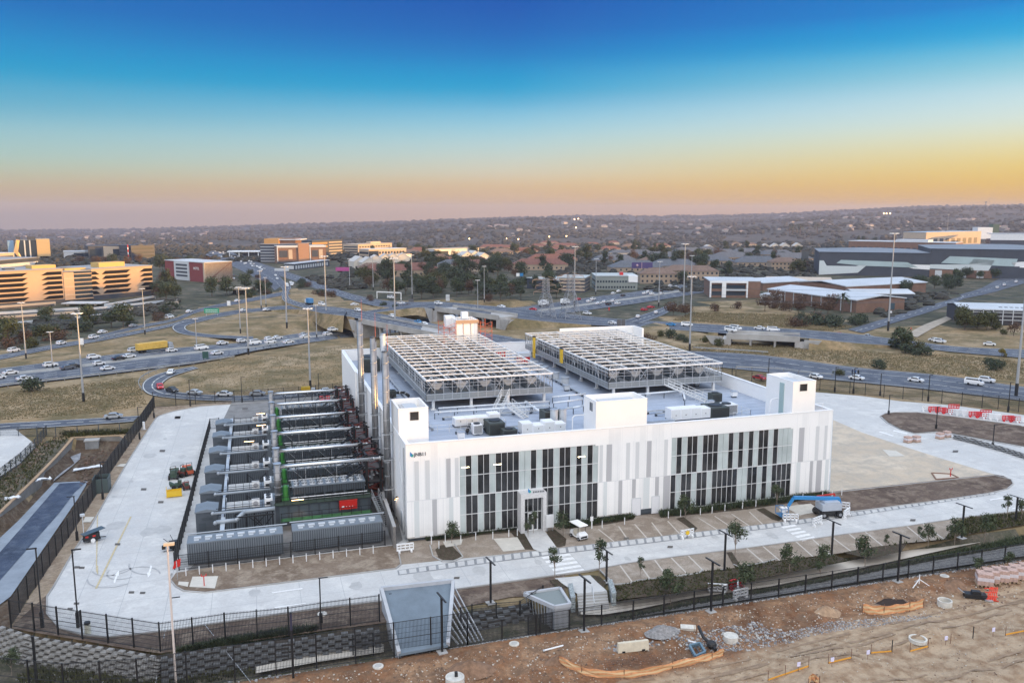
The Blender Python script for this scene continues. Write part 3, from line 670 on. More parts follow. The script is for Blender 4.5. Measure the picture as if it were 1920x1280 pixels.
b=MB(); b.box(T,T,RZ-.4,BW-T,BD-T,RZ); rf=build(b,'roof_deck',ROOF,bl)
b=MB()  # membrane seams
for i in range(1,40): b.box(T,i*1.9,RZ,BW-T,i*1.9+.07,RZ+.012)
build(b,'membrane_seam',mat('seam',(.28,.33,.41),.6),rf)
# horizontal joint and panel joints
b=MB()
for x in (0.6,2.0,3.9,4.6,27.9,30.1,31.9,33.5,57.6,58.9,61.2): b.box(x,-.012,.45,x+.025,0,WM); b.box(x+.3,-.012,WM,x+.325,0,HT-2)
for x0,x1 in ((0,WL[0]),(WL[1],WR[0]),(WR[1],BW)): b.box(x0,-.015,WM-.03,x1,0,WM+.03)
build(b,'panel_joint',mat('joint_grey',(.62,.63,.65),.6),walls)
def strips(L_,z0,z1,m,nm):
    for x0,x1 in L_: b=MB(); b.box(x0,-.03,z0,x1,.02,z1); build(b,nm,m,bl)
SL=mat('strip_light',(.62,.63,.635),.5); SM=mat('strip_mid',(.45,.45,.465),.5); SB=mat('strip_bluish',(.64,.675,.68),.5)
b=None
strips([(1.02,1.57),(2.38,2.92),(25.6,26.05),(29.41,29.95),(30.77,31.3),(34.98,35.52),(58.99,59.55),(60.46,60.92)],WM+.05,10.3,SL,'cladding_strip')
strips([(6.11,6.6)],WM+.05,10.3,SL,'cladding_strip')
strips([(5.02,5.57),(26.58,27.35),(32.44,33.09),(56.19,57.04)],WM+.05,10.3,SM,'cladding_strip')
strips([(.93,1.53),(5.33,5.86),(26.23,26.74),(32.04,32.94),(56.04,56.66),(60.91,61.48)],.5,WM-.05,SB,'cladding_strip')
strips([(3.18,3.77),(28.39,28.93),(35.0,36.0),(58.29,58.79),(59.42,60.29)],.5,WM-.05,SM,'cladding_strip')
strips([(30.37,30.9),(33.77,34.33)],2.6,WM-.05,SM,'cladding_strip')
OFW=mat('panel_offwhite2',(.81,.81,.80),.5,var=.03,vs=.4); rq=random.Random(9)
for x0,x1 in ((0.1,WL[0]-.2),(WL[1]+.2,WR[0]-.2),(WR[1]+.2,BW-.2)):
    b=MB(); x=x0+.3
    while x<x1-.9:
        for z0,z1 in ((.5,WM-.06),(WM+.06,HT-.1)):
            if rq.random()<.34: b.box(x,-.008,z0,x+.85,.01,z1)
        x+=.9
    build(b,'tinted_panel',OFW,walls)
b=MB(); [b.box(x*.9,-.011,.45,x*.9+.016,.01,WM-.05) for x in range(1,68) if not(WL[0]-.1<x*.9<WL[1]+.1 or WR[0]-.1<x*.9<WR[1]+.1)]; [b.box(x*1.8,-.011,WM+.05,x*1.8+.016,.01,HT-.05) for x in range(1,34) if not(WL[0]-.1<x*1.8<WL[1]+.1 or WR[0]-.1<x*1.8<WR[1]+.1)]; build(b,'panel_seam',mat('seam_soft',(.66,.67,.69),.6),walls)
b=MB(); [b.box(x0,-.012,.45,x1,.01,.62) for x0,x1 in ((0,WL[0]),(WL[1],30.3),(34.5,WR[0]),(WR[1],BW))]; build(b,'splash_stain',mat('splash_dirt',(.52,.50,.47),.8,var=.15,vs=2),walls)
# curtain walls
def curtain(x0,x1,up_,lo,skip=None):
    n=len(up_); w_=(x1-x0)/n; rnd=random.Random(n+int(x0))
    win=MB(); win.box(x0,.22,.3,x1,.3,WT)
    W_=build(win,'curtain_wall',mat('curtain_back',(.02,.022,.025),.6),bl)
    gl=MB(); pl=MB(); fr=MB(); sp_=MB(); cu=MB()
    rows=((WM,WT,up_),(.3,WM,lo))
    for z0,z1,seq in rows:
        zm=(z0+z1)/2
        for i,c in enumerate(seq):
            if skip and z1<=WM and skip[0]<=i<=skip[1]: continue
            a,e=x0+i*w_,x0+(i+1)*w_
            if c=='D':
                for q0,q1 in ((z0,zm),(zm,z1)):
                    gl.box(a+.03,.13+rnd.uniform(-.004,.004),q0+.03,e-.03,.17,q1-.03)
            else:
                pl.box(a+.02,.10,z0+.02,e-.02,.17,z1-.02)
                pl.box(a+.02,.085,z1-.75,e-.02,.10,z1-.03)
            if c=='D' or (i and seq[i-1]!=c): fr.box(a-.03,.05,z0,a+.03,.16,z1)
        fr.box(x0,.055,z1-.06,x1,.15,z1+.0)
        fr.box(x0,.06,zm-.04,x1,.15,zm+.04); fr.box(x0,.055,z0,x1,.15,z0+.08)
    fr.box(x1-.05,.05,.3,x1+.0,.16,WT); fr.box(x0,.05,.3,x0+.05,.16,WT)
    build(gl,'glass_pane',GLASS,W_); build(pl,'pale_panel',PALE,W_); build(fr,'mullion_grid',FRAMEW,W_)
curtain(*WL,'LDLDDLDDDDLLDLDDLDDLDLDL','LDDLDDLDDDPPPPPDLDDLDLDD',(10,14))
curtain(*WR,'LDLDDLDDDLLDLDLDLDDLDLLL','DLDDLDDLDDDDDLLDDLDLDDDD')
# ceiling lights seen through the upper glass
for x in (7.0,11.2,22.6): b=MB(); b.box(x,.075,8.9,x+.95,.083,8.96); build(b,'ceiling_tube_light',LAMPW,bl)
# entrance portal
px0,px1=14.3,17.75
en=MB(); en.box(px0,-1.5,0,px0+.5,.1,5.2); en.box(px1-.5,-1.5,0,px1,.1,5.2); en.box(px0+.5,-1.5,4.55,px1-.5,.1,5.2)
po=build(en,'entrance_portal',mat('portal_panel',(.60,.60,.60),.6,var=.15,vs=9),bl)
b=MB(); b.box(px0+.5,-.9,.05,px1-.5,-.86,4.55); build(b,'glass_pane',GLASS,po)
b=MB()
for x in (px0+.5,px0+1.05,px0+1.75,px0+2.4,px1-.55): b.box(x,-.98,.05,x+.06,-.88,4.5)
for z in (.05,2.55,4.47): b.box(px0+.5,-.985,z,px1-.5,-.88,z+.08)
build(b,'door_frame',FRAMEW,po)
for x in (px0+1.1,px0+1.78):
    b=MB(); b.box(x,-1.0,.08,x+.1,-.985,2.5); b.box(x+.52,-1.0,.08,x+.62,-.985,2.5); b.box(x+.1,-1.0,2.35,x+.52,-.985,2.5); b.box(x+.1,-1.0,.08,x+.52,-.985,.25); d=build(b,'door',WHITE2,po)
    b=MB(); b.box(x+.06,-1.06,.9,x+.1,-1.0,1.6); build(b,'door_handle',STEEL,d)
# steel doors in the middle wall
for x0,x1,z1 in ((30.4,31.65,2.5),(33.35,34.4,2.5)):
    b=MB(); b.box(x0,-.05,.12,x1,.02,z1); d=build(b,'side_door',mat('door_white',(.72,.73,.75),.5),bl)
    b=MB(); b.box(x0-.06,-.07,.1,x0,-.02,z1+.06); b.box(x1,-.07,.1,x1+.06,-.02,z1+.06); b.box(x0,-.07,z1,x1,-.02,z1+.06); build(b,'door_frame',LG,d)
b=MB(); b.box(31.7,-.06,.35,33.3,.0,.9); build(b,'louvre',DKG,bl)
# lettering and emblem
def text(s,loc,size,m,parent,name='sign_lettering',rot=(R(90),0,0),ext=.03,bold=True):
    cu=bpy.data.curves.new(name,'FONT'); cu.body=s; cu.size=size; cu.extrude=ext; cu.offset=.012 if bold else 0
    o=bpy.data.objects.new('tmp',cu); COL.objects.link(o); dg=bpy.context.evaluated_depsgraph_get(); me=bpy.data.meshes.new_from_object(o.evaluated_get(dg))
    bpy.data.objects.remove(o); me.materials.clear(); me.materials.append(m)
    o=bpy.data.objects.new(name,me); COL.objects.link(o)
    off=parent.location if parent and not parent.parent else Vector((0,0,0))
    o.parent=parent; o.location=Vector(loc)-off; o.rotation_euler=rot; return o
SGN=mat('sign_grey',(.11,.115,.125),.5)
text('JNB11',(1.0,-.03,10.95),.60,SGN,bl)
def emblem(x,z,s,y=-.04):
    b=MB(); b.add([(x,y,z+s),(x,y,z+.15*s),(x+.42*s,y,z-.05*s),(x+.42*s,y,z+.55*s)],[(0,1,2,3)]); b.add([(p.x,p.y+.035,p.z) for p in b.v[:4]],[(3,2,1,0)]); build(b,'emblem_blade',BLUE,bl)
    b=MB(); b.add([(x+.22*s,y-.01,z+.05*s),(x+.3*s,y-.01,z-.1*s),(x+.62*s,y-.01,z+.12*s),(x+.62*s,y-.01,z+.4*s),(x+.42*s,y-.01,z+.5*s)],[(0,1,2,3,4)]); b.add([(p.x,p.y+.03,p.z) for p in b.v[:5]],[(4,3,2,1,0)]); build(b,'emblem_leaf',mat('emblem_green',(.05,.35,.25),.5),bl)
emblem(.52,10.9,.66); emblem(15.3,5.25,.62,-1.3)
b=MB()
for i in range(7): b.box(15.95+i*.23,-1.32,5.2,16.08+i*.23,-1.26,5.42)
build(b,'portal_lettering',SGN,bl)
# left wall: joints, downpipe, door, wall lamps
b=MB()
for y in range(2,74,3): b.box(-.012,y,.6,0,y+.04,HT-.2)
build(b,'panel_joint',MATS['joint_grey'],walls)
b=MB(); b.tube([(-.12,.9,HT-.6),(-.12,.9,.2)],.08); build(b,'downpipe',STEEL,bl)
b=MB(); b.tube([(-.14,2.2,.3),(-.14,2.2,7),(-.14,3.8,9.3),(-.14,3.8,11.6)],.06); build(b,'downpipe',STEELM,bl)
for y in (3.0,8.5,25,45): 
    b=MB(); b.box(-.07,y,.2,0,y+1.3,2.7); build(b,'side_door',LG,bl)
for y,z in ((6.5,3.6),(7.6,3.0)):
    b=MB(); b.box(-.3,y,z,-.0,y+.3,z+.12); l=build(b,'wall_lamp',BLACK,bl); b=MB(); b.box(-.28,y+.03,z-.05,-.02,y+.27,z); build(b,'lamp_lens',LAMPE,l)
for y0,y1 in ((50,73),):
    b=MB(); b.box(-.25,y0,5.5,0,y1,HT+.05); build(b,'rear_bay_wall',WHITE,bl)
# roof towers
def tower(x0,x1,y0,y1,z1,win=None,nm='stair_tower'):
    b=MB(); t=.22; z0=RZ
    b.box(x0,y0,z0,x1,y0+t,z1); b.box(x0,y1-t,z0,x1,y1,z1); b.box(x0,y0+t,z0,x0+t,y1-t,z1); b.box(x1-t,y0+t,z0,x1,y1-t,z1)
    b.box(x0+t,y0+t,z1-1.2,x1-t,y1-t,z1-1.05)
    o=build(b,nm,WHITE,bl)
    b=MB(); b.box(x0-.04,y0-.04,z1,x1+.04,y0+t,z1+.06); b.box(x0-.04,y1-t,z1,x1+.04,y1+.04,z1+.06); b.box(x0-.04,y0+t,z1,x0+t,y1-t,z1+.06); b.box(x1-t,y0+t,z1,x1+.04,y1-t,z1+.06); build(b,'coping',WHITE2,o)
    b=MB(); b.box(x0+.8,y0+.9,z1-1.05,x1-.9,y1-1,z1-.45); b.box(x0+1.1,y0+1.2,z1-.45,x1-1.2,y1-1.4,z1-.3); build(b,'roof_vent',LG,o)
    if win:
        a,c,d,e=win
        b=MB(); b.box(a,y0-.02,d,c,y0+.03,e); ww=build(b,'window',GLASS,o)
        b=MB(); b.box(a-.06,y0-.04,d-.06,c+.06,y0-.02,d); b.box(a-.06,y0-.04,e,c+.06,y0-.02,e+.06); b.box(a-.06,y0-.04,d,a,y0-.02,e); b.box(c,y0-.04,d,c+.06,y0-.02,e)
        build(b,'window_frame',FRAMEW,o)
    return o
tower(.02,3.86,5,10.9,15.75,(1.5,2.6,14.2,15.3)); tower(25.0,32.3,-.005,4.2,16.1); tower(54.8,58.55,-.005,6.4,16.95,(55.9,57.1,15.6,16.6))
b=MB(); b.box(24.96,1.2,14.6,25.0,1.55,15.7); b.box(24.96,1.75,14.6,25.0,2.1,15.7); build(b,'louvre',DKG,bl)
b=MB(); b.box(54.7,2.0,10.3,54.79,3.0,16.4); build(b,'ladder_channel',mat('pale_teal_metal',(.35,.47,.47),.4),bl)
b=MB(); b.tube([(53.2,3,RZ),(53.2,3,13.6),(53.5,3,14),(54.8,3,14)],.07); build(b,'vent_pipe',WHITE2,bl)
b=MB(); b.tube([(23.3,4,RZ),(23.3,4,13.2),(23.6,4,13.5),(25,4,13.5)],.08); build(b,'vent_pipe',WHITE2,bl)
b=MB(); b.tube([(60.6,1,HT),(60.8,1,13.3),(59.6,1,13.4)],.04); build(b,'handrail',WHITE2,bl)
# rear roof tower wrapped in scaffolding, rear plant screen wall
o=tower(23.6,28.2,72,77.5,18.1)
b=MB()
for x in (23.55,25.1,26.7,28.2): b.box(x-.05,71.9,13.5,x+.05,71.96,18)
b.box(23.4,71.8,17.4,28.4,71.9,18.1); build(b,'cladding_rib',mat('warm_steel',(.45,.30,.2),.6),o)
b=MB(); b.box(22.2,76,16.2,24.2,78,18.6); build(b,'cooler_box',WHITE2,o)
b=MB(); b.box(25.6,75,18.1,26.9,76.6,19.4); build(b,'roof_hatch',WHITE2,o)
b=MB(); b.box(46.3,70.6,RZ,64,71.0,15.6); b.box(63.6,66,RZ,64,70.6,15.6); build(b,'rear_screen_wall',WHITE,bl)
def scaffold(label,x0,x1,y0,y1,z0,z1,m,nm='scaffold',r=.05,sx=1.1,sz=1.0):
    t=thing(nm,label,'scaffold',(x0,y0,z0)); rnd=random.Random(int(x0*7))
    for a,c in ((x0,y0),(x1,y0),(x1,y1),(x0,y1)):
        b=MB(); b.cyl((a,c,z0),(a,c,z1),r*1.3,n=5); build(b,'upright',m,t)
    b=MB(); z=z0+.4
    while z<z1:
        for p,q in (((x0,y0),(x1,y0)),((x1,y0),(x1,y1)),((x1,y1),(x0,y1)),((x0,y1),(x0,y0))): b.beam((*p,z),(*q,z),r)
        z+=sz
    build(b,'ledger',m,t)
    b=MB()
    for k in range(int((z1-z0)/sz)):
        z=z0+.4+k*sz; b.beam((x0,y0,z),(x1,y0,z+sz),r); b.beam((x1,y1,z),(x0,y1,z+sz),r); b.beam((x0,y0,z+sz),(x0,y1,z),r)
    build(b,'brace',m,t); return t
SCA=mat('orange_scaffold',(.55,.13,.06),.5)
scaffold('orange scaffold on the left side of the rear roof tower',20.8,23.2,71.5,77,RZ,17.6,SCA)
scaffold('orange scaffold on the right side of the rear roof tower',28.7,31.2,71.5,77,RZ,17.6,SCA)
# ---------------------------------------------------------------- steel plant frames with chillers inside
def plantframe(label,x0,x1,y0,y1,nx_,ny_):
    zt,zb=15.0,12.15; t=thing('roof_plant_frame',label,'plant frame',(x0,y0,RZ))
    cx=[lerp(x0+1.2,x1-1.2,i/3) for i in range(4)]; cy=[lerp(y0+.6,y1-.6,i/6) for i in range(7)]
    for a in cx:
        for c in cy:
            b=MB(); b.box(a-.2,c-.2,RZ,a+.2,c+.2,zb-.35); b.box(a-.4,c-.4,RZ,a+.4,c+.4,RZ+.12); build(b,'column',STEELM,t)
    b=MB(); b.box(x0,y0,zb-.35,x1,y1,zb-.1)
    fl=build(b,'platform',mat('platform_grating',(.16,.17,.18),.6,var=.2,vs=2),t)
    b=MB()   # grey screen band: four sides, thin louvred panels
    for (a,c,d,e) in ((x0,y0,x1,y0),(x1,y0,x1,y1),(x1,y1,x0,y1),(x0,y1,x0,y0)):
        dx,dy=(1,0) if c==e else (0,1)
        k=0
        z=zb-.25
        while z<zb+.55:
            b.beam((a,c,z),(d,e,z),.05,.085); z+=.115
    build(b,'louvre_screen',mat('screen_grey',(.26,.28,.29),.5),t)
    b=MB()   # chain of posts and rails round the edge
    for (a,c,d,e) in ((x0,y0,x1,y0),(x1,y0,x1,y1),(x1,y1,x0,y1),(x0,y1,x0,y0)):
        L0=math.dist((a,c),(d,e)); n=int(L0/1.35)
        for i in range(n+1):
            X,Y=lerp(a,d,i/n),lerp(c,e,i/n); b.beam((X,Y,zb-.4),(X,Y,zt),.07)
        for z,wd in ((zb+.62,.1),(zt-1.2,.05),(zt-.7,.05),(zb-.3,.18)): b.beam((a,c,z),(d,e,z),wd)
        for i in range(0,n-1,4):
            X,Y,X2,Y2=lerp(a,d,i/n),lerp(c,e,i/n),lerp(a,d,(i+1)/n),lerp(c,e,(i+1)/n)
            b.beam((X,Y,zb+.85),(X2,Y2,zt-.1),.06); b.beam((X2,Y2,zb+.85),(X,Y,zt-.1),.06)
    build(b,'edge_framing',STEEL,t)
    b=MB()
    for (a,c,d,e) in ((x0,y0,x1,y0),(x1,y0,x1,y1),(x1,y1,x0,y1),(x0,y1,x0,y0)): b.beam((a,c,zt),(d,e,zt),.22,.25)
    build(b,'ring_beam',STEELM,t)
    for i in range(1,nx_):
        b=MB(); X=lerp(x0,x1,i/nx_); b.beam((X,y0,zt-.02),(X,y1,zt-.02),.13,.22)
        # vee bracing along each girder
        build(b,'girder',STEELM,t)
    for j in range(1,ny_):
        b=MB(); Y=lerp(y0,y1,j/ny_); b.beam((x0,Y,zt+.12),(x1,Y,zt+.12),.14,.17); build(b,'purlin',STEELM,t)
    b=MB()
    for i in range(nx_):
        for j in range(ny_):
            X0,X1,Y0,Y1=lerp(x0,x1,i/nx_),lerp(x0,x1,(i+1)/nx_),lerp(y0,y1,j/ny_),lerp(y0,y1,(j+1)/ny_)
            if (i+j)%2==0: b.beam((X0,Y0,zt-.1),((X0+X1)/2,Y1,zt-.1),.06); b.beam((X1,Y0,zt-.1),((X0+X1)/2,Y1,zt-.1),.06)
            else: b.beam(((X0+X1)/2,Y0,zt-.15),((X0+X1)/2,(Y0+Y1)/2,zb),.05)
    build(b,'bracing',STEELM,t)
    return t
FA=(7.77,28.35,25.9,74.0); FB_=(38.2,59.3,26.1,70.0)
plantframe('left steel plant frame on the roof, nearer the chimneys',*FA,6,15)
plantframe('right steel plant frame on the roof, in front of the white rear screen',*FB_,6,14)
# chillers
def chiller():
    t=thing('chiller','white chiller','chiller',(0,0,0))
    b=MB(); b.box(-1.1,-3.3,0,1.1,3.3,.5); b.box(-.95,-3.2,.5,.95,3.2,.9); build(b,'base',DKG,t)
    b=MB()
    for i in range(6):
        y=-3.1+i*1.05
        for s in (-1,1):
            b.add([(s*.15,y,.6),(s*1.05,y,2.1),(s*1.05,y+.95,2.1),(s*.15,y+.95,.6)],[(0,1,2,3)]); b.add([(s*.22,y,.6),(s*1.12,y,2.1),(s*1.12,y+.95,2.1),(s*.22,y+.95,.6)],[(3,2,1,0)])
            b.add([(0,y,2.05),(s*1.0,y,2.05),(s*.15,y,.6),(0,y,.6)],[(0,1,2,3)])
    build(b,'coil_panel',mat('coil_grey',(.36,.365,.37),.5,.2),t)
    b=MB(); b.box(-1.12,-3.2,2.1,1.12,3.2,2.2); build(b,'top_plate',MG,t)
    for i in range(6):
        for s in (-.55,.55):
            b=MB(); b.cyl((s,-2.65+i*1.05,2.2),(s,-2.65+i*1.05,2.38),.4,n=10,cap=False); b.cyl((s,-2.65+i*1.05,2.2),(s,-2.65+i*1.05,2.24),.39,n=10); build(b,'fan',DKG,t)
    return t
ch=proto(chiller())
k=0
for fi,(x0,x1,y0,y1) in enumerate((FA,FB_)):
    side='left' if fi==0 else 'right'
    for j in range(5):
        for i in range(5):
            X=x0+2.4+i*(x1-x0-4.8)/4; Y=y0+6.5+j*(y1-y0-13)/4
            ch.put((X,Y,12.05),0,f'white chiller in the {side} roof frame, {od(j)} row from front, {od(i)} from left',(1,1,.8),'chillers under the roof frames')
# roof gear between and in front of the frames
def duct(name,label,cat,P,r,m=INOX,box=False,group=None,parts=None):
    P=[Vector(p) for p in P]; t=thing(name,label,cat,tuple(P[0]),group)
    b=MB(); b.tube(P,r,n=10); [b.ball(tuple(p),r*1.02,n=10,k=6) for p in P[1:-1]]; build(b,'pipe',m,t,smooth=True)
    b=MB(); 
    for p,q in zip(P,P[1:]):
        L0=(q-p).length; n=max(1,int(L0/1.6)); d=(q-p)/L0
        for i in range(n): c=p+d*((i+.5)*L0/n); b.cyl(c-d*.05,c+d*.05,r*1.18,n=10)
    build(b,'pipe_clamp',STEELM,t)
    b=MB()
    for p,q in zip(P,P[1:]):
        if abs((q-p).z)<.3 and p.z>RZ:
            n=max(1,int((q-p).length/2.6))
            for i in range(n+1):
                c=p.lerp(q,i/n); b.box(c.x-.05,c.y-.05,min(RZ,c.z-1) if p.z>9 and p.z<16 else 0,c.x+.05,c.y+.05,c.z-r)
    if b.v: build(b,'pipe_support',DKG,t)
    return t
def rg(x,y,z=RZ): return G(x,y,z)
for lab,pp,r in (('long chilled water pipe under the front edge of the left roof frame',[(815,773),(1030,760)],.16),
    ('upper of the two pipes under the front edge of the left roof frame',[(822,765),(1030,752)],.12),
    ('cranked white pipe on the roof between the frames and the middle tower',[(985,752),(1012,771),(1075,764),(1094,760)],.17),
    ('pale pipe running right from the left frame, nearer of two',[(1038,755),(1092,748)],.14),
    ('pale pipe running right from the left frame, farther of two',[(1036,744),(1098,738)],.14),
    ('white pipe looping over the roof left of the dark box unit',[(1150,742),(1210,738),(1280,732),(1284,748)],.15)):
    P=[rg(x,y,RZ+1.0) for x,y in pp]; duct('roof_pipe',lab,'pipe',P,r,mat('insulated_pipe',(.66,.70,.74),.35,.4),group='insulated pipes on the roof')
def ahu(label,x0,x1,y0,y1,h,steps=None,seed=0):
    t=thing('air_handling_unit',label,'air handler',(x0,y0,RZ)); rnd=random.Random(seed)
    n=max(3,int((x1-x0)/1.5)); 
    for i in range(n):
        a,c=lerp(x0,x1,i/n),lerp(x0,x1,(i+1)/n); hh=h*(rnd.choice((.75,1,1,.9)))
        b=MB(); b.box(a+.02,y0,RZ+.3,c-.02,y1,RZ+.3+hh); s=build(b,'casing',WHITE2,t)
        b=MB(); b.box(a+.15,y0-.03,RZ+.45,c-.15,y0,RZ+.2+hh); build(b,'access_panel',mat('panel_offwhite',(.66,.67,.66),.5),s)
        b=MB(); b.box((a+c)/2-.05,y0-.07,RZ+.9,(a+c)/2+.05,y0-.03,RZ+1.05); build(b,'handle',BLACK,s)
    b=MB(); b.box(x0,y0+.1,RZ,x1,y1-.1,RZ+.3); build(b,'base_frame',DKG,t); return t
ahu('long white air handling unit just behind the front parapet, left of the middle tower',17.2,23.6,7.2,9.0,1.5,seed=1)
ahu('white air handling unit under the stairs before the left roof frame',9.5,16.2,14.2,16,1.4,seed=2)
ahu('big white air handling unit behind the parapet between middle and right towers',40.3,46.8,8.3,10.2,1.6,seed=3)
def darkbox(label,x,y,w_,d,h,m=None,nm='condenser_unit'):
    t=thing(nm,label,'condenser',(x,y,RZ)); b=MB(); b.box(x,y,RZ+.2,x+w_,y+d,RZ+h); o=build(b,'casing',m or mat('dark_olive_casing',(.05,.06,.055),.6),t)
    b=MB()
    for i in range(int(h/.16)-2): b.box(x+.1,y-.03,RZ+.35+i*.15,x+w_-.1,y,RZ+.42+i*.15)
    build(b,'grille',BLACK,t); b=MB(); b.box(x+.1,y+.1,RZ,x+.3,y+d-.1,RZ+.2); b.box(x+w_-.3,y+.1,RZ,x+w_-.1,y+d-.1,RZ+.2); build(b,'skid',STEEL,t)
    b=MB(); b.cyl((x+w_/2,y+d/2,RZ+h),(x+w_/2,y+d/2,RZ+h+.12),min(w_,d)*.36,n=14); build(b,'fan_grille',BLACK,t); return t
darkbox('dark box condenser right of the small white cube behind the front parapet',12.9,8.2,2.2,3,1.9)
darkbox('low black cooler at the left end of the long white air handler',14.4,6.6,2.0,1.6,1.2)
darkbox('dark flat cooler at the right end of the big white air handler',46.9,8.2,3.0,3.2,1.7)
darkbox('black square unit by the right parapet behind the right tower',52.6,17.5,1.7,1.6,1.5)
darkbox('dark louvred unit left of the middle roof tower',22.4,12.5,2.6,2.6,1.8)
darkbox('black box on the roof left of the left frame, nearest to it',4.3,22,1.1,1.1,1.3); darkbox('black box on the roof between second chimney and left frame',3.6,36,1.2,1.2,1.3)
darkbox('tall dark louvred cooler at the rear left corner of the roof',2.5,60,3.2,6,2.6)
darkbox('small white cube unit behind the left front parapet',11.0,9.6,1.3,1.3,1.5,WHITE2,'vent_cube')
darkbox('pale twin drum cooler next to the right tower foot',49.4,9.6,2.8,2.0,1.6,WHITE2,'air_handler')
for i,(x,y) in enumerate(((23.0,10.4),(24.3,10.4))):
    t=thing('roof_tank',('left' if i==0 else 'right')+' of two pale cylinders beside the middle roof tower','tank',(x,y,RZ)); b=MB(); b.cyl((x,y,RZ+.3),(x,y,RZ+2.6),.55,n=14); build(b,'shell',mat('tank_silver',(.6,.63,.65),.4,.5),t,smooth=False)
    b=MB(); b.cyl((x,y,RZ+2.6),(x,y,RZ+2.75),.6,n=14); build(b,'lid',STEEL,t); b=MB(); b.cyl((x,y,RZ),(x,y,RZ+.3),.4,n=8); build(b,'stand',DKG,t)
# black curved ducts lying on the roof
for lab,pts in (('black bent duct on the roof right of the left tower',[(876,808),(880,796),(900,795),(912,806)]),('black bent duct on the roof behind the left tower',[(735,742),(742,736),(758,736),(766,741)])):
    P=[rg(x,y,RZ+.5) for x,y in pts]; duct('roof_duct',lab,'duct',P,.25,BLACK)
# stairs to the frames
def stair(label,p0,p1,w_=1.2,m=STEELM,nm='roof_stair'):
    p0,p1=Vector(p0),Vector(p1); d=(p1-p0); h=Vector((d.x,d.y,0)).normalized(); n=Vector((-h.y,h.x,0))*w_/2
    t=thing(nm,label,'stairs',tuple(p0))
    for s in (-1,1):
        b=MB(); b.beam(p0+n*s,p1+n*s,.08,.28); build(b,'stringer',m,t)
        b=MB(); z=Vector((0,0,1.0)); b.beam(p0+n*s+z,p1+n*s+z,.05); z=Vector((0,0,.5)); b.beam(p0+n*s+z,p1+n*s+z,.04)
        k=6
        for i in range(k+1): q=p0.lerp(p1,i/k)+n*s; b.beam(q,q+Vector((0,0,1)),.05)
        build(b,'handrail',m,t)
    b=MB(); k=max(3,int(d.z/.19))
    for i in range(k): q=p0.lerp(p1,(i+.5)/k); b.add([q-n-h*.13,q+n-h*.13,q+n+h*.13,q-n+h*.13],[(0,1,2,3)]); b.add([q-n-h*.13-Vector((0,0,.04)),q+n-h*.13-Vector((0,0,.04)),q+n+h*.13-Vector((0,0,.04)),q-n+h*.13-Vector((0,0,.04))],[(3,2,1,0)])
    build(b,'tread',m,t); return t
stair('steel stair climbing to the front edge of the left roof frame',(17,19.5,RZ),(20.4,25.5,12.1)); stair('steel stair climbing to the front edge of the right roof frame',(52.5,19,RZ),(48.5,25.6,12.1))
stair('steel crossover stair on the roof before the left frame',(21,17,RZ),(19.2,19.4,11.7))
def walkrail(label,pts,h=1.1,z=None,m=STEELM,nm='handrail_run',sp=1.5,cat_='railing'):
    P=[Vector(p) for p in pts]; t=thing(nm,label,cat_,tuple(P[0])); b=MB(); c=MB()
    for p,q in zip(P,P[1:]):
        L0=(q-p).length; n=max(1,int(L0/sp))
        for i in range(n+1): r=p.lerp(q,i/n); c.beam(r,r+Vector((0,0,h)),.05)
        for k in (1,.5): b.beam(p+Vector((0,0,h*k)),q+Vector((0,0,h*k)),.05)
    build(b,'rail',m,t); build(c,'baluster',m,t); return t
walkrail('pale railing along the roof walkway in front of the left frame',[(5,12.5,RZ),(16.5,12.5,RZ),(16.5,17,RZ)])
walkrail('low curved railing on the roof left of the right tower',[(49.2,12.4,RZ),(53,12.4,RZ),(53.4,8,RZ),(49.8,7,RZ)])
walkrail('pale railing by the black square unit on the roof at right',[(50.8,17,RZ),(51,23,RZ),(55.5,23,RZ)])
walkrail('blue-black railing along the rear edge of the roof',[(6,74.3,HT),(20.5,74.3,HT)],m=DKG)
# long flat duct frame beside middle tower
b=thing('flat_duct','long galvanised duct lying right of the middle roof tower','duct',(33,5,RZ)); q=MB(); q.box(33,6.5,RZ+.4,40,7.3,RZ+.9); build(q,'casing',STEEL,b); q=MB(); [q.box(33+i*1.6,6.6,RZ,33.1+i*1.6,7.2,RZ+.4) for i in range(5)]; build(q,'foot',DKG,b)
# red pump skids and yellow hoist between the frames
for i,(x,y,m,lab) in enumerate(((33.5,60,RED,'red tank unit on the roof between the two frames, nearer'),(31.0,68.5,RED,'red tank unit on the roof between the two frames, farther'))):
    t=thing('pump_skid',lab,'tank unit',(x,y,RZ)); q=MB(); q.box(x,y,RZ+.3,x+2.4,y+1.6,RZ+1.5); build(q,'body',m,t); q=MB(); q.box(x-.1,y-.1,RZ+1.5,x+2.5,y+1.7,RZ+2.3); build(q,'top_cover',LG,t); q=MB(); q.box(x,y+.1,RZ,x+2.4,y+1.5,RZ+.3); build(q,'skid',DKG,t)
for i,(x,y) in enumerate(((37.9,62.5),(37.9,46.5))):
    t=thing('hoist_panel',('farther' if i==0 else 'nearer')+' yellow panel on the left side of the right roof frame','hoist',(x,y,RZ)); h=(4.3,2.6)[i]; q=MB(); q.box(x-.25,y,15.2-h,x,y+1.1,15.2); build(q,'panel',YEL,t); q=MB(); q.box(x-.3,y-.1,15.2,x+.1,y+1.2,15.35); build(q,'bracket',BLACK,t)
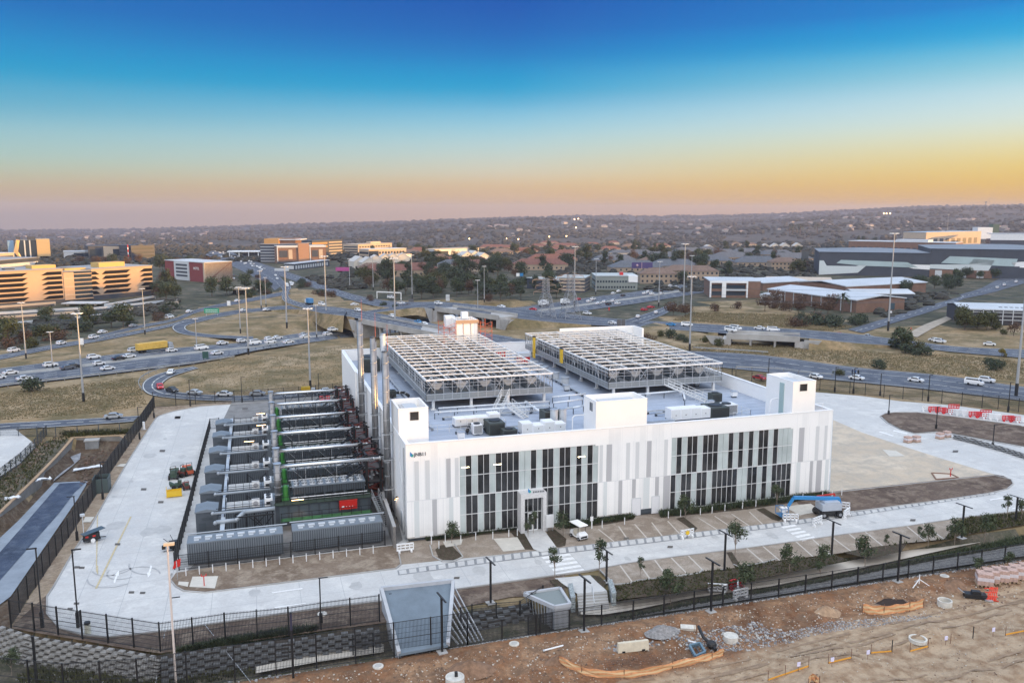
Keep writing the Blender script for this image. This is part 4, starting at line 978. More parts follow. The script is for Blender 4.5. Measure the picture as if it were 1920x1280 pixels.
for i in range(5):
    x,y=35.5,(50,53,56,44,39)[i]; t=thing('drum_vent','round grey roof vent between the frames, '+od(i)+' placed','vent',(x,y,RZ)); q=MB(); q.cyl((x,y,RZ),(x,y,RZ+1.1),.7,n=12); build(q,'drum',LG,t); q=MB(); q.cyl((x,y,RZ+1.1),(x,y,RZ+1.25),.8,n=12); build(q,'cap',STEEL,t); t['label']=['grey drum vent between the frames near their middle','grey drum vent just behind the first by the frame foot','grey drum vent closest to the red tank unit','grey drum vent halfway along the roof gap','grey drum vent nearest the camera in the roof gap'][i]
for i,(x,y,lab) in enumerate(((2.2,14,'left of the white air handler by the left tower'),(34.5,12,'before the flat duct right of the middle tower'),(36.5,22,'between the two frames near the front'),(33.2,33,'between the frames, second from the front'),(50.5,15,'behind the big white air handler'),(56.5,30,'by the right parapet, nearer'),(57.8,20,'close behind the right tower'),(27.5,9.5,'right behind the middle tower'),(8.5,8.0,'beside the white cube unit'))):
    t=thing('roof_vent','small grey roof vent box '+lab,'vent',(x,y,RZ),'small roof vents'); q=MB(); q.box(x,y,RZ+.25,x+.9,y+.8,RZ+1.0); build(q,'box',LG if i%2 else WHITE2,t); q=MB(); q.box(x-.08,y-.08,RZ+1.0,x+.98,y+.88,RZ+1.08); build(q,'cowl',STEEL,t); q=MB(); q.box(x+.1,y+.1,RZ,x+.8,y+.7,RZ+.25); build(q,'curb',DKG,t)
for i,(x0,y0,x1,y1,lab) in enumerate(((9,11.2,24,11.2,'along the rear of the long white air handler'),(34,14,53,14,'across the roof before the right frame'),(34.6,16,34.6,66,'running back between the two frames'),(6.2,14,6.2,60,'along the left side of the left frame'),(40,12.4,49,12.4,'behind the big white air handler'),(9,19.5,28,19.5,'under the stairs before the left frame'))):
    t=thing('cable_tray','galvanised cable tray '+lab,'cable tray',(x0,y0,RZ),'cable trays on the roof'); q=MB(); q.beam((x0,y0,RZ+.35),(x1,y1,RZ+.35),.45,.06); q.beam((x0-.2 if x0==x1 else x0,y0+(0 if x0==x1 else .2),RZ+.42),(x1-.2 if x0==x1 else x1,y1+(0 if x0==x1 else .2),RZ+.42),.05,.12); build(q,'tray',STEEL,t)
    n=int(max(x1-x0,y1-y0)/2.4); q=MB(); [q.cb((lerp(x0,x1,k/n),lerp(y0,y1,k/n),RZ),(.3,.3,.33)) for k in range(n+1)]; build(q,'support_block',DKG,t)
# ---------------------------------------------------------------- chimneys
for i,(bx,by,tx,ty,lab) in enumerate(((-1.0,34.5,671,602,'tallest looking chimney pair, farthest left behind the others'),(-1.3,14.5+1,697,633,'middle chimney pair between the two others'),(-1.0,3.5,720,660,'nearest chimney pair beside the left roof tower'))):
    # stand each pair where its shaft crosses the wall line, height from the photograph
    bx=-.95; by=(36.0,20.5,9.3)[i]; h=top((bx,by,0),ty)
    t=thing('chimney_stack','silver '+lab,'chimney',(bx,by,0),'steel chimney stacks')
    for dx,dy,r,hh in ((0,0,.37,h),(.5,.9,.19,h*.97)):
        b=MB(); b.cyl((bx+dx,by+dy,.5),(bx+dx,by+dy,hh),r,n=18); f=build(b,'flue',INOX,t,smooth=False)
        for p in f.data.polygons: p.use_smooth=len(p.vertices)==4
        b=MB(); z=2.
        while z<hh-.5: b.cyl((bx+dx,by+dy,z),(bx+dx,by+dy,z+.08),r*1.07,n=14); z+=1.9
        build(b,'flue_band',STEEL,f)
        b=MB(); b.cyl((bx+dx,by+dy,hh),(bx+dx,by+dy,hh+.12),r*1.05,n=14,m=0); build(b,'flue_cap',DKG,f)
    b=MB()
    for z in (4,8,11.5): b.box(bx-.5,by-.5,z,0,by-.42,z+.12); b.box(bx-.5,by+.42,z,0,by+.5,z+.12)
    build(b,'wall_bracket',STEEL,t)
    b=MB(); b.cyl((bx+.55,by+.9,h),(bx+.55,by+.9,h+3.5),.035,.015,n=5); build(b,'lightning_rod',SCA,t)
b=thing('silver_flue','pale short flue at the rear left corner of the left roof frame','flue',(6.6,62,RZ)); q=MB(); q.cyl((6.6,62,RZ),(6.6,62,17.2),.5,n=12); build(q,'shell',mat('pale_flue',(.66,.70,.74),.4,.3),b); q=MB(); q.cyl((6.6,62,17.2),(6.6,62,17.4),.56,n=12); build(q,'cap',STEEL,b)
# ================================================================ generator yard
ROWS=[10.2,17.8,27.4,37.8,47.6,56.6]
RW=['nearest','second','third','fourth','fifth','farthest']
def hood():
    t=thing('transformer_kiosk','kiosk','kiosk',(0,0,0)); b=MB()
    b.box(0,0,.25,2.6,3.0,3.0); build(b,'cabinet',GREYM,t)
    b=MB(); b.add([(-.1,-.15,3.0),(2.7,-.15,3.0),(2.7,3.1,3.0),(-.1,3.1,3.0),(-.1,-.15,3.12),(1.3,-.15,3.42),(2.7,-.15,3.12),(-.1,3.1,3.12),(1.3,3.1,3.42),(2.7,3.1,3.12)],[(0,3,2,1),(0,1,6,5,4),(3,7,8,9,2),(0,4,7,3),(1,2,9,6),(4,5,8,7),(5,6,9,8)]); build(b,'hood',GREYL,t)
    b=MB(); b.box(.7,-.05,1.9,2.0,0,2.3); b.box(.3,-.05,.5,1.2,0,1.6); build(b,'panel',DKG,t)
    b=MB(); b.box(0,.1,0,2.6,2.9,.25); build(b,'plinth',BLACK,t); b=MB(); b.cb((2.9,.6,.4),(.5,.9,1.8)); b.cyl((2.9,.6,2.2),(2.9,.6,2.5),.2); build(b,'side_cabinet',GREYL,t)
    return t
hp=proto(hood())
for i,y in enumerate(ROWS): hp.put((-25.1+.15*i,y-.2,0),0,f'grey hooded kiosk at the left end of the {RW[i]} generator row',None,'hooded kiosks of the generator yard')
def genrow():
    t=thing('generator_unit','generator','generator',(0,0,0))
    b=MB(); b.box(0,0,0,12.3,3.2,3.1); c=build(b,'enclosure',GREYM,t)
    b=MB()
    for i in range(9): b.box(.5+i*1.3,-.04,.5,1.5+i*1.3,0,2.6)
    build(b,'wall_panel',mat('grey_panel',(.10,.13,.155),.5,var=.1,vs=1),c)
    b=MB()
    for i in range(60): b.box(.1+i*.2,-.03,2.72,.2+i*.2,0,3.0)
    build(b,'rib',DKG,c)
    b=MB(); b.box(-.1,-.9,3.1,12.4,3.3,3.18); build(b,'deck',GREEND,t)
    b=MB(); b.box(2.3,.5,3.95,11.6,2.9,4.9); [b.box(2.4+k*1.3,.45,3.18,2.55+k*1.3,2.9,4.9) for k in range(8)]; rb=build(b,'radiator_body',DKG,t); b=MB(); [b.box(2.35+k*.31,.46,4.0,2.42+k*.31,.5,4.85) for k in range(30)]; build(b,'fin',BLACK,rb); b=MB(); b.tube([(2.0,.3,3.6),(11.9,.3,3.6)],.09,n=6); b.tube([(2.0,3.1,4.2),(12.2,3.1,4.2)],.07,n=6); b.tube([(2.2,.1,3.35),(12.2,.1,3.35)],.05,n=5); build(b,'coolant_pipe',STEEL,t)
    b=MB(); b.box(2.2,.4,4.9,11.7,3.0,5.05); build(b,'radiator_top',GREYL,t)
    for i in range(9):
        for s in (1.05,2.3):
            b=MB(); X=2.8+i*1.03; b.cyl((X,s,5.05),(X,s,5.24),.40,.36,n=10,cap=False); b.cyl((X,s,5.05),(X,s,5.16),.33,n=8,m=1); b.ball((X,s,5.18),.12,n=6,k=4); build(b,'cooling_fan',[LG,BLACK],t)
    b=MB(); b.cyl((1.35,.8,3.2),(1.35,.8,5.0),.34,n=12); b.ball((1.35,.8,5.0),.34,n=12,k=6); b.cyl((1.35,1.5,3.3),(1.35,1.5,4.4),.22); b.box(.9,.5,3.2,1.8,1.9,3.5); build(b,'green_silencer',GREEN,t)
    b=MB(); b.box(.75,2.1,3.2,1.9,2.9,4.6); build(b,'green_cabinet',mat('dark_green_cabinet',(.05,.14,.09),.5),t)
    b=MB()
    for i in range(13):
        X=.05+i*1.02; b.beam((X,-.85,3.18),(X,-.85,4.2),.045)
    for z in (3.7,4.2): b.beam((0,-.85,z),(12.3,-.85,z),.045)
    for i in range(13): X=.05+i*1.02; b.beam((X,3.25,3.18),(X,3.25,4.2),.045)
    for z in (3.7,4.2): b.beam((0,3.25,z),(12.3,3.25,z),.045)
    build(b,'deck_railing',BLACK,t)
    # exhaust
    b=MB(); b.cyl((.45,.6,3.15),(.45,.6,8.3),.46,n=20); o=build(b,'exhaust_stack',INOX,t)
    for p in o.data.polygons: p.use_smooth=len(p.vertices)==4
    b=MB(); [b.cyl((.45,.6,z),(.45,.6,z+.06),.52,n=20) for z in (4.2,5.2,6.2,7.2)]; b.cyl((.45,.6,8.3),(.45,.6,8.36),.52,n=20); build(b,'stack_band',STEEL,o)
    b=MB(); b.cyl((.9,.6,7.85),(12.9,.6,7.85),.25,n=14); b.ball((12.9,.6,7.85),.26,n=12,k=6); o=build(b,'exhaust_pipe',mat('exhaust_pipe_steel',(.72,.72,.72),.25,.9),t,smooth=True)
    b=MB(); [b.box(.95+i*2,.32,7.5,1.05+i*2,.88,7.58) for i in range(6)]; build(b,'pipe_bracket',STEEL,o)
    b=MB(); [b.beam((1.05,1.2,3.2+k*.4),(1.05,1.6,3.2+k*.4),.04) for k in range(11)]; b.beam((1.05,1.2,3.2),(1.05,1.2,7.7),.05); b.beam((1.05,1.6,3.2),(1.05,1.6,7.7),.05); build(b,'ladder',BLACK,t)
    b=MB(); [(b.beam((x,.6,5.0),(x,.6,7.6),.08),b.beam((x,2.8,5.0),(x,2.8,6.6),.06),b.beam((x,.6,6.5),(x,2.8,6.5),.06),b.beam((x,.6,5.2),(x+1.6,.6,7.4),.05)) for x in (3,5.4,7.8,10.2)]; b.beam((3,2.8,6.6),(12.4,2.8,6.6),.07); b.beam((3,.6,6.5),(12.4,.6,6.5),.05); build(b,'support_frame',BLACK,t)
    for x in (4,8): b=MB(); b.beam((x,.6,5.1),(x,.6,7.7),.05); b.beam((x,.6,5.6),(x-2,.6,7.7),.03); build(b,'hanger',STEEL,t)
    # mid section: ventilated container with air conditioner
    b=MB(); b.box(-6.2,.2,0,-.6,3.0,2.9); b.box(-.6,.0,0,0,3.1,3.6); m=build(b,'switch_room',GREYL,t)
    b=MB(); [b.box(-6.1+i*.28,.15,.3,-5.98+i*.28,.2,2.7) for i in range(20)]; build(b,'rib',GREYM,m)
    b=MB(); [b.box(-6,.5+k*.55,2.9,-2.4,.62+k*.55,3.0) for k in range(5)]; build(b,'roof_rail',STEELM,m)
    b=MB(); b.box(-2.9,.15,2.95,-1.9,.65,3.9); a=build(b,'air_conditioner',WHITE2,t); b=MB(); b.cyl((-2.4,.16,3.4),(-2.4,.1,3.4),.32,n=14); build(b,'fan_grille',MG,a); b=MB(); b.box(-2.85,.7,3.9,-1.95,.95,4.0); build(b,'lid',BLACK,a)
    b=MB(); b.box(-1.3,.1,2.9,-.3,2.2,3.9); v=build(b,'vent_box',WHITE2,t); b=MB(); b.cyl((-.8,.6,3.9),(-.8,.6,4.0),.33,n=12); b.cyl((-.8,1.6,3.9),(-.8,1.6,4.0),.33,n=12); b.box(-1.1,.05,3.1,-.5,.1,3.5); build(b,'vent_opening',BLACK,v)
    b=MB(); [b.beam((x,.15,2.9),(x,.15,3.95),.05) for x in (-6.1,-5,-4,-3.2,-1.6)]; [b.beam((-6.1,.15,z),(-1.6,.15,z),.045) for z in (3.45,3.95)]; [b.beam((-6.1,y_,2.9),(-6.1,y_,3.95),.05) for y_ in (1.2,2.2,3.0)]; b.beam((-6.1,.15,3.95),(-6.1,3.0,3.95),.045); build(b,'roof_railing',BLACK,t)
    # white pipe on black trestle, in front of the switch room
    b=MB(); b.tube([(-7.6,-1.3,3.1),(-.5,-1.3,3.1)],.18,n=12); b.ball((-7.6,-1.3,3.1),.24,n=10,k=6); build(b,'transfer_pipe',mat('white_pipe',(.33,.37,.41),.4,.3),t,smooth=True)
    for k,x in enumerate((-6.2,-3.6,-1.0)):
        b=MB(); b.beam((x,-1.7,0),(x,-1.7,2.75),.13); b.beam((x,-.9,0),(x,-.9,2.75),.13); b.beam((x,-1.8,2.75),(x,-.8,2.75),.12); build(b,'trestle',BLACK,t)
    b=MB(); b.beam((-7.2,-1.75,3.5),(-.4,-1.75,3.5),.07); b.beam((-7.2,-.85,3.5),(-.4,-.85,3.5),.07); b.beam((-3.6,-1.7,.1),(-1.0,-1.7,2.7),.08); b.beam((-1.0,-1.7,.1),(-3.6,-1.7,2.7),.08); build(b,'trestle_rail',BLACK,t)
    return t
gp_=proto(genrow())
for i,y in enumerate(ROWS): gp_.put((-15.4+.05*i,y,0),0,f'grey generator unit with fans, green silencer and silver exhaust, {RW[i]} of the six rows',None,'generator rows beside the building')
t=thing('maintenance_walkway','green floored walkway with black railing along the nearest generator front','walkway',(-15,8.3,0)); b=MB(); b.box(-14.8,8.2,1.3,-3.2,9.2,1.4); build(b,'floor',mat('green_walk',(.05,.16,.06),.7,var=.3,vs=1),t)
for x in range(10): b=MB(); X=-14.7+x*1.26; b.beam((X,8.25,0),(X,8.25,2.4),.07); build(b,'post',BLACK,t)
b=MB(); b.beam((-14.8,8.25,1.9),(-3.2,8.25,1.9),.05); b.beam((-14.8,8.25,2.4),(-3.2,8.25,2.4),.05); build(b,'rail',BLACK,t)
# red tank box, lights
t=thing('fuel_tank_box','bright red box fixed on the front of the nearest generator enclosure','tank',(-6.4,9.2,1.7)); b=MB(); b.box(-7.3,9.3,1.75,-5.0,10.15,2.95); build(b,'body',RED,t); b=MB(); b.box(-7.35,9.25,2.95,-4.95,10.2,3.02); build(b,'lid',mat('red_lid',(.6,.05,.04),.4),t); b=MB(); b.box(-7.0,9.27,2.05,-6.7,9.3,2.25); [b.cyl((x,9.3,2.15),(x,9.26,2.15),.05) for x in (-6.4,-6.0,-5.6)]; build(b,'label_plate',WHITE2,t)
for i,(x,y,z) in enumerate(((-12.4,9.15,1.2),(-16.6,48.5,4.3),(-16.6,57.2,4.3),(-18.6,38.6,4.2),(-12.6,9.2,3.7),(-18.2,7.3,3.5))):
    t=thing('yard_lamp',['tube lamp glowing under the walkway of the nearest generator','tube lamp glowing above the fifth generator row','tube lamp glowing above the farthest generator row','tube lamp glowing above the fourth row','tube lamp on the deck beside the nearest exhaust stack','tube lamp under the white pipe left of the nearest generator'][i],'lamp',(x,y,z)); b=MB(); b.box(x-.75,y-.05,z,x+.75,y+.05,z+.07); build(b,'tube',LAMPE,t); b=MB(); b.box(x-.8,y-.07,z+.07,x+.8,y+.07,z+.12); b.box(x-.03,y,z+.12,x+.03,y+.05,z+.5); build(b,'bracket',DKG,t)
# trunk duct along the kiosks
t=thing('trunk_duct','long white duct running away along the hooded kiosks','duct',(-21.9,2.5,2.6)); b=MB(); b.box(-22.0,3.2,2.35,-21.5,62,2.7); build(b,'casing',mat('white_duct',(.48,.52,.56),.4,.2),t)
b=MB(); [b.box(-22.02,3.2+k*2.9,2.3,-21.48,3.3+k*2.9,2.75) for k in range(20)]; build(b,'flange',STEEL,t); b=MB(); [(b.beam((-21.95,3.5+k*4.2,0),(-21.95,3.5+k*4.2,2.35),.1),b.beam((-21.55,3.5+k*4.2,0),(-21.55,3.5+k*4.2,2.35),.1)) for k in range(14)]; build(b,'duct_support',BLACK,t)
# black trestles with braces at the front
t=thing('pipe_trestle','black braced trestle carrying bent white pipe in front of the nearest row','trestle',(-20,6,0))
for x in (-20.3,-18.0,-15.8): b=MB(); b.beam((x,6.3,0),(x,6.3,3.2),.18); b.beam((x,7.6,0),(x,7.6,3.2),.18); build(b,'column',BLACK,t)
b=MB(); b.beam((-20.3,6.3,3.2),(-15.6,6.3,3.2),.16); b.beam((-20.3,7.6,3.2),(-15.6,7.6,3.2),.16); b.beam((-18,6.3,.2),(-15.8,6.3,3.1),.1); b.beam((-15.8,6.3,.2),(-18,6.3,3.1),.1); build(b,'brace',BLACK,t)
b=MB(); b.tube([(-22.5,6.2,2.9),(-20.2,6.2,2.9),(-19.2,7.2,3.5),(-15.5,7.2,3.6)],.27,n=12); [b.ball(p,.28,n=10,k=6) for p in ((-20.2,6.2,2.9),(-19.2,7.2,3.5),(-22.6,6.2,2.8))]; build(b,'pipe',MATS['white_pipe'],t,smooth=True)
# pipe racks against the building
def rack():
    t=thing('pipe_rack','rack','pipe rack',(0,0,0)); 
    for x,y in ((0,0),(0,2.2),(1.3,0),(1.3,2.2)):
        b=MB(); b.beam((x,y,0),(x,y,8.2),.22); build(b,'column',BLACK,t)
    b=MB()
    for z in (2.2,4.2,6.1,7.9):
        b.beam((-.3,0,z),(1.6,0,z),.16); b.beam((-.3,2.2,z),(1.6,2.2,z),.16); b.beam((0,-.3,z),(0,2.5,z),.16); b.beam((1.3,-.3,z),(1.3,2.5,z),.16)
    build(b,'cross_beam',BLACK,t)
    b=MB(); b.beam((-3.6,.2,3.6),(0,.2,6.6),.14); b.beam((-3.2,1.8,3.2),(0,1.8,6.2),.14); b.beam((-3.6,.2,5.6),(0,.2,7.9),.12); b.beam((0,0,.2),(0,2.2,4),.1); b.beam((1.3,2.2,.2),(1.3,0,4),.1); build(b,'diagonal_brace',BLACK,t)
    b=MB(); rnd=random.Random(3)
    for k in range(60):
        z=rnd.uniform(1.5,7.8); y=rnd.uniform(0,4.8); b.beam((rnd.uniform(-.3,.3),y,z),(rnd.uniform(.9,1.7),y+rnd.uniform(-.6,.6),z+rnd.uniform(-.8,.8)),.07)
    for y in (.6,3.2,4.2): b.beam((.2,y,0),(.2,y,7.5),.1); b.beam((1.5,y,0),(1.5,y,7.5),.1)
    build(b,'red_bracing',REDOX,t)
    b=MB(); 
    for k in range(3): b.box(-.2,.2,2.3+k*1.9,1.6,4.8,2.36+k*1.9)
    build(b,'grating',mat('walkway_grating',(.11,.10,.10),.7),t)
    b=MB(); [b.tube([(.3+k*.35,0,5.0+k*.2),(.3+k*.35,5,5.0+k*.2)],.09,n=6) for k in range(3)]; b.tube([(-4.5,1,3.5),(.6,1,3.5),(.6,1,6)],.12,n=8); build(b,'cooling_pipe',STEEL,t)
    return t
rp=proto(rack())
for i,y in enumerate(ROWS): rp.put((-3.3+.1*i,y+.4+(1.5 if i==0 else 0),0),0,f'black pipe rack with red bracing by the wall, at the {RW[i]} generator row',(1.45,1.3,1),'pipe racks between generators and building')
# elbow feeding the nearest chimney
duct('exhaust_link','silver pipe bending along the wall from the nearest pipe towards the chimney','duct',[(-2.4,10.8,7.85),(-.95,10.8,7.9),(-.95,9.8,8.4)],.24)
# stair at the end of the nearest generator
stair('steel stair down from the deck of the nearest generator',(-1.4,6.4,0),(-2.6,9.6,3.1),1.0,STEEL,'yard_stair')
# battery containers
def cont(label,x0,x1,y0):
    t=thing('battery_container',label,'container',(x0,y0,0)); b=MB(); b.box(x0,y0,.15,x1,y0+2.5,2.72); s=build(b,'shell',GREYM,t)
    b=MB(); n=int((x1-x0)/.26)
    for i in range(n): a=x0+.1+i*(x1-x0-.2)/n; b.box(a,y0-.06,.3,a+.13,y0,2.6)
    build(b,'corrugation',GREYL,s)
    b=MB(); b.box(x0-.02,y0-.08,2.6,x1+.02,y0+2.52,2.76); build(b,'roof',GREYL,t)
    for i in range(8): a=x0+.7+i*(x1-x0-1)/8; b=MB(); b.box(a,y0+1.1,2.76,a+.8,y0+1.6,2.88); b.box(a+.05,y0+.5,2.76,a+.6,y0+.8,2.84); build(b,'roof_hatch',LG,t)
    b=MB(); [b.box(x,y0+.1,0,x+.3,y0+2.4,.15) for x in (x0,(x0+x1)/2,x1-.3)]; build(b,'footing',CONC,t)
    b=MB(); b.tube([(x0-.2,y0+2.7,2.85),(x1+.6,y0+2.7,2.85)],.09,n=8); build(b,'pipe',MATS['white_pipe'],t)
cont('ribbed grey battery container at the front of the yard, left one',-25.5,-14.8,.5); cont('ribbed grey battery container at the front of the yard, right one',-13.7,-2.9,.9)
# slanting wall by the building corner
t=thing('yard_wall','narrow grey concrete wall between the yard and the building corner','wall',(-1.9,-1,0)); b=MB(); b.prism([(-1.95,-1.3),(-1.65,-1.3),(-1.0,14),(-1.3,14)],0,2.7); build(b,'wall_body',mat('weathered_wall',(.19,.18,.17),.9,var=.2,vs=.8),t); b=MB(); b.prism([(-2.0,-1.35),(-1.6,-1.35),(-.95,14.05),(-1.35,14.05)],2.7,2.8); build(b,'coping',CONC,t)
# ================================================================ fences
def fence(label,P,h=2.4,post=2.8,nm='security_fence',m=BLACK,pw=.12,wx=.13,wt=.018,rails=(.95,.5,.05),base=None,group=None,hw=None,meshm=None):
    P=[Vector((p[0],p[1],p[2] if len(p)>2 else 0)) for p in P]
    t=thing(nm,label,'fence',tuple(P[0]),group); w_=MB(); tot=0; np_=0
    hz=hw or [h*r for r in rails]
    for p,q in zip(P,P[1:]):
        L0=(q-p).length; n=max(1,round(L0/post)); d=(q-p)/L0; nn=Vector((-d.y,d.x,0))
        for i in range(n+(1 if q is P[-1] else 0)):
            r=p.lerp(q,i/n); b=MB(); b.cb((r.x,r.y,r.z-.1),(pw,pw,h+.15),rz=math.atan2(d.y,d.x)); build(b,'post',m,t)
        k=int(L0/wx)
        for i in range(k):
            r=p+d*((i+.5)*wx); a=r+nn*.03
            w_.add([(a.x-d.x*wt,a.y-d.y*wt,r.z+.05),(a.x+d.x*wt,a.y+d.y*wt,r.z+.05),(a.x+d.x*wt,a.y+d.y*wt,r.z+h),(a.x-d.x*wt,a.y-d.y*wt,r.z+h),(a.x+nn.x*wt,a.y+nn.y*wt,r.z+.05),(a.x+nn.x*wt,a.y+nn.y*wt,r.z+h)],[(0,1,2,3),(1,4,5,2),(4,0,3,5)])
        for z in hz: w_.beam(p+nn*.04+Vector((0,0,z)),q+nn*.04+Vector((0,0,z)),.045)
        for z in (h*.2,h*.35,h*.65,h*.8): w_.beam(p+nn*.04+Vector((0,0,z)),q+nn*.04+Vector((0,0,z)),.02)
    build(w_,'mesh_panel',meshm or mat('fence_mesh',(.02,.022,.025),.6),t)
    return t
def g2(*q): return [tuple(G(x,y,z)) for x,y,z in q]
fence('tall black mesh fence at the rounded lower left corner of the yard',[tuple(G(x,y,-.05)) for x,y in ((21,1175),(155,1197),(301,1221),(423,1202),(542,1190),(602,1180),(712,1165))],2.9,2.7)
fence('black mesh fence with close posts climbing the left side of the yard',[tuple(G(x,y,-.05)) for x,y in ((21,1175),(53,1122),(139,992),(210,881),(262,807),(290,764))],2.6,2.9)
fence('black mesh fence along the far left end of the yard',[tuple(G(x,y,-.05)) for x,y in ((290,764),(330,760),(475,752),(560,746),(655,738))],2.6,3.6)
fence('black mesh fence beyond the yard at the right of the building',[tuple(G(x,y,-.05)) for x,y in ((1350,712),(1440,722),(1537,731),(1622,740),(1729,751),(1841,764),(1871,766),(1990,783))],2.8,3.8)
fence('upright black fence along the dirt ground, left taller part',[(-40,-20,-1.3),(-34,-23.2,-1.2),(-28,-24.4,-1.1),(-20,-24.7,-1.0),(1.4,-24.7,-1.0)],3.4,3.6,rails=(.99,.5,.03))
fence('upright black fence along the dirt ground, right lower part',[(1.4,-24.7,-1),(26,-24.7,-1),(50,-24.75,-1),(78,-25,-1),(100,-25,-1)],2.1,3.3,wt=.024,rails=(.99,.03),m=BLACK)
fence('low black fence inside the generator yard in front of the containers',[(-26.4,-.5,0),(-20,-.5,0),(-14,-.4,0),(-2.8,-.1,0)],1.9,2.9)
fence('black fence on the left side of the generator yard',[(-26.9,0,0),(-26.5,20,0),(-26.2,44,0),(-25.8,66,0)],2.0,2.1,wt=.016)
fence('short black fence closing the far end of the generator yard',[(-25.8,66,0),(-24.2,66.2,0)],2.0,1.5)
fence('dark fence round the outer lot at far left, running down',[tuple(G(x,y,-.1)) for x,y in ((-20,918),(0,900),(40,868),(66,842),(88,815))],1.8,2.5,m=DKG,wt=.012)
fence('dark fence along the lower left road',[tuple(G(x,y,-.1)) for x,y in ((-40,822),(0,818),(105,818),(225,811),(262,806))],1.8,3.5,m=DKG,wt=.012)
fence('black railing above the dark block wall by the gatehouse',[tuple(G(x,y,-.05)) for x,y in ((864,1165),(885,1159),(975,1152),(1018,1122))],1.5,2.4,m=BLACK,wt=.012)
fence('black gate railing left of the small gatehouse roof',[tuple(G(x,y,-1.4)) for x,y in ((990,1190),(1035,1183))],2.0,1.3,wt=.02)
fence('black fence panel left of the big slanting roof',[tuple(G(x,y,-1.7)) for x,y in ((662,1230),(700,1226),(740,1219))],2.2,2.0,nm='pedestrian_gate')
# ---------------------------------------------------------------- retaining block walls (open stacked blocks)
BLK=mat('wall_block',(.25,.245,.235),.9,var=.25,vs=1.3); BLKD=mat('wall_block_dark',(.12,.125,.13),.9,var=.25,vs=1.3); SOILB=mat('block_pocket',(.05,.045,.04),.95)
def blockwall(label,P,zt,zb,batter=.9,m=BLK,bw=.62,bh=.27,nm='retaining_wall'):
    P=[Vector((p[0],p[1],0)) for p in P]; t=thing(nm,label,'retaining wall',tuple(P[0])); b=MB(); bk=MB()
    acc=0; seg=[]
    rows=int((zt-zb)/bh)
    for a,c in zip(P,P[1:]):
        d=(c-a); L0=d.length; d.normalize(); n=Vector((d.y,-d.x,0))
        k=int(L0/bw)
        for r in range(rows):
            off=n*(batter*(r/rows)); z=zt-(r+1)*bh
            for i in range(k):
                if (i+r)%2: continue
                q=a+d*((i+.5)*bw)+off; b.cb((q.x,q.y,z+.02),(bw*.98,.42,bh*.92),rz=math.atan2(d.y,d.x))
            q0=a+off-n*.12; q1=c+off-n*.12; b.beam((q0.x,q0.y,z+.0),(q1.x,q1.y,z+.0),.5,.07)
        q0=a-n*.25; q1=c-n*.25; o=n*batter
        bk.add([(q0.x,q0.y,zt),(q1.x,q1.y,zt),((q1+o).x,(q1+o).y,zb),((q0+o).x,(q0+o).y,zb)],[(3,2,1,0)])
    build(b,'block_courses',m,t); build(bk,'soil_backing',SOILB,t); return t
pw=[G(x,y) for x,y in ((0,1172),(60,1192),(160,1207),(240,1219),(301,1231))]
blockwall('pale honeycomb block wall below the fence, lower left corner',pw,-.1,-2.9,1.3)
blockwall('dark honeycomb block wall below the yard fence, left of the slanting roof',[G(x,y) for x,y in ((301,1231),(400,1213),(540,1198),(640,1184),(712,1174))],-.1,-2.0,1.3,BLKD)
blockwall('dark block wall right of the slanting roof, under the short railing',[G(x,y) for x,y in ((860,1152),(930,1140),(1000,1128))],-.1,-1.5,1.3,BLKD,bw=.7)
blockwall('curved grey block kerb wall of the round soil island at right',[G(x,y) for x,y in ((1788,822),(1830,832),(1880,846),(1930,862),(2000,884))],.75,0,.3,mat('wall_block_mid',(.22,.225,.23),.9,var=.2,vs=1),bw=.6,bh=.18)
t=thing('basin_wall','long concrete wall with a sandy top edge beside the sunken channel','retaining wall',tuple(G(0,961)))
P=[G(x,y,0) for x,y in ((-60,1003),(0,961),(69,894),(104,858),(137,821),(225,817),(247,828))]
b=MB(); c=MB()
for a,q in zip(P,P[1:]): b.beam((a.x,a.y,-1),(q.x,q.y,-1),.35,2.1); c.beam((a.x,a.y,.08),(q.x,q.y,.08),.45,.12)
build(b,'wall_body',mat('damp_concrete',(.20,.195,.185),.9,var=.2,vs=.6),t); build(c,'sandy_top',mat('ochre_sand',(.36,.25,.155),.95,var=.25,vs=2),t)
t=thing('inlet_box','grey concrete inlet chamber in the dark basin','chamber',tuple(G(174,838,-1.8))); p=G(174,840,-1.8); b=MB(); b.cb((p.x,p.y,p.z),(2.2,1.6,1.5)); build(b,'body',CONCD,t); b=MB(); b.cb((p.x,p.y,p.z+1.5),(2.5,1.9,.2)); build(b,'slab',CONC,t)
t=thing('dark_tank','dark green open box standing at the fence of the left yard edge','tank',tuple(G(190,925,-.6))); p=G(192,925,-.5); b=MB(); b.cb((p.x-1.0,p.y,p.z),(.1,2.6,2.6)); b.cb((p.x+1.0,p.y,p.z),(.1,2.6,2.6)); b.cb((p.x,p.y-1.3,p.z),(2.1,.1,2.6)); b.cb((p.x,p.y+1.3,p.z),(2.1,.1,2.6)); build(b,'side_wall',mat('dark_green_grey',(.06,.085,.085),.6),t); b=MB(); b.cb((p.x,p.y,p.z+2.0),(1.9,2.5,.05)); build(b,'inner_floor',BLACK,t)
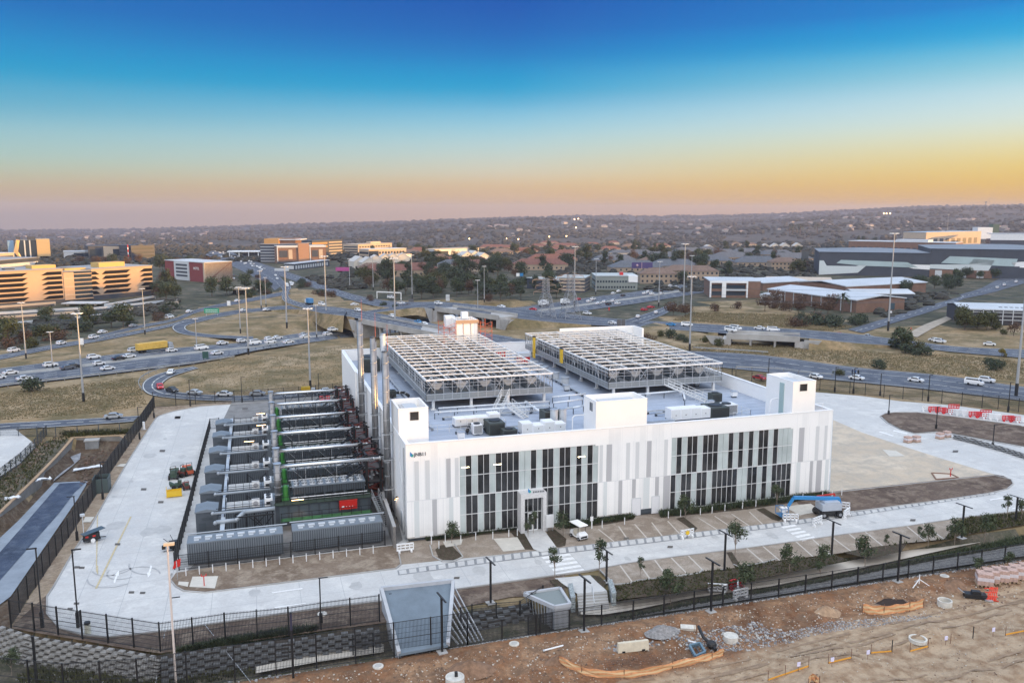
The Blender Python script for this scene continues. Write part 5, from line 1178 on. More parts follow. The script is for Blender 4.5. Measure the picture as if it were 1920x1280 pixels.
# ---------------------------------------------------------------- gatehouse roofs and steps
RG=mat('slate_blue_roof',(.135,.175,.215),.6,var=.12,vs=.7); RGW=mat('pale_edge_concrete',(.42,.44,.47),.7,var=.08,vs=1)
t=thing('gatehouse_roof','big slanting blue grey roof slab with white edges by the street fence','canopy',tuple(G(748,1225,-.9)))
A,B,C,D=G(715,1105,2.2),G(850,1090,2.2),G(840,1208,-.5),G(748,1225,-.5)
b=MB(); z=Vector((0,0,.25)); b.add([A,B,C,D,A-z,B-z,C-z,D-z],[(0,3,2,1),(4,5,6,7),(0,1,5,4),(1,2,6,5),(2,3,7,6),(3,0,4,7)]); b.f=[tuple(f) for f in b.f]; build(b,'roof_slab',RG,t)
for p,q in ((A,B),(B,C),(D,A)): b=MB(); b.beam(p+Vector((0,0,.05)),q+Vector((0,0,.05)),.35,.5); build(b,'edge_beam',RGW,t)
b=MB(); a0=Vector((A.x,A.y,-1.9)); d0=Vector((D.x,D.y,-1.9)); b.add([A-z,D-z,d0,a0,A-z+Vector((.2,0,0)),D-z+Vector((.2,0,0)),d0+Vector((.2,0,0)),a0+Vector((.2,0,0))],[(0,3,2,1),(4,5,6,7),(0,1,5,4),(3,7,6,2)]); build(b,'side_wall',RGW,t)
b=MB()
e0,e1=G(862,1206,-1.2),G(905,1200,-1.2)
for k in range(7):
    s=B.lerp(C,.05+k*.13); q=G(lerp(856,906,1-k/6.5),lerp(1208,1200,1-k/6.5),-1.15); b.beam(s,q,.09,.16)
build(b,'slat',mat('slat_steel',(.40,.42,.45),.5),t)
b=MB(); b.cb((B.x-.6,B.y-.4,-1.4),(.3,.3,3.4)); b.cb((A.x+.8,A.y-.6,-1.8),(.3,.3,3.8)); build(b,'column',DKG,t)
t=thing('gatehouse_canopy','small triangular grey roof with white rim beside the steps','canopy',tuple(G(1040,1175,-1.2)))
A,B,C,D=G(983,1113,1.1),G(1050,1103,1.1),G(1069,1133,1.1),G(1040,1138,1.1)
b=MB(); b.add([A,D,C,B,A-z,D-z,C-z,B-z],[(0,1,2,3),(7,6,5,4),(0,4,5,1),(1,5,6,2),(2,6,7,3),(3,7,4,0)]); build(b,'roof_slab',mat('canopy_green_grey',(.20,.23,.23),.7),t)
for p,q in ((A,B),(B,C),(C,D),(D,A)): b=MB(); b.beam(p,q,.28,.4); build(b,'edge_beam',RGW,t)
b=MB(); b.prism([(D.x,D.y),(C.x,C.y),(C.x-.4,C.y+1.4),(D.x-.4,D.y+1.4)],-1.3,.85); build(b,'corner_wall',RGW,t)
b=MB()
for k in range(9): s=A.lerp(D,.06+k*.1); q=Vector((lerp(A.x+.6,D.x-.1,k/9),lerp(A.y+.6,D.y,k/9)-.1,-1.3)); b.beam(s-Vector((0,0,.2)),q,.06,.1)
build(b,'slat',MATS['slat_steel'],t)
# steps
t=thing('entrance_steps','broad pale steps leading down to the walkway','steps',(16,-20,0))
a,c=G(1082,1113,0),G(1138,1108,0); b=MB(); fw_=Vector((-.28,-.96,0)).normalized()
e,f=G(1040,1084,0),G(1108,1078,0)
lp=MB(); lp.poly([(a.x,a.y),(c.x,c.y),(f.x,f.y),(e.x,e.y)],.05); lp.add([(a.x,a.y,-1),(c.x,c.y,-1),(c.x,c.y,.05),(a.x,a.y,.05)],[(0,1,2,3)]); build(lp,'landing',CONCM,t)
for k in range(6):
    b=MB(); o=fw_*(k*.36); o2=fw_*((k+1)*.36); z1=-.02-k*.17
    b.prism([((a+o2).x,(a+o2).y),((c+o2).x,(c+o2).y),((c+o).x,(c+o).y),((a+o).x,(a+o).y)],-1.25,z1); build(b,'step',CONC,t)
b=MB()
m_=a.lerp(c,.5); b.beam(m_+Vector((0,0,1)),m_+fw_*2.1+Vector((0,0,-.1)),.06); b.beam(m_,m_+Vector((0,0,1)),.06); b.beam(m_+fw_*2.1+Vector((0,0,-1)),m_+fw_*2.1+Vector((0,0,-.1)),.06); build(b,'handrail',STEEL,t)
for q0,nm_ in ((c,'gabion wall right of the entrance steps'),(a,'gabion wall left of the entrance steps')):
    s=1 if q0 is c else -1; dx=Vector((s*.35,0,0)); t=thing('gabion_wall',nm_,'gabion',tuple(q0+dx)); b=MB(); P=[q0+dx-fw_*1.8,q0+dx+Vector((s*.5,0,0))-fw_*1.8,q0+dx+Vector((s*.5,0,0))+fw_*1.6,q0+dx+fw_*1.6]
    if s<0: P=P[::-1]
    b.prism([(p.x,p.y) for p in P],-1.2,.45); build(b,'stone_fill',mat('gabion_stone',(.30,.34,.35),.9,var=.5,vs=5,bump=.8,bs=8),t)
    b=MB(); [b.beam((P[i].x,P[i].y,z_),(P[(i+1)%4].x,P[(i+1)%4].y,z_),.03) for i in range(4) for z_ in (-.7,-.2,.3,.46)]; build(b,'wire_cage',STEEL,t)
# ================================================================ lamps and masts
def tlamp(h=5.2,both=True):
    t=thing('street_lamp','lamp','street lamp',(0,0,0)); b=MB(); b.box(-.09,-.09,0,.09,.09,h); build(b,'pole',BLACK,t)
    b=MB(); b.cb((0,0,h),(.16,2.3,.10)); build(b,'lamp_head',BLACK,t)
    b=MB(); b.cb((0,0,0),(.9,.9,.08)); build(b,'concrete_base',CONC,t); return t
tl=proto(tlamp())
for x,y,ty,z,lab in ((1095,1183,1085,-1,'black tee lamp on a concrete pad at the dirt edge near the steps'),(1333,1146,1053,-1,'black tee lamp at the dirt edge right of the steps'),(1683,1090,1003,-1,'black tee lamp at the dirt edge near the white tripod'),(829,1222,1120,-1,'black tee lamp in front of the big slanting roof'),
    (920,1130,1052,0,'black tee lamp by the dark block wall behind the fence'),(1137,1090,1033,0,'black tee lamp beside the gabion wall'),(1358,1070,1000,0,'black tee lamp in the middle of the rear parking row'),(1559,1042,978,0,'black tee lamp at the tip of the mulch bed'),(1803,1008,948,0,'black tee lamp by the right end of the parking bays'),(1904,978,932,0,'rightmost black tee lamp on the far side of the right planting')):
    p=G(x,y,z); h=top(p,ty); tl.put(tuple(p),R(8),lab,(1,1,h/5.2),'black tee lamps')
sl=thing('light_pole','slim','lamp post',(0,0,0)); b=MB(); b.box(-.06,-.06,0,.06,.06,5); build(b,'pole',BLACK,sl); b=MB(); b.cb((.35,0,4.95),(.9,.1,.08)); build(b,'lamp_arm',BLACK,sl); b=MB(); b.cb((0,0,0),(.3,.3,1.0)); build(b,'junction_box',BLACK,sl)
sp_=proto(sl)
for i,(x,y,ty) in enumerate(((326,1203,1120),(602,1166,1083),(145,1012,930),(193,935,866),(262,823,763),(289,783,735),(357,761,712),(454,754,707),(598,745,700),(147,1205-30,1090-60),(80,1175,1027),(1565,735,688),(1650,741,700),(1740,752,703),(1890,772,717),(1666,777,740),(1755,804,762),(1861,838,796),(1372,716,690),(1440,722,672),(1600,738,690))):
    p=G(x,y,0); h=top(p,ty); sp_.put(tuple(p),R(180 if i in(2,10) else 0),['black slim pole at the rounded yard corner','black slim pole behind the low verge fence, before the yard soil','black slim pole beside the solar trailer','black slim pole at the dark open tank','black slim pole by the left fence, two thirds up','black slim pole at the far left yard corner','black slim pole on the far fence, just right of its corner','black slim pole on the far fence above the hooded kiosks','black slim pole on the far fence before the tall grey mast','black slim pole inside the lower left fence','tall black slim pole at the lowest left fence bend','black slim pole right behind the right roof tower','second black slim pole beyond the right tower','black slim pole behind the fence in front of the white sedans','black slim pole near the tall grey mast at right','black pole on the tip of the round soil island','black pole in the middle of the soil island near the barriers','black pole at the block kerb wall of the soil island','short black pole on the fence behind the roof parapet','tall black pole rising behind the right roof tower','black slim pole on the right fence near the walkers'][i],(1,1,h/5),'slim black poles along the fences')
for i,(x,y,ty) in enumerate(((66,1290,1192),(1090,1180,1110))):pass
def mast(h):
    t=thing('high_mast','mast','light mast',(0,0,0)); b=MB(); b.cyl((0,0,0),(0,0,h*.25),.27,.24,n=10); b.cyl((0,0,h*.25),(0,0,h),.22,.11,n=10); build(b,'pole',mat('mast_grey',(.36,.37,.385),.5,.2),t)
    b=MB(); b.cyl((0,0,h*.0),(0,0,h*.10),.29,n=10); build(b,'dark_foot',BLACK,t)
    b=MB(); b.cyl((0,0,h-.25),(0,0,h),.5,n=12); build(b,'head_ring',mat('mast_head',(.62,.58,.55),.5),t)
    for k in range(6): a=k*math.pi/3; b=MB(); b.cb((math.cos(a)*.95,math.sin(a)*.95,h-.15),(.55,.35,.16),rz=a); build(b,'floodlight',WHITE2,t)
    return t
ms=proto(mast(20))
ML=[(157,752,587,'crossing the pale highway median, orange tipped head'),(49,672,567,'left of the office block terraces'),(99,690,622,'small one beside the left slip road'),(272,627,541,'in front of the office block corner'),(466,665,540,'by the near edge of the loop ramp'),(451,625,538,'inside the ramp loop'),(369,652,597,'small one at the left end of the loop'),(582,727,578,'tall grey one on the big grass mound left of the building'),(594,632,572,'behind the grass mound inside the loop'),
    (741,622,484,'tall, standing on the bridge behind the chimneys'),(656,540,485,'behind the pink billboard'),(773,560,478,'in front of the dense dark trees'),(896,600,525,'with a white double head behind the roof tower'),(908,567,499,'thin, left of the power pylons'),(1077,575,462,'very tall, between pylons and low office'),(1117,553,485,'between tall mast and low grey office'),(1235,575,490,'on the highway by the white cars'),(1281,585,457,'very tall dark one by the right embankment'),(1293,658,518,'big grey one right behind the right roof frame'),(1295,560,479,'thin one behind the big grey mast'),(1665,620,437,'tall dark one in front of the warehouses'),(1905,742,500,'big grey one at the right edge of the picture'),(612,600,480,'left of the pale gantry beside the motorway'),(490,580,508,'on the hill above the loop'),(499,575,520,'thin one beside the tall hill mast'),(1775,448,402,'white pole far behind the warehouses'),(700,545,480,'thin far one above the red roofs'),(538,615,500,'dark thin one between loop and bridge')]
for x,y,ty,lab in ML:
    p=G(x,y,0); h=top(p,ty); s=h/20; ms.put(tuple(p),R(20),'light mast '+lab,(max(.7,min(1.25,s)),)*2+(s,),'tall light masts')
p=G(331,1290,-2.6); h=top(p,1022)
t=thing('floodlight_pole','pink orange lit lamp pole standing right in front of the lower left yard corner','lamp post',tuple(p)); b=MB(); b.cyl(p,p+Vector((-.0,0,h)),.11,.08,n=10); build(b,'pole',mat('painted_sunlit_pole',(.70,.60,.54),.5),t); b=MB(); b.cb((p.x+.15,p.y,p.z+h),(.9,.35,.22)); build(b,'floodlight',mat('painted_sunlit_head',(.75,.55,.35),.5),t); b=MB(); b.cb((p.x-.3,p.y,p.z+h-.3),(.3,.3,.3)); build(b,'bracket',BLACK,t)  # pink of the low sun is put into the pole and head colours
p=G(70,1290,-2.6); h=top(p,1192); t=thing('street_lamp','plain black post in front of the honeycomb wall, bottom left','lamp post',tuple(p)); b=MB(); b.box(p.x-.1,p.y-.1,p.z,p.x+.1,p.y+.1,p.z+h); build(b,'pole',BLACK,t); b=MB(); b.cb((p.x,p.y,p.z),(.5,.5,.3)); build(b,'foot',DKG,t)
p=G(550,1270,-1); h=top(p,1148); t=thing('street_lamp','black post with a dark lamp on top before the dark block wall','lamp post',tuple(p)); b=MB(); b.box(p.x-.1,p.y-.1,p.z,p.x+.1,p.y+.1,p.z+h); build(b,'pole',BLACK,t); b=MB(); b.cb((p.x,p.y,p.z+h-1.6),(.2,.4,1.5)); build(b,'lamp_head',mat('navy_head',(.03,.03,.06),.5),t)
# stay wires
t=thing('stay_wire','thin pale stay wires of the pink lit pole','wire',tuple(G(470,1275,-1))); b=MB(); b.beam(G(470,1278,-1),G(383,1172,0)+Vector((0,0,.2)),.04); b.beam(G(290,1290,-2),G(312,1180,0)+Vector((0,0,.5)),.03); build(b,'wire',STEEL,t)
# ---------------------------------------------------------------- bollards and posts
bo=thing('bollard','bollard','bollard',(0,0,0)); b=MB(); b.cyl((0,0,0),(0,0,.95),.055,n=8); build(b,'post',WHITE2,bo); b=MB(); b.ball((0,0,.95),.06,n=6,k=4); build(b,'cap',LG,bo)
bp=proto(bo); BL=[]
for i in range(15): BL.append((lerp(349,700,i/14),lerp(1079,1037,i/14),'front of the battery containers'))
for x,y in ((823,1028),(809,1018),(835,1016),(864,1017),(892,1012),(924,1010),(954,1006),(970,1004),(1129,989),(1171,983),(1110,990),(1253,971),(1276,968),(1313,965),(1335,962),(1359,958),(1417,950),(1505,937),(1542,933),(1560,931),(1578,928),(932+460,954)): BL.append((x,y,'planting along the facade'))
cnt={}
for x,y,wh in BL:
    cnt[wh]=cnt.get(wh,0)+1; bp.put(tuple(G(x,y)),0,f'short white bollard by the {wh}, {od(cnt[wh]-1)} counted from the left',None,'white bollards')
# plastic barriers
def barrier(m,nm):
    t=thing('plastic_barrier',nm,'barrier',(0,0,0)); b=MB()
    b.box(-1,-.06,.25,1,.06,.42); b.box(-1,-.06,.62,1,.06,.76); b.box(-1,-.06,.94,1,.06,1.1)
    for x in (-1,-.55,-.05,.45,.9): b.box(x,-.06,.25,x+.1,.06,1.1)
    build(b,'panel',m,t); 
    for x in (-.8,.6): b=MB(); b.box(x,-.25,0,x+.2,.25,.25); build(b,'foot',m,t)
    return t
bw=proto(barrier(WHITE2,'white')); br=proto(barrier(mat('barrier_red',(.62,.03,.04),.5),'red'))
WB=[(760,1035,0,'at the building corner by the yard wall'),(1288,1008,8,'with yellow sign in the road before the facade'),(1482,978,-20,'left of the boom lift'),(1532,984,20,'below the boom lift'),(1587,969,30,'under the rear wheel of the boom lift'),(1578,955,-40,'behind the boom lift'),(1345,1112,-25,'lying by the lower path among weeds'),(1383,1112,60,'leaning by the rubble behind the fence'),(1388,1122,10,'half buried by the fence rubble')]
for x,y,a,l in WB: bw.put(tuple(G(x,y,-1 if y>1100 else 0)),R(a),'white plastic barrier '+l,1.05,'white plastic barriers')
k=0
for i in range(15):
    x=lerp(1738,1915,i/14); y=lerp(771,793,i/14)
    red=i in (1,2,3,7,8,12,13); k+=1
    (br if red else bw).put(tuple(G(x,y)),R(-22),('red' if red else 'white')+f' plastic barrier in the row beyond the soil island, {od(i)} from its left',1.1,'barriers on the far side of the soil island')
for x,y in ((1788,768),(1848,779)): br.put(tuple(G(x,y)),R(-22),'red plastic barrier standing behind the barrier row, '+('left' if x<1800 else 'right')+' one',1.1)
br.put(tuple(G(1381,1103,-1)),R(10),'red plastic barrier by the lower path behind the fence',1.1); br.put(tuple(G(609,752)),0,'red plastic barrier at the far end of the yard above the fan rows',1.1)
q=MB(); t=thing('warning_sign','yellow round sign hung on the white barrier in the road','sign',tuple(G(1288,1009,.7))); p=G(1288,1008.6,0)+Vector((0,-.12,.78)); q.cyl(p,p+Vector((0,-.04,0)),.27,n=14); build(q,'disc',YEL,t); q=MB(); q.cyl(p+Vector((0,.01,0)),p+Vector((0,.06,.0)),.05,n=6); build(q,'hook',STEEL,t)
# small signs by the facade
for i,(x,y,l) in enumerate(((1109,991,'white post sign right of the golf cart'),(809,1020,'white post sign at the left facade planting'))):
    p=G(x,y); t=thing('post_sign',l,'sign',tuple(p)); b=MB(); b.box(p.x-.04,p.y-.04,0,p.x+.04,p.y+.04,1.4); build(b,'post',WHITE2,t); b=MB(); b.box(p.x-.2,p.y-.07,1.1,p.x+.2,p.y-.04,1.7); build(b,'plate',WHITE2,t)
p=G(1031,995); t=thing('entrance_totem','white upright sign panel beside the entrance','sign',tuple(p)); b=MB(); b.box(p.x-.5,p.y-.08,.5,p.x+.5,p.y+.08,2.2); build(b,'panel',WHITE2,t); b=MB(); b.box(p.x-.4,p.y-.05,0,p.x-.3,p.y+.05,.5); b.box(p.x+.3,p.y-.05,0,p.x+.4,p.y+.05,.5); build(b,'leg',STEEL,t); 
p=G(333,1086); t=thing('traffic_sign','red tilted sign plate behind the pink lit pole','sign',tuple(p)); b=MB(); b.beam(p,p+Vector((0,0,2.2)),.08); build(b,'post',STEEL,t); b=MB(); b.add([p+Vector((-.45,-.1,1.3)),p+Vector((.35,.1,1.5)),p+Vector((.45,.1,2.4)),p+Vector((-.2,-.1,2.2))],[(0,1,2,3)]); b.add([v+Vector((0,.04,0)) for v in list(b.v)],[(3,2,1,0)]); build(b,'plate',RED,t)
p=G(165,1187); t=thing('kerb_bollard','stubby white bollard with dark top at the rounded yard corner','bollard',tuple(p)); b=MB(); b.cyl(p,p+Vector((0,0,1.0)),.3,.28,n=12); build(b,'drum',mat('offwhite_drum',(.62,.62,.52),.6,var=.2,vs=3),t); b=MB(); b.cyl(p+Vector((0,0,1.0)),p+Vector((0,0,1.2)),.29,n=12); build(b,'cap',BLACK,t)
p=G(1167-897,805); t=thing('marker_post','white chunky post on the left verge near the far yard corner','post',tuple(p)); b=MB(); b.cyl(p,p+Vector((0,0,1.5)),.22,n=10); build(b,'shaft',WHITE2,t); b=MB(); b.cb(tuple(p),(.8,.8,.1)); build(b,'pad',CONC,t)
# red T mark on slabs
for x,y,l in ((383,1098,'red valve post on the white slab by the pink lit pole'),(1782,893,'red valve post on the framed sandy slab at right')):
    p=G(x,y); t=thing('valve_post',l,'valve',tuple(p)); b=MB(); b.box(p.x-.05,p.y-.05,0,p.x+.05,p.y+.05,1.1); build(b,'stem',RED,t); b=MB(); b.tube([(p.x-.25,p.y,1.4),(p.x-.25,p.y,1.15),(p.x+.25,p.y,1.15),(p.x+.25,p.y,1.4)],.05,n=6); build(b,'yoke',RED,t)
t=thing('slab_frame','brown timber frame round a pale slab on the sandy lot','frame',tuple(G(1770,890))); b=MB(); P=[G(x,y) for x,y in ((1747,887),(1783,889),(1797,896),(1755,899))]; [b.beam(P[i]+Vector((0,0,.08)),P[(i+1)%4]+Vector((0,0,.08)),.18,.16) for i in range(4)]; build(b,'timber',mat('timber_brown',(.22,.13,.09),.8),t); b=MB(); b.poly([(p.x,p.y) for p in P],.03); build(b,'slab',mat('pale_sand_slab',(.55,.48,.40),.9),t)
# ================================================================ machines on the site
p=G(1085,1008); t=thing('golf_cart','white golf cart with flat white roof parked in the front bays','golf cart',tuple(p)); X,Y=p.x,p.y
M=Matrix.Translation(p)@Matrix.Rotation(R(14),4,'Z')
def mb(): b=MB(); b.M=M; return b
b=mb(); b.box(-.6,-1.15,.28,.6,-.35,.72); b.box(-.55,-.45,.28,.55,1.1,.42); b.box(-.58,.75,.42,.58,1.15,.85); b.add([(-.6,-1.15,.72),(.6,-1.15,.72),(.55,-.55,1.0),(-.55,-.55,1.0),(-.6,-.35,.72),(.6,-.35,.72)],[(0,1,2,3),(3,2,5,4),(0,3,4),(1,5,2)]); build(b,'body',WHITE2,t)
b=mb(); b.box(-.62,-1.1,1.86,.62,1.2,1.95); b.box(-.56,-1.0,1.95,.56,1.1,1.99); build(b,'roof',WHITE,t)
b=mb(); [b.beam((x,y,.6),(x*.96,y*.9,1.88),.05) for x in (-.56,.56) for y in (-.65,1.1)]; build(b,'roof_post',BLACK,t)
b=mb(); b.box(-.5,-.05,.42,.5,.4,.75); b.box(-.5,.36,.75,.5,.46,1.15); build(b,'seat',mat('seat_beige',(.50,.46,.38),.7),t)
b=mb(); b.box(-.5,-1.17,.35,.5,-1.15,.6); build(b,'bumper',BLACK,t)
for x in (-.58,.58):
    for y in (-.8,.8): b=mb(); b.cyl((x-.08,y,.24),(x+.08,y,.24),.24,n=12); wv=build(b,'wheel',TYRE,t); b=mb(); b.cyl((x-.09,y,.24),(x+.09,y,.24),.12,n=8); build(b,'rim',STEEL,wv)
for x in (-.4,.4): b=mb(); b.cyl((x,-1.14,.66),(x,-1.18,.66),.08,n=8); build(b,'headlight',WHITE2,t)
# boom lift
p=G(1555,966); t=thing('boom_lift','blue and grey boom lift with its arm folded flat','boom lift',tuple(p)); M=Matrix.Translation(p)@Matrix.Rotation(R(-8),4,'Z')
b=mb(); b.box(-1.9,-.9,.45,1.3,.9,.95); build(b,'chassis',BLACK,t)
for x in (-1.4,.9):
    for y in (-1.0,1.0): b=mb(); b.cyl((x,y-.2,.48),(x,y+.2,.48),.48,n=16); wv=build(b,'wheel',TYRE,t); b=mb(); b.cyl((x,y-.22,.48),(x,y+.22,.48),.22,n=10); build(b,'rim',mat('rim_grey',(.25,.26,.28),.5),wv)
b=mb(); b.box(-1.6,-.95,1.0,1.2,.95,1.9); b.box(-1.2,-.8,1.9,1.0,.8,2.15); build(b,'turntable_cover',mat('cover_grey',(.42,.46,.52),.4,.1,var=.06,vs=1),t)
b=mb(); b.beam((1.3,.2,2.25),(-5.2,.2,2.75),.42,.42); b.beam((1.5,.2,1.6),(1.2,.2,2.4),.5,.4); build(b,'boom_arm',BLUE,t)
b=mb(); b.beam((-5.2,.2,2.7),(-5.9,.2,1.6),.3,.3); b.beam((-5.9,.2,1.5),(-6.4,.2,.9),.25,.25); build(b,'jib',BLUE,t)
b=mb(); [b.beam(q,w2,.06) for q,w2 in (((-6.3,-.7,.5),(-6.3,1.0,.5)),((-7.3,-.7,.5),(-7.3,1.0,.5)),((-6.3,-.7,1.5),(-6.3,1.0,1.5)),((-7.3,-.7,1.5),(-7.3,1.0,1.5)),((-6.3,-.7,1.5),(-7.3,-.7,1.5)),((-6.3,1.0,1.5),(-7.3,1.0,1.5)),((-6.3,-.7,.5),(-6.3,-.7,1.5)),((-7.3,-.7,.5),(-7.3,-.7,1.5)),((-6.3,1.0,.5),(-6.3,1.0,1.5)),((-7.3,1.0,.5),(-7.3,1.0,1.5)),((-6.3,-.7,1.0),(-7.3,-.7,1.0)))]; b.box(-7.3,-.7,.42,-6.3,1.0,.5); build(b,'basket',mat('basket_blue',(.06,.2,.40),.5),t)
b=mb(); b.box(-7.0,-.3,.9,-6.5,.5,1.5); b.box(-6.6,-.6,1.2,-6.4,-.1,1.7); build(b,'control_box',WHITE2,t)
b=mb(); b.beam((-1.2,1.4,2.3),(1.4,1.4,2.5),.15,.15); b.beam((1.4,1.4,2.5),(1.6,1.4,1.0),.15,.15); build(b,'red_arm',RED,t)
# solar light trailer
p=G(172,1014); t=thing('solar_trailer','black trailer with an upright solar panel lid on the left of the yard','trailer',tuple(p)); M=Matrix.Translation(p)@Matrix.Rotation(R(18),4,'Z')@Matrix.Scale(.82,4)
b=mb(); b.box(-1.1,-.6,.45,1.1,.6,1.35); build(b,'box_body',BLACK,t); b=mb(); b.beam((-1.3,-.6,1.45),(1.8,.4,1.75),1.3,.06); build(b,'solar_panel',mat('panel_dark',(.05,.07,.08),.3),t); b=mb(); b.beam((1.1,0,.45),(2.0,0,.3),.12); b.box(-1.2,-.65,.35,1.2,.65,.45); build(b,'drawbar',BLACK,t)
for y in (-.7,.7): b=mb(); b.cyl((.1,y-.09,.32),(.1,y+.09,.32),.32,n=12); build(b,'wheel',WHITE2,t)
b=mb(); b.box(-.9,-.62,.85,-.5,-.6,1.1); b.box(.1,-.62,.85,.5,-.6,1.1); build(b,'red_label',RED,t); b=mb(); b.beam((-1.0,0,1.3),(-1.0,0,4.2),.09); b.box(-1.3,-.25,4.2,-.7,.25,4.5); build(b,'camera_mast',LG,t)
# small machines and yellow crate in the yard
def tracklump(x,y,lab,c,s=1,a=0):
    global M
    p=G(x,y); t=thing('small_dumper',lab,'dumper',tuple(p)); M=Matrix.Translation(p)@Matrix.Rotation(R(a),4,'Z')@Matrix.Scale(s,4)
    b=mb(); b.box(-.5,-.7,.35,.5,.5,.95); b.add([(-.55,.5,.8),(.55,.5,.8),(.7,1.4,1.3),(-.7,1.4,1.3),(-.5,.5,.35),(.5,.5,.35),(.6,1.2,.5),(-.6,1.2,.5)],[(0,3,2,1),(4,5,6,7),(0,4,7,3),(1,2,6,5),(3,7,6,2),(0,1,5,4)]); build(b,'body',c,t)
    b=mb(); b.box(-.35,-.75,.95,.35,-.1,1.5); build(b,'engine_cover',mat('dark_olive',(.05,.08,.06),.6),t)
    b=mb(); b.beam((-.4,-.2,.9),(-.4,-.2,2.0),.06); b.beam((.4,-.2,.9),(.4,-.2,2.0),.06); b.beam((-.4,-.2,2.0),(.4,-.2,2.0),.06); build(b,'roll_bar',BLACK,t)
    for yy in (-.5,.6):
        for xx in (-.6,.6): b=mb(); b.cyl((xx-.13,yy,.38),(xx+.13,yy,.38),.38,n=12); build(b,'wheel',TYRE,t)
OR=mat('dull_orange',(.50,.11,.05),.6)
tracklump(355,890,'orange dumper, farthest of the little machines in the yard',OR,1.0,20); tracklump(340,893,'dumper with brown skip, in the middle of the little machines',mat('brown_red',(.16,.04,.03),.7),.95,60); tracklump(326,897,'dark green dumper, leftmost of the little machines',mat('dull_green',(.04,.07,.05),.7),1,0)
tracklump(333,915,'dark dumper just behind the yellow crate',MATS['dull_green'],.8,90); tracklump(350,917,'small maroon dumper by the yard fence',MATS['brown_red'],.7,10)
p=G(327,930); t=thing('yellow_crate','bright yellow open crate in the yard','crate',tuple(p)); M=Matrix.Translation(p)@Matrix.Rotation(R(4),4,'Z')
b=mb(); b.box(-1.0,-.5,.1,1.0,-.45,.95); b.box(-1,.45,.1,1,.5,.95); b.box(-1,-.45,.1,-.95,.45,.95); b.box(.95,-.45,.1,1,.45,.95); build(b,'side',YEL,t); b=mb(); b.box(-.95,-.45,.1,.95,.45,.16); build(b,'floor',YEL,t); b=mb(); b.beam((-1,-.5,0),(-1,-.5,1.7),.07); b.beam((1,-.5,0),(1,-.5,1.0),.07); build(b,'post',YEL,t)
p=G(326,1030); t=thing('black_handcart','black hand cart with grey platform leaning at the yard fence','cart',tuple(p)); M=Matrix.Translation(p)@Matrix.Rotation(R(10),4,'Z')
b=mb(); b.box(-.5,-.4,.3,.6,.4,1.1); build(b,'bin',BLACK,t); b=mb(); b.box(-1.3,-.35,.2,-.5,.35,.45); build(b,'platform',LG,t); b=mb(); b.beam((-.5,0,1.0),(-1.1,0,1.6),.06); b.beam((0,.2,1.1),(-.3,.2,1.9),.05); build(b,'handle',BLACK,t); b=mb(); b.cyl((0,-.45,.22),(0,.45,.22),.22,n=10); build(b,'wheel',TYRE,t)
# brick pallets
BRK=mat('brick_pallet',(.46,.32,.27),.9,var=.3,vs=6); WRAP=mat('plastic_wrap',(.60,.56,.58),.4,var=.1,vs=3)
def pallet():
    t=thing('brick_pallet','pallet','pallet',(0,0,0)); b=MB(); b.box(-.55,-.5,.12,.55,.5,1.1); s=build(b,'brick_stack',BRK,t)
    b=MB(); b.box(-.57,-.52,.5,.57,.52,.8); build(b,'wrap',WRAP,s); b=MB(); [b.box(-.6+i*.28,-.52,0,-.45+i*.28,.52,.12) for i in range(5)]; build(b,'pallet_base',mat('pallet_wood',(.33,.24,.15),.8),t); return t
pp=proto(pallet())
for i,(x,y,z) in enumerate(((1845,1095,-1),(1856,1090,-1),(1874,1088,-1),(1890,1087,-1),(1906,1083,-1),(1925,1080,-1),(1702,829,0),(1718,828,0),(1762,822,0),(1775,819,0))):
    w_=['leftmost brick pallet of the wrapped row on the dirt at right','second wrapped brick pallet on the dirt','third wrapped brick pallet on the dirt','fourth wrapped brick pallet on the dirt','fifth wrapped brick pallet, at the right picture edge','last wrapped brick pallet, cut by the picture edge','low rubble pallet left of a taller one on the right road','brick pallet on the right road near the lane dashes','brick pallet left of its twin at the block kerb','brick pallet touching the block kerb of the soil island'][i]
    pp.put(tuple(G(x,y,z)),R(-35 if i<6 else 10),w_,(1.45,1.45,1.3) if i<6 else 1.0,'wrapped brick pallets')
# ================================================================ dirt ground things
def gz(x,y):
    p=G(x,y,-1.0)
    for _ in range(4): p=G(x,y,Hgt(p.x,p.y))
    return p
CR=mat('ring_concrete',(.58,.56,.51),.85,var=.15,vs=2)
def ring(x,y,r,h,lab,lid=False):
    p=gz(x,y); t=thing('concrete_ring',lab,'concrete ring',tuple(p)); b=MB(); n=20
    vs=[];fs=[]
    for rr,zz in ((r,-.1),(r,h),(r*.82,h),(r*.82,.05)):
        for i in range(n): a=2*math.pi*i/n; vs.append((p.x+rr*math.cos(a),p.y+rr*math.sin(a),p.z+zz))
    for j in range(3):
        for i in range(n): fs.append((j*n+i,j*n+(i+1)%n,(j+1)*n+(i+1)%n,(j+1)*n+i))
    b.add(vs,fs); build(b,'ring',CR,t)
    b=MB(); b.cyl((p.x,p.y,p.z),(p.x,p.y,p.z+(h*.97 if lid else .06)),r*.81,n=20); build(b,'lid' if lid else 'bottom',CR if lid else mat('ring_sand',(.42,.36,.28),.9),t); return p,t
p,t=ring(853,1279,.85,.6,'white concrete ring with a black stub at the bottom edge',True); b=MB(); b.box(p.x+.0,p.y-.1,p.z+.55,p.x+.25,p.y+.15,p.z+1.0); build(b,'stub',BLACK,t)
ring(1370,1200,.72,.55,'pale concrete ring right of the fallen dark hose',True); ring(1771,1134,.75,.6,'pale concrete ring right of the striped orange mesh'); ring(1721,1200,.85,.25,'low pale ring in the sandy track',False)
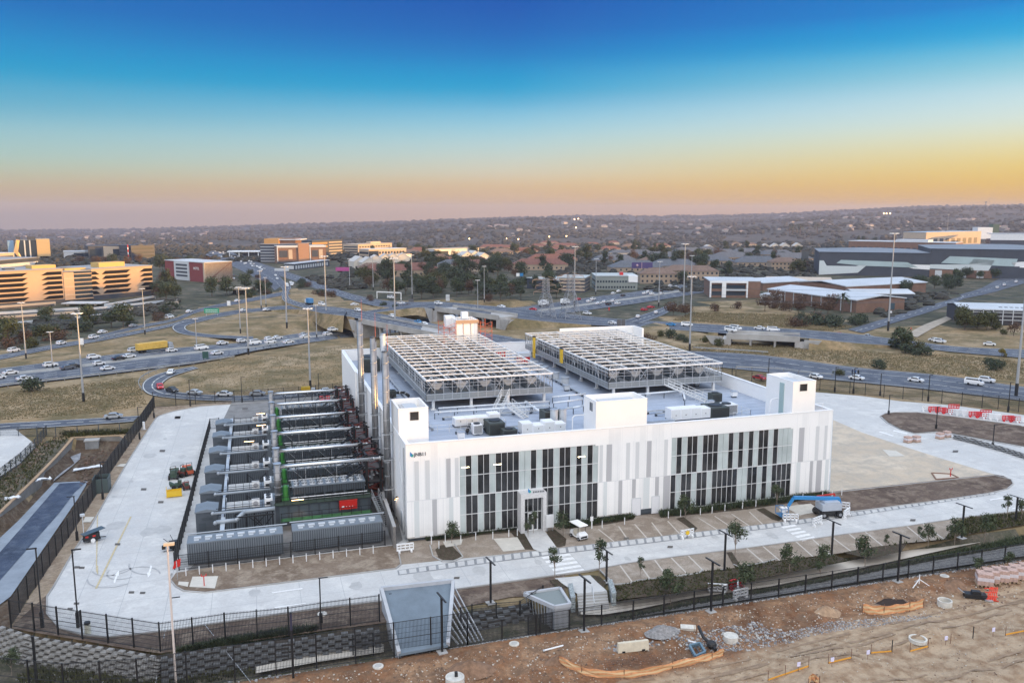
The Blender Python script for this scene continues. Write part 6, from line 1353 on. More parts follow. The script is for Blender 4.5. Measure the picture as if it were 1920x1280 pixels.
for x,y,lab in ((964,1207,'flat white disc cover at the dirt edge, middle'),(709,1249,'flat pale disc cover at the dirt edge, lower left'),(1771,1080,'flat pale disc cover left of the brick pallets'),(604,1151,'flat white disc cover on the verge behind the left fence')):
    p=gz(x,y) if y>1160 or x>1700 else G(x,y,-.05); t=thing('manhole_cover',lab,'manhole',tuple(p)); b=MB(); b.cyl(p-Vector((0,0,.15)),p+Vector((0,0,.1)),.5,n=18); build(b,'slab',CR,t); b=MB(); b.cyl(p+Vector((0,0,.1)),p+Vector((0,0,.13)),.3,n=14); build(b,'cover',mat('cover_grey2',(.45,.44,.42),.8),t)
p=gz(1187,1218); t=thing('concrete_block','long cream concrete block lying on the dirt','block',tuple(p)); M=Matrix.Translation(p)@Matrix.Rotation(R(-5),4,'Z'); b=mb(); b.add([(-1.6,-.3,0),(1.5,-.3,0),(1.5,.3,0),(-1.6,.3,0),(-1.55,-.16,.9),(1.5,-.16,.9),(1.5,.16,.9),(-1.55,.16,.9)],[(0,3,2,1),(4,5,6,7),(0,1,5,4),(1,2,6,5),(2,3,7,6),(3,0,4,7)]); build(b,'body',mat('cream_concrete',(.60,.54,.42),.9,var=.1,vs=2),t); b=mb(); b.box(-1.2,-.34,0,-.9,-.28,.15); b.box(.8,-.34,0,1.1,-.28,.15); build(b,'lifting_slot',BLACK,t)
p=gz(1290,1180); t=thing('concrete_slab','small white slab tilted on the dirt mound','slab',tuple(p)); M=Matrix.Translation(p+Vector((0,0,.1)))@Matrix.Rotation(R(-25),4,'Z')@Matrix.Rotation(R(14),4,'X'); b=mb(); b.box(-.75,-.3,0,.75,.3,.3); build(b,'slab',CR,t); b=mb(); b.box(.55,-.31,.02,.7,.31,.31); build(b,'chipped_end',SAND,t)
for x0,y0,x1,y1,l in ((1018,1221,1056,1211,'white pipe lying at the dirt edge, short one'),(1290,1202,1312,1208,'white thin pipe near the dark hose')):
    a,c=gz(x0,y0),gz(x1,y1); t=thing('plastic_pipe',l,'pipe',tuple(a)); b=MB(); b.cyl(a+Vector((0,0,.1)),c+Vector((0,0,.1)),.08,n=8); build(b,'tube',WHITE2,t); b=MB(); b.cyl(a+Vector((0,0,.1)),a.lerp(c,.08)+Vector((0,0,.1)),.1,n=8); build(b,'socket',LG,t)
# dark hose and blue frame
t=thing('rubber_hose','black corrugated hose pieces dumped beside the orange mesh','hose',tuple(gz(1330,1210))); b=MB(); P=[gz(*q)+Vector((0,0,h)) for q,h in (((1309,1193),1.1),((1318,1204),.6),((1330,1210),.3),((1342,1222),.25))]; b.tube(P,.16,n=8); build(b,'hose',BLACK,t); b=MB(); a=gz(1334,1214); b.ball((a.x,a.y,a.z+.35),.5,n=10,k=6,sz=.8); build(b,'coil',BLACK,t)
t=thing('steel_frame','blue grey open steel frame lying left of the hose','frame',tuple(gz(1310,1220))); b=MB(); P=[gz(x,y)+Vector((0,0,.2)) for x,y in ((1293,1214),(1312,1209),(1322,1226),(1304,1234))]; [b.beam(P[i],P[(i+1)%4],.2,.3) for i in range(4)]; build(b,'frame_bar',mat('blue_grey_steel',(.12,.20,.26),.5),t); b=MB(); b.beam(P[0].lerp(P[1],.5),P[2].lerp(P[3],.5),.08); build(b,'cross_bar',DKG,t)
# orange mesh barriers
OM=mat('orange_mesh',(.58,.27,.12),.7,var=.25,vs=2.5); OMY=mat('mesh_stripe_yellow',(.62,.44,.24),.7)
def omesh(label,pts,h=.9,post=True):
    P=cat([gz(x,y)+Vector((0,0,0)) for x,y in pts],8); t=thing('barrier_mesh',label,'barrier mesh',tuple(P[0])); b=MB(); s=MB(); rnd=random.Random(len(pts))
    R_=5
    off=[[Vector((0,0,h*(r/R_)+ (.06*math.sin(i*.9+r)) )) + Vector((.05*math.sin(i*.7+r*2),.05*math.sin(r*1.3+i*.35),0)) for r in range(R_+1)] for i in range(len(P))]
    for i in range(len(P)-1):
        for r in range(R_):
            a,c,d,e=P[i]+off[i][r],P[i+1]+off[i+1][r],P[i+1]+off[i+1][r+1],P[i]+off[i][r+1]
            k=Vector((0,.02,0)); (s if r in (1,3) else b).add([a,c,d,e,a+k,c+k,d+k,e+k],[(0,1,2,3),(7,6,5,4),(3,2,6,7),(0,4,5,1)])
    build(b,'mesh_band',OM,t); build(s,'stripe',OMY,t)
    b=MB(); [b.beam(P[i]-Vector((0,0,.2)),P[i]+Vector((0,0,h+.15)),.05) for i in range(0,len(P),12)]; b.beam(P[-1],P[-1]+Vector((0,0,h+.2)),.06); build(b,'steel_peg',mat('rust_steel',(.16,.08,.05),.8),t); return t
omesh('sagging orange mesh round the pit in the middle foreground',[(1048,1243),(1075,1256),(1110,1268),(1170,1271),(1230,1262),(1290,1248),(1335,1236),(1357,1228)],.75)
omesh('striped orange mesh at the small dark pit on the right',[(1617,1148),(1640,1152),(1675,1150),(1705,1146),(1731,1138)],1.0)
omesh('orange mesh tip at the bottom edge of the picture',[(1516,1288),(1522,1276),(1536,1284)],.7)
t=thing('pit_hole','dark pit behind the striped orange mesh','pit',tuple(gz(1670,1128)))
p=gz(1672,1132); b=MB(); n=16; vs=[(p.x+(1.7+.25*math.sin(i*2.1))*math.cos(i*2*math.pi/n),p.y+(1.0+.15*math.cos(i*1.7))*math.sin(i*2*math.pi/n),p.z+.14) for i in range(n)]; c_=[(p.x+(v[0]-p.x)*1.5,p.y+(v[1]-p.y)*1.5,p.z-.15) for v in vs]; b.add(vs+c_,[(i,n+i,n+(i+1)%n,(i+1)%n) for i in range(n)]); build(b,'spoil_rim',SOILD,t); b=MB(); b.poly([(v[0],v[1]) for v in vs],p.z+.12); build(b,'pit_floor',mat('pit_dark',(.035,.02,.014),1),t)
t=thing('rebar_mat','rusty rebar mesh lying inside the orange mesh curve','rebar mesh',tuple(gz(1180,1252))); b=MB(); A,B,C=gz(1140,1258),gz(1235,1243),gz(1148,1250)
for i in range(16): q=A.lerp(B,i/15)+Vector((0,0,.15)); b.beam(q,q+Vector((.3,1.6,0)),.03)
for j in range(5): o=Vector((.06*j,.4*j,.16)); b.beam(A+o,B+o,.03)
build(b,'bar_grid',MATS['rust_steel'],t)
# low orange cord fence at bottom right
FP=[(1440,1276),(1472,1265),(1516,1250),(1553,1244),(1596,1234),(1633,1235-10),(1672,1228-6),(1706,1222),(1740,1213),(1782,1205),(1824,1200-4),(1885,1191),(1920,1184),(1970,1174)]
t=thing('cord_fence','low fence of thin rods with orange tape across the sandy ground, bottom right','fence',tuple(gz(*FP[3]))); P=[gz(*q) for q in FP]
for i,p in enumerate(P): b=MB(); b.cyl(p-Vector((0,0,.2)),p+Vector((0,0,1.25 if i in (6,10) else 1.0)),.03 if i not in(6,10) else .05,n=5); build(b,'rod',BLACK if i in (6,10,12) else MATS['rust_steel'],t)
for i in (0,1,3,5,7,11):
    b=MB(); a,c=P[i],P[i+1]; b.beam(a+Vector((0,0,.12)),c+Vector((0,0,.12)),.04,.14); build(b,'orange_tape',mat('tape_orange',(.70,.33,.04),.6),t)
for i,(x,y) in enumerate(((1497,1245),(1560,1236),(1627,1222),(1773,1195),(1862,1179))):
    p=gz(x,y+14)+Vector((0,0,.75)); t=thing('paper_tag',['first','second','third','fourth','fifth'][i]+' little white tag on the rod fence, counted from the left','tag',tuple(p)); b=MB(); b.box(p.x-.17,p.y-.02,p.z-.2,p.x+.17,p.y+.02,p.z+.2); build(b,'card',mat('tag_lilac',(.68,.66,.85),.6),t); b=MB(); b.beam(p+Vector((0,.03,.1)),p+Vector((0,.03,-.9)),.03); build(b,'stick',MATS['rust_steel'],t)
RUT=mat('wheel_rut',(.27,.19,.125),.95,var=.2,vs=1.5); b=MB(); b2=MB()
for ln in ([(1300,1290),(1420,1256),(1560,1222),(1700,1190),(1820,1160),(1960,1128)],[(1160,1292),(1330,1262),(1500,1216),(1660,1180),(1800,1146),(1960,1108)],[(1650,1290),(1800,1258),(1960,1215)]):
    L_=cat([gz(*q) for q in ln],14)
    for off in (-.75,.75):
        q_=None
        for i,(a,c) in enumerate(zip(L_,L_[1:])):
            d=(c-a); d.z=0; d.normalize(); n_=Vector((-d.y,d.x,0)); o_=n_*(off+.12*math.sin(i*.21)); w2=n_*(.15+.05*math.sin(i*1.3))
            e=[Vector((v.x,v.y,Hgt(v.x,v.y)+.045)) for v in (a+o_-w2,a+o_+w2,c+o_+w2,c+o_-w2)]
            if noise.noise(Vector((a.x*.3,a.y*.3,off)))>-.25: b.add(e,[(0,1,2,3)])
build(b,'wheel_ruts',RUT,kind='structure')
def heap(x,y,r,h,lab,m):
    p=gz(x,y); t=thing('soil_heap',lab,'heap',tuple(p)); b=MB(); K=22; vs=[(p.x,p.y,p.z+h)]
    for j in range(1,7):
        for i in range(K):
            a=i*6.2832/K; k=j/6; f=1+.22*noise.noise(Vector((math.cos(a)*2,math.sin(a)*2,x*.1))); zz_=p.z+h*(1-k)**1.1*(1+.35*noise.noise(Vector((i*.9,j*.9,x))))-.25*k
            vs.append((p.x+r*k*f*math.cos(a),p.y+r*.7*k*f*math.sin(a),zz_))
    b.add(vs,[(0,1+i,1+(i+1)%K) for i in range(K)]+[(1+(j-1)*K+i,1+j*K+i,1+j*K+(i+1)%K,1+(j-1)*K+(i+1)%K) for j in range(1,6) for i in range(K)]); build(b,'heap_body',m,t,smooth=True)
heap(1242,1180,1.9,.55,'grey gravel heap beside the long cream block',mat('heap_gravel',(.25,.24,.235),1,var=.35,vs=4,bump=1,bs=9))
heap(1548,1146,1.8,.7,'small tan earth heap left of the striped orange mesh',mat('heap_tan',(.36,.24,.15),1,var=.3,vs=2,bump=1,bs=6))
heap(1050,1236,1.5,.6,'brown earth heap at the left tip of the sagging orange mesh',mat('heap_brown',(.22,.13,.08),1,var=.3,vs=2,bump=1,bs=6)); heap(880,1252,2.4,.8,'low red brown heap near the ring with the stub',MATS['heap_brown']); heap(1790,1095,2.0,.6,'low dark heap left of the brick pallets',MATS['heap_brown'])
# white tripod stand
p=gz(1723,1097); t=thing('tripod_stand','white three legged stand at the dirt edge right of a lamp','tripod',tuple(p))
for a in (200,330,80): b=MB(); b.beam(p+Vector((0,0,.75)),p+Vector((1.2*math.cos(R(a)),.9*math.sin(R(a)),0)),.08); build(b,'leg',WHITE2,t)
b=MB(); b.beam(p+Vector((0,0,.2)),p+Vector((0,0,1.3)),.08); build(b,'column',WHITE2,t)
# red and black machine by the brick pallets
p=gz(1843,1122); t=thing('plate_compactor','red and black machine wreck on the dirt below the brick pallets','machine',tuple(p)); M=Matrix.Translation(p)@Matrix.Rotation(R(-30),4,'Z')
b=mb(); b.box(-1.9,-.4,.1,.3,.5,.55); b.box(-1.2,-.3,.55,-.3,.3,.85); build(b,'dark_chassis',BLACK,t); b=mb(); [b.beam((.2+i*.22,-.5,.1),(.9+i*.16,.6,1.2),.1) for i in range(5)]; [b.beam((.2,-.5+i*.33,.12+i*.3),(1.4,-.5+i*.33,.12+i*.34),.09) for i in range(4)]; b.box(.3,-.4,.0,1.2,.2,.3); build(b,'red_frame',mat('bright_red',(.62,.05,.02),.5,var=.3,vs=5),t); b=mb(); b.beam((-1.9,0,.5),(-2.5,.3,.9),.08); b.box(0,-.8,.05,.8,-.5,.2); build(b,'handle',STEEL,t)
# stuff on the ground: rocks and stones
def rocks(name,poly,n,smin,smax,m,seed,z=None,sq=.6):
    rnd=random.Random(seed); P=[(q.x,q.y) for q in (G(x,y,-1) for x,y in poly)]; x0,x1=min(p[0] for p in P),max(p[0] for p in P); y0,y1=min(p[1] for p in P),max(p[1] for p in P); b=MB(); k=0
    while k<n:
        x,y=rnd.uniform(x0,x1),rnd.uniform(y0,y1)
        if not inpoly(P,x,y): continue
        k+=1; s=smin*(smax/smin)**(rnd.random()**2.2); zz=(Hgt(x,y) if z is None else z)+s*.15
        vs=[(x+rnd.uniform(.6,1)*s*math.cos(a)*c_,y+rnd.uniform(.6,1)*s*math.sin(a)*c_,zz+h_*s*sq) for c_,h_ in ((1,-.3),(.75,.55)) for a in (0.2,1.5,2.8,4.0,5.2)]
        b.add(vs+[(x,y,zz+s*sq*.8)],[(i,(i+1)%5,5+(i+1)%5,5+i) for i in range(5)]+[(5+i,5+(i+1)%5,10) for i in range(5)],rnd.randrange(3))
    o=build(b,name,m,kind='stuff'); return o
RK=[mat('stone_tan',(.42,.32,.24),.95),mat('stone_dark',(.14,.09,.065),.95),mat('stone_pale',(.50,.46,.40),.95)]; RKG=[mat('stone_g1',(.30,.30,.31),.95),mat('stone_g2',(.18,.18,.19),.95),mat('stone_g3',(.42,.41,.39),.95)]
rocks('scattered_stones',[(500,1285),(800,1235),(1060,1195),(1500,1125),(1920,1065),(1920,1120),(1500,1190),(1300,1230),(1100,1275),(950,1300)],5200,.03,.16,RK,1)
rocks('scattered_stones',[(1000,1290),(1500,1200),(1920,1130),(2000,1300)],2600,.02,.10,RK,2)
rocks('grey_rubble',[(1130,1215),(1200,1190),(1300,1185),(1420,1160),(1490,1180),(1500,1195),(1400,1215),(1300,1215),(1260,1195),(1150,1225)],1500,.05,.22,RKG,3)
rocks('grey_gravel_ridge',[(1470,1180),(1560,1160),(1700,1148),(1770,1150),(1700,1160),(1560,1178),(1490,1192)],1500,.04,.14,RKG,4)
rocks('fence_edge_stones',[(480,1275),(711,1234),(922,1203),(1242,1156),(1524,1112),(1915,1053),(1915,1046),(1524,1104),(1242,1149),(922,1195),(711,1226),(480,1266)],2600,.05,.15,RKG,5)
rocks('basin_rubble',[(0,900),(60,840),(100,830),(135,820),(100,850),(60,890),(20,935),(0,950)],500,.1,.4,[SOILD,RK[1],SOIL],6)
rocks('basin_rubble',[(150,850),(215,830),(235,825),(215,850),(190,890),(150,905),(140,880)],500,.1,.4,[SOILD,BASIN_M,RK[1]],7,z=-1.8)
rocks('verge_stones',[(0,1260),(60,1230),(200,1250),(380,1262),(560,1240),(560,1268),(400,1285),(0,1285)],700,.05,.22,RKG,8)
for x,y,z,lab in ((163,878,-1.7,'long white plastic sheet crumpled on the dark basin soil'),(82,900,-.1,'white bag lying by the sandy wall top, upper'),(22,935,-.1,'white bag lying by the sandy wall top, lower')):
    p=G(x,y,z); t=thing('plastic_sheet',lab,'plastic sheet',tuple(p)); b=MB(); n=9; s=1.3 if x<150 else 2.6; rnd=random.Random(x)
    vs=[(p.x+s*(i/(n-1)-.5)*2*.8+ .25*math.sin(i+j),p.y+(.5 if x<150 else .7)*(j/3-.5)*1.6+(i/(n-1)-.5)*(1.6 if x>150 else .4),p.z+.1+rnd.uniform(0,.3)*(1 if x<150 else .5)) for j in range(4) for i in range(n)]
    b.add(vs,[(j*n+i,j*n+i+1,(j+1)*n+i+1,(j+1)*n+i) for j in range(3) for i in range(n-1)]); b.add([Vector(v)-Vector((0,0,.12)) for v in vs],[(j*n+i,(j+1)*n+i,(j+1)*n+i+1,j*n+i+1) for j in range(3) for i in range(n-1)]); build(b,'sheet',mat('plastic_white',(.72,.74,.76),.5),t,smooth=True)
# ================================================================ vehicles
def shape(b,prof,hw,tuck=.0,m=0):
    """prof: (y,z) side outline; extruded over width with tumblehome above the belt"""
    n=len(prof); L_=[(-hw+tuck*max(0,z-.85),y,z) for y,z in prof]; R__=[(hw-tuck*max(0,z-.85),y,z) for y,z in prof]
    b.add(L_+R__,[tuple(range(n-1,-1,-1)),tuple(range(n,2*n))]+[(i,(i+1)%n,n+(i+1)%n,n+i) for i in range(n)],m)
def car(kind,m,parts=True):
    t=thing('car' if kind!='van' else 'minibus','car','car',(0,0,0)); hw=.88
    P={'sedan':[(-2.15,.3),(-2.2,.65),(-2.05,.88),(-1.45,.95),(-.85,1.38),(.45,1.42),(1.2,.98),(2.0,.82),(2.15,.55),(2.12,.3)],
       'hatch':[(-1.85,.3),(-1.9,.75),(-1.8,1.0),(-1.45,1.42),(.35,1.47),(1.05,1.0),(1.75,.85),(1.88,.55),(1.85,.3)],
       'suv':[(-2.2,.35),(-2.25,.9),(-2.1,1.1),(-1.85,1.65),(.4,1.7),(1.05,1.12),(2.1,1.0),(2.2,.6),(2.18,.35)],
       'van':[(-2.5,.35),(-2.55,1.1),(-2.45,1.95),(1.1,2.0),(1.95,1.2),(2.5,1.0),(2.55,.6),(2.5,.35)],
       'bakkie':[(-2.4,.4),(-2.42,1.0),(-.6,1.02),(-.5,1.6),(.5,1.65),(1.15,1.1),(2.2,1.0),(2.35,.6),(2.3,.4)]}[kind]
    b=MB(); shape(b,P,hw,.22); body=build(b,'body',m,t)
    zs=max(z for y,z in P); g=[(y,z) for y,z in P if z>zs-.75 and z>.85]
    b=MB(); zb_=max(.95,zs-.52); xs=hw-.22*(zb_-.85)+.012; xt=hw-.22*(zs-.1-.85)+.012
    y0={'sedan':-1.25,'hatch':-1.55,'suv':-1.9,'van':-2.2,'bakkie':-.5}[kind]; y1={'sedan':.95,'hatch':.8,'suv':.75,'van':1.55,'bakkie':.9}[kind]
    for s in (-1,1):
        q=[(s*xs,y0,zb_),(s*xs,y1,zb_),(s*xt,y1-.45,zs-.1),(s*xt,y0+.3,zs-.1)]; b.add(q,[(0,1,2,3) if s>0 else (3,2,1,0)])
    e={'sedan':((1.22,.99),(.47,1.42)),'hatch':((1.06,1.01),(.38,1.47)),'suv':((1.06,1.13),(.43,1.7)),'van':((1.93,1.24),(1.13,1.99)),'bakkie':((1.16,1.12),(.53,1.65))}[kind]
    r={'sedan':((-1.43,.97),(-.87,1.38)),'hatch':((-1.78,1.04),(-1.47,1.41)),'suv':((-2.09,1.15),(-1.87,1.62)),'van':((-2.55,1.3),(-2.48,1.85)),'bakkie':((-.61,1.08),(-.52,1.55))}[kind]
    for (ya,za),(yc,zc),sg in ((*e,1),(*r,-1)):
        o=.015*sg; b.add([(-.68,ya+o,za+.02),(.68,ya+o,za+.02),(.6,yc+o,zc-.05),(-.6,yc+o,zc-.05)],[(0,1,2,3) if sg<0 else (3,2,1,0)])
    build(b,'window',mat('car_glass',(.015,.02,.028),.12,spec=.6),t)
    for x in (-.82,.82):
        for y in (-1.35 if kind!='hatch' else -1.15,1.35 if kind!='hatch' else 1.15):
            b=MB(); b.cyl((x-.1,y,.32),(x+.1,y,.32),.33,n=10); w_=build(b,'wheel',TYRE,t)
    if parts:
        for x in (-.6,.6): b=MB(); yy=max(p[0] for p in P); b.box(x-.16,yy-.06,.62,x+.16,yy+.02,.76); build(b,'headlight',WHITE2,t)
        for x in (-.62,.62): b=MB(); yy=min(p[0] for p in P); b.box(x-.14,yy-.02,.66,x+.14,yy+.06,.82); build(b,'tail_light',RED,t)
    return t
def cp_(n,c): return mat('car_'+n,c,.25,.1,spec=.6)
CW=cp_('white',(.74,.75,.76)); CS=cp_('silver',(.38,.40,.42)); CK=cp_('black',(.02,.02,.024)); CRD=cp_('red',(.50,.02,.03)); CB=cp_('blue',(.03,.22,.48)); CG=cp_('grey',(.12,.13,.15))
CP={}
def putcar(kind,col,x,y,dirpx,where,z=0):
    key=(kind,col)
    if key not in CP: CP[key]=proto(car(kind,{'white':CW,'silver':CS,'black':CK,'red':CRD,'blue':CB,'grey':CG}[col]))
    p=G(x,y,z); q=G(x+dirpx[0],y+dirpx[1],z); d=q-p; a=math.atan2(d.y,d.x)-math.pi/2
    nm={'sedan':'sedan','hatch':'hatchback','suv':'off roader','van':'minibus','bakkie':'pickup'}[kind]
    CP[key].put((p.x,p.y,z+.13),a,f'{col} {nm} {where}',.8,'vehicles on the roads')
LC=[]   # left highway, near carriageway and far carriageway
for i,(x,y,c,k) in enumerate(((20,702,'white','sedan'),(95,688,'white','suv'),(-2,711,'white','hatch'),(46,713,'white','sedan'),(127,693,'grey','sedan'),(140,690,'black','hatch'),(186,685,'white','hatch'),(202,694,'white','sedan'),(176,673,'white','suv'),(223,675,'black','sedan'),(242,671,'white','sedan'),(252,660,'white','suv'),(322,660,'white','hatch'),(378,656,'white','van'),(407,665,'white','sedan'),(417,646,'white','sedan'),(453,642,'white','hatch'),(478,646,'white','van'),(505,638,'white','hatch'),(520,636,'white','sedan'),(507,644,'white','suv'),(541,644,'white','sedan'),(572,634,'white','sedan'),(614,629,'white','hatch'),(624,621,'white','suv'),(570,650-20,'silver','sedan'))):
    putcar(k,c,x,y,(40,-5),['at the very left edge on the far lanes','on the far lanes by the slim mast','cut by the left picture edge','second from the left on the near lanes','on the median side, left of a black hatchback','touching the grey sedan in front','left of the mast with the orange tip, far lanes','below the median line right of the orange tipped mast','just left of the yellow truck trailer, lower','under the yellow truck, dark one','in front of the dark sedan under the yellow truck','just ahead beneath the yellow truck cab','between yellow truck and dark green sign board','right above the dark green sign board','right of the dark green sign board','left of the mast at the loop edge, far lanes','beside the mast at the loop edge','right of the loop edge mast, biggest there','nearest pair left of the grassy mound mast, front','nearest pair left of the grassy mound mast, rear','behind that pair on the near lane','right before the tall mound mast','right of the tall mound mast','approaching the bridge shadow','on the lane merging under the bridge','tucked behind the mound mast traffic'][i])
for i,(x,y,c,k,w_) in enumerate(((26,660,'white','suv','on the left slip road near the picture edge'),(115,646,'white','hatch','on the left slip road below the bushes'),(176,635,'white','suv','on the left slip road at the sign with white panel'),(192,625,'white','sedan','on the upper slip road below the terrace'),(250,613,'silver','sedan','on the upper road right of the office terraces'),(318,597,'white','van','on the upper road approaching the green sign'),(355,586,'white','sedan','just left of the green road sign'),(445,566,'white','sedan','on the upper road right of the green sign'),(456,584,'white','hatch','on the ramp between the two twin masts'),(499,583,'white','sedan','on the ramp road above the loop'))): putcar(k,c,x,y,(40,-8),w_)
for x,y,c,k,w_,d in ((321,701,'white','sedan','rounding the small lower loop, farthest up',(-10,8)),(300,729,'red','hatch','with red rear on the small lower loop',(8,10)),(323,735,'black','sedan','behind the red one on the small lower loop',(20,5)),(365,740,'silver','sedan','on the lower loop left of two white sedans',(40,3)),(421,743,'white','sedan','below the second fence pole on the lower loop',(40,0)),(483,742,'silver','sedan','on the lower loop left of the exhaust stacks',(40,-1)),(612,737,'white','sedan','on the lower loop between the exhaust pipes',(40,-3)),(213,785,'silver','sedan','alone on the road at lower left',(40,-3))): putcar(k,c,x,y,d,w_)
for x,y,c,k,w_,d,z in ((603,573,'white','van','at the start of the first bridge, beside the blue truck',(30,6),2.6),(671,584,'white','hatch','on the first bridge behind the chimneys',(30,6),3.8),(665,573,'white','sedan','on the slip road above the first bridge',(40,-3),2),(735,595,'white','hatch','on the first bridge by the tall mast',(30,8),3.9),(795,610,'white','sedan','on the first bridge right of the blue pickup',(30,8),3.3),(784,607,'blue','bakkie','on the first bridge',(30,8),3.4),(733,560,'white','van','under the pale gantry',(30,3),.3),(752,570,'white','sedan','below the pale gantry van',(30,1),1),(822,571,'white','suv','at the left end of the second bridge',(30,3),3.5),(940,577,'white','sedan','on the second bridge right of its middle',(30,3),3.2),
  (1000,582,'red','sedan','on the crossing road left of the power pylons, upper',(30,3),0),(975,590,'red','hatch','on the crossing road left of the power pylons, lower',(30,3),0),(1030,598,'white','sedan','on the crossing road below the left pylon',(30,3),0),(1101,590,'white','suv','on the verge road below the tall mast',(30,3),0),(1148,608,'white','hatch','by the grey sign boards on the crossing road',(30,3),0),(1258,611,'blue','sedan','on the crossing road behind the right roof frame',(30,2),0),(1288,612,'white','van','on the crossing road left of the big mast',(30,2),0),(1196,596,'white','hatch','on the short slip road to the crossing',(12,-12),0),(1230,588,'white','hatch','farther up on the short slip road',(12,-12),0),(1208,583,'red','hatch','at the slip road mouth, left one',(30,-3),0),(1220,578,'red','sedan','at the slip road mouth, right one',(30,-3),0),
  (1370,622,'white','van','on the low right bridge',(30,4),3),(1379,619,'white','van','behind the other minibus on the low right bridge',(30,4),3),(1424,618,'white','sedan','right of the minibuses on the low bridge',(30,2),2.5),(1450,622,'white','van','at the right end of the low bridge',(30,2),2),(1573,630,'red','sedan','on the crossing road at right',(30,3),0),(1625,634,'silver','bakkie','on the crossing road right of the red sedan',(30,3),0),(1752,640,'white','sedan','on the crossing road below the dirt track',(30,3),0),(1762,643,'white','suv','overlapping another under the dirt track',(30,3),0),(1855,648,'white','sedan','on the crossing road at far right',(30,2),0),
  (1424,712,'red','sedan','behind the parapet between the fence poles',(40,8),0),(1530,710,'white','hatch','directly behind the right roof tower',(40,7),0),(1606,712,'white','sedan','on the back road below the walkers',(40,5),0),(1717,716,'white','sedan','on the back road right of the walkers',(40,5),0),(1826,722,'white','van','on the back road, large and close at right',(40,5),0),(1850,717,'white','suv','half hidden behind the big minibus at right',(40,5),0)): putcar(k,c,x,y,d,w_,z)
mid=sorted([(1104,567),(1112,563),(1122,571),(1134,568),(1150,552),(1160,548),(1168,556),(1209,552),(1215,549),(1222,553),(1239,547),(1240,552),(1257,537),(1268,540),(1084,563),(1150,566),(1158,571),(1253,541),(1216,540),(1141,572),(1310,533),(1340,525)])
for i,(x,y) in enumerate(mid): putcar(['sedan','hatch','suv'][i%3],'white' if i%5 else ('red' if i==0 else 'black'),x,y,(20,-4),f'on the highway before the low grey office, {od(i)} from the left')
rnd=random.Random(12); jam=[]
for i in range(46):
    u=rnd.random(); x=lerp(405,545,u)+rnd.uniform(-14,14); y=interp([(400,474),(440,486),(490,506),(520,522),(545,538)],x)+rnd.uniform(-7,4)
    jam.append((x,y,['hatch','sedan'][i%2],'white' if i%4 else 'silver'))
cn={}
for x,y,k,c in sorted(jam): cn[k,c]=cn.get((k,c),0)+1; putcar(k,c,x,y,(20,14),f'in the upper left motorway traffic, {od(cn[k,c]-1)} such from the left')
for x,y,w_ in ((1870,541,'on the upper right road, left one'),(1905,530,'on the upper right road by the mast'),(1883,536,'on the upper right road behind a parked van')): putcar('suv','white',x,y,(12,-10),w_)
for i in range(16): putcar('hatch',['silver','white','grey'][i%3],lerp(395,465,(i%8)/8),512+6*(i//8)+(i%8)*1.2,(3,-8),f'parked below the hotel block, {["upper","lower"][i//8]} row, {od(i%8)} from the left')
def truck(lab,x,y,dirp,z,boxm,L0=7.5,name='truck',cabm=None,sc=.8):
    p=G(x,y,z); q=G(x+dirp[0],y+dirp[1],z); d=(q-p); a=math.atan2(d.y,d.x)-math.pi/2
    t=thing(name,lab,'truck',(p.x,p.y,z+.13)); M0=Matrix.Translation(Vector((p.x,p.y,z+.13)))@Matrix.Rotation(a,4,'Z')
    def m_(): b=MB(); b.M=M0; return b
    b=m_(); b.box(-1.2,-L0,1.1,1.2,0,3.4); build(b,'cargo_box',boxm,t)
    b=m_(); b.box(-1.15,.4,.6,1.15,2.1,2.6); b.box(-1.1,1.9,.6,1.1,2.4,1.6); build(b,'cab',cabm or CW,t)
    b=m_(); b.box(-1.0,2.1,1.65,1.0,2.13,2.4); build(b,'windscreen',GLASS,t)
    b=m_(); b.box(-1.0,-L0,.7,1.0,.5,1.1); build(b,'chassis',BLACK,t)
    for yy in (1.3,-L0+1.2,-L0+2.5):
        b=m_(); b.cyl((-1.15,yy,.5),(1.15,yy,.5),.5,n=10); build(b,'wheel',TYRE,t)
    t.scale=(sc,)*3; return t
truck('yellow container truck on the left highway',312,656,(40,-5),0,mat('container_yellow',(.62,.40,.08),.6,var=.1,vs=1),11,'container_truck',CS)
truck('blue truck starting over the first bridge',578,571,(-30,-8),2.2,mat('truck_blue',(.06,.22,.45),.5),5)
truck('white box truck beside the pylon on the verge',1022,574,(30,-6),0,WHITE2,6); truck('yellow lorry on the lower loop seen between the exhaust pipes',582,739,(40,-2),0,YEL,4,sc=.5)
truck('white lorry right of the first pylon',1062,571,(30,-6),0,WHITE2,5)
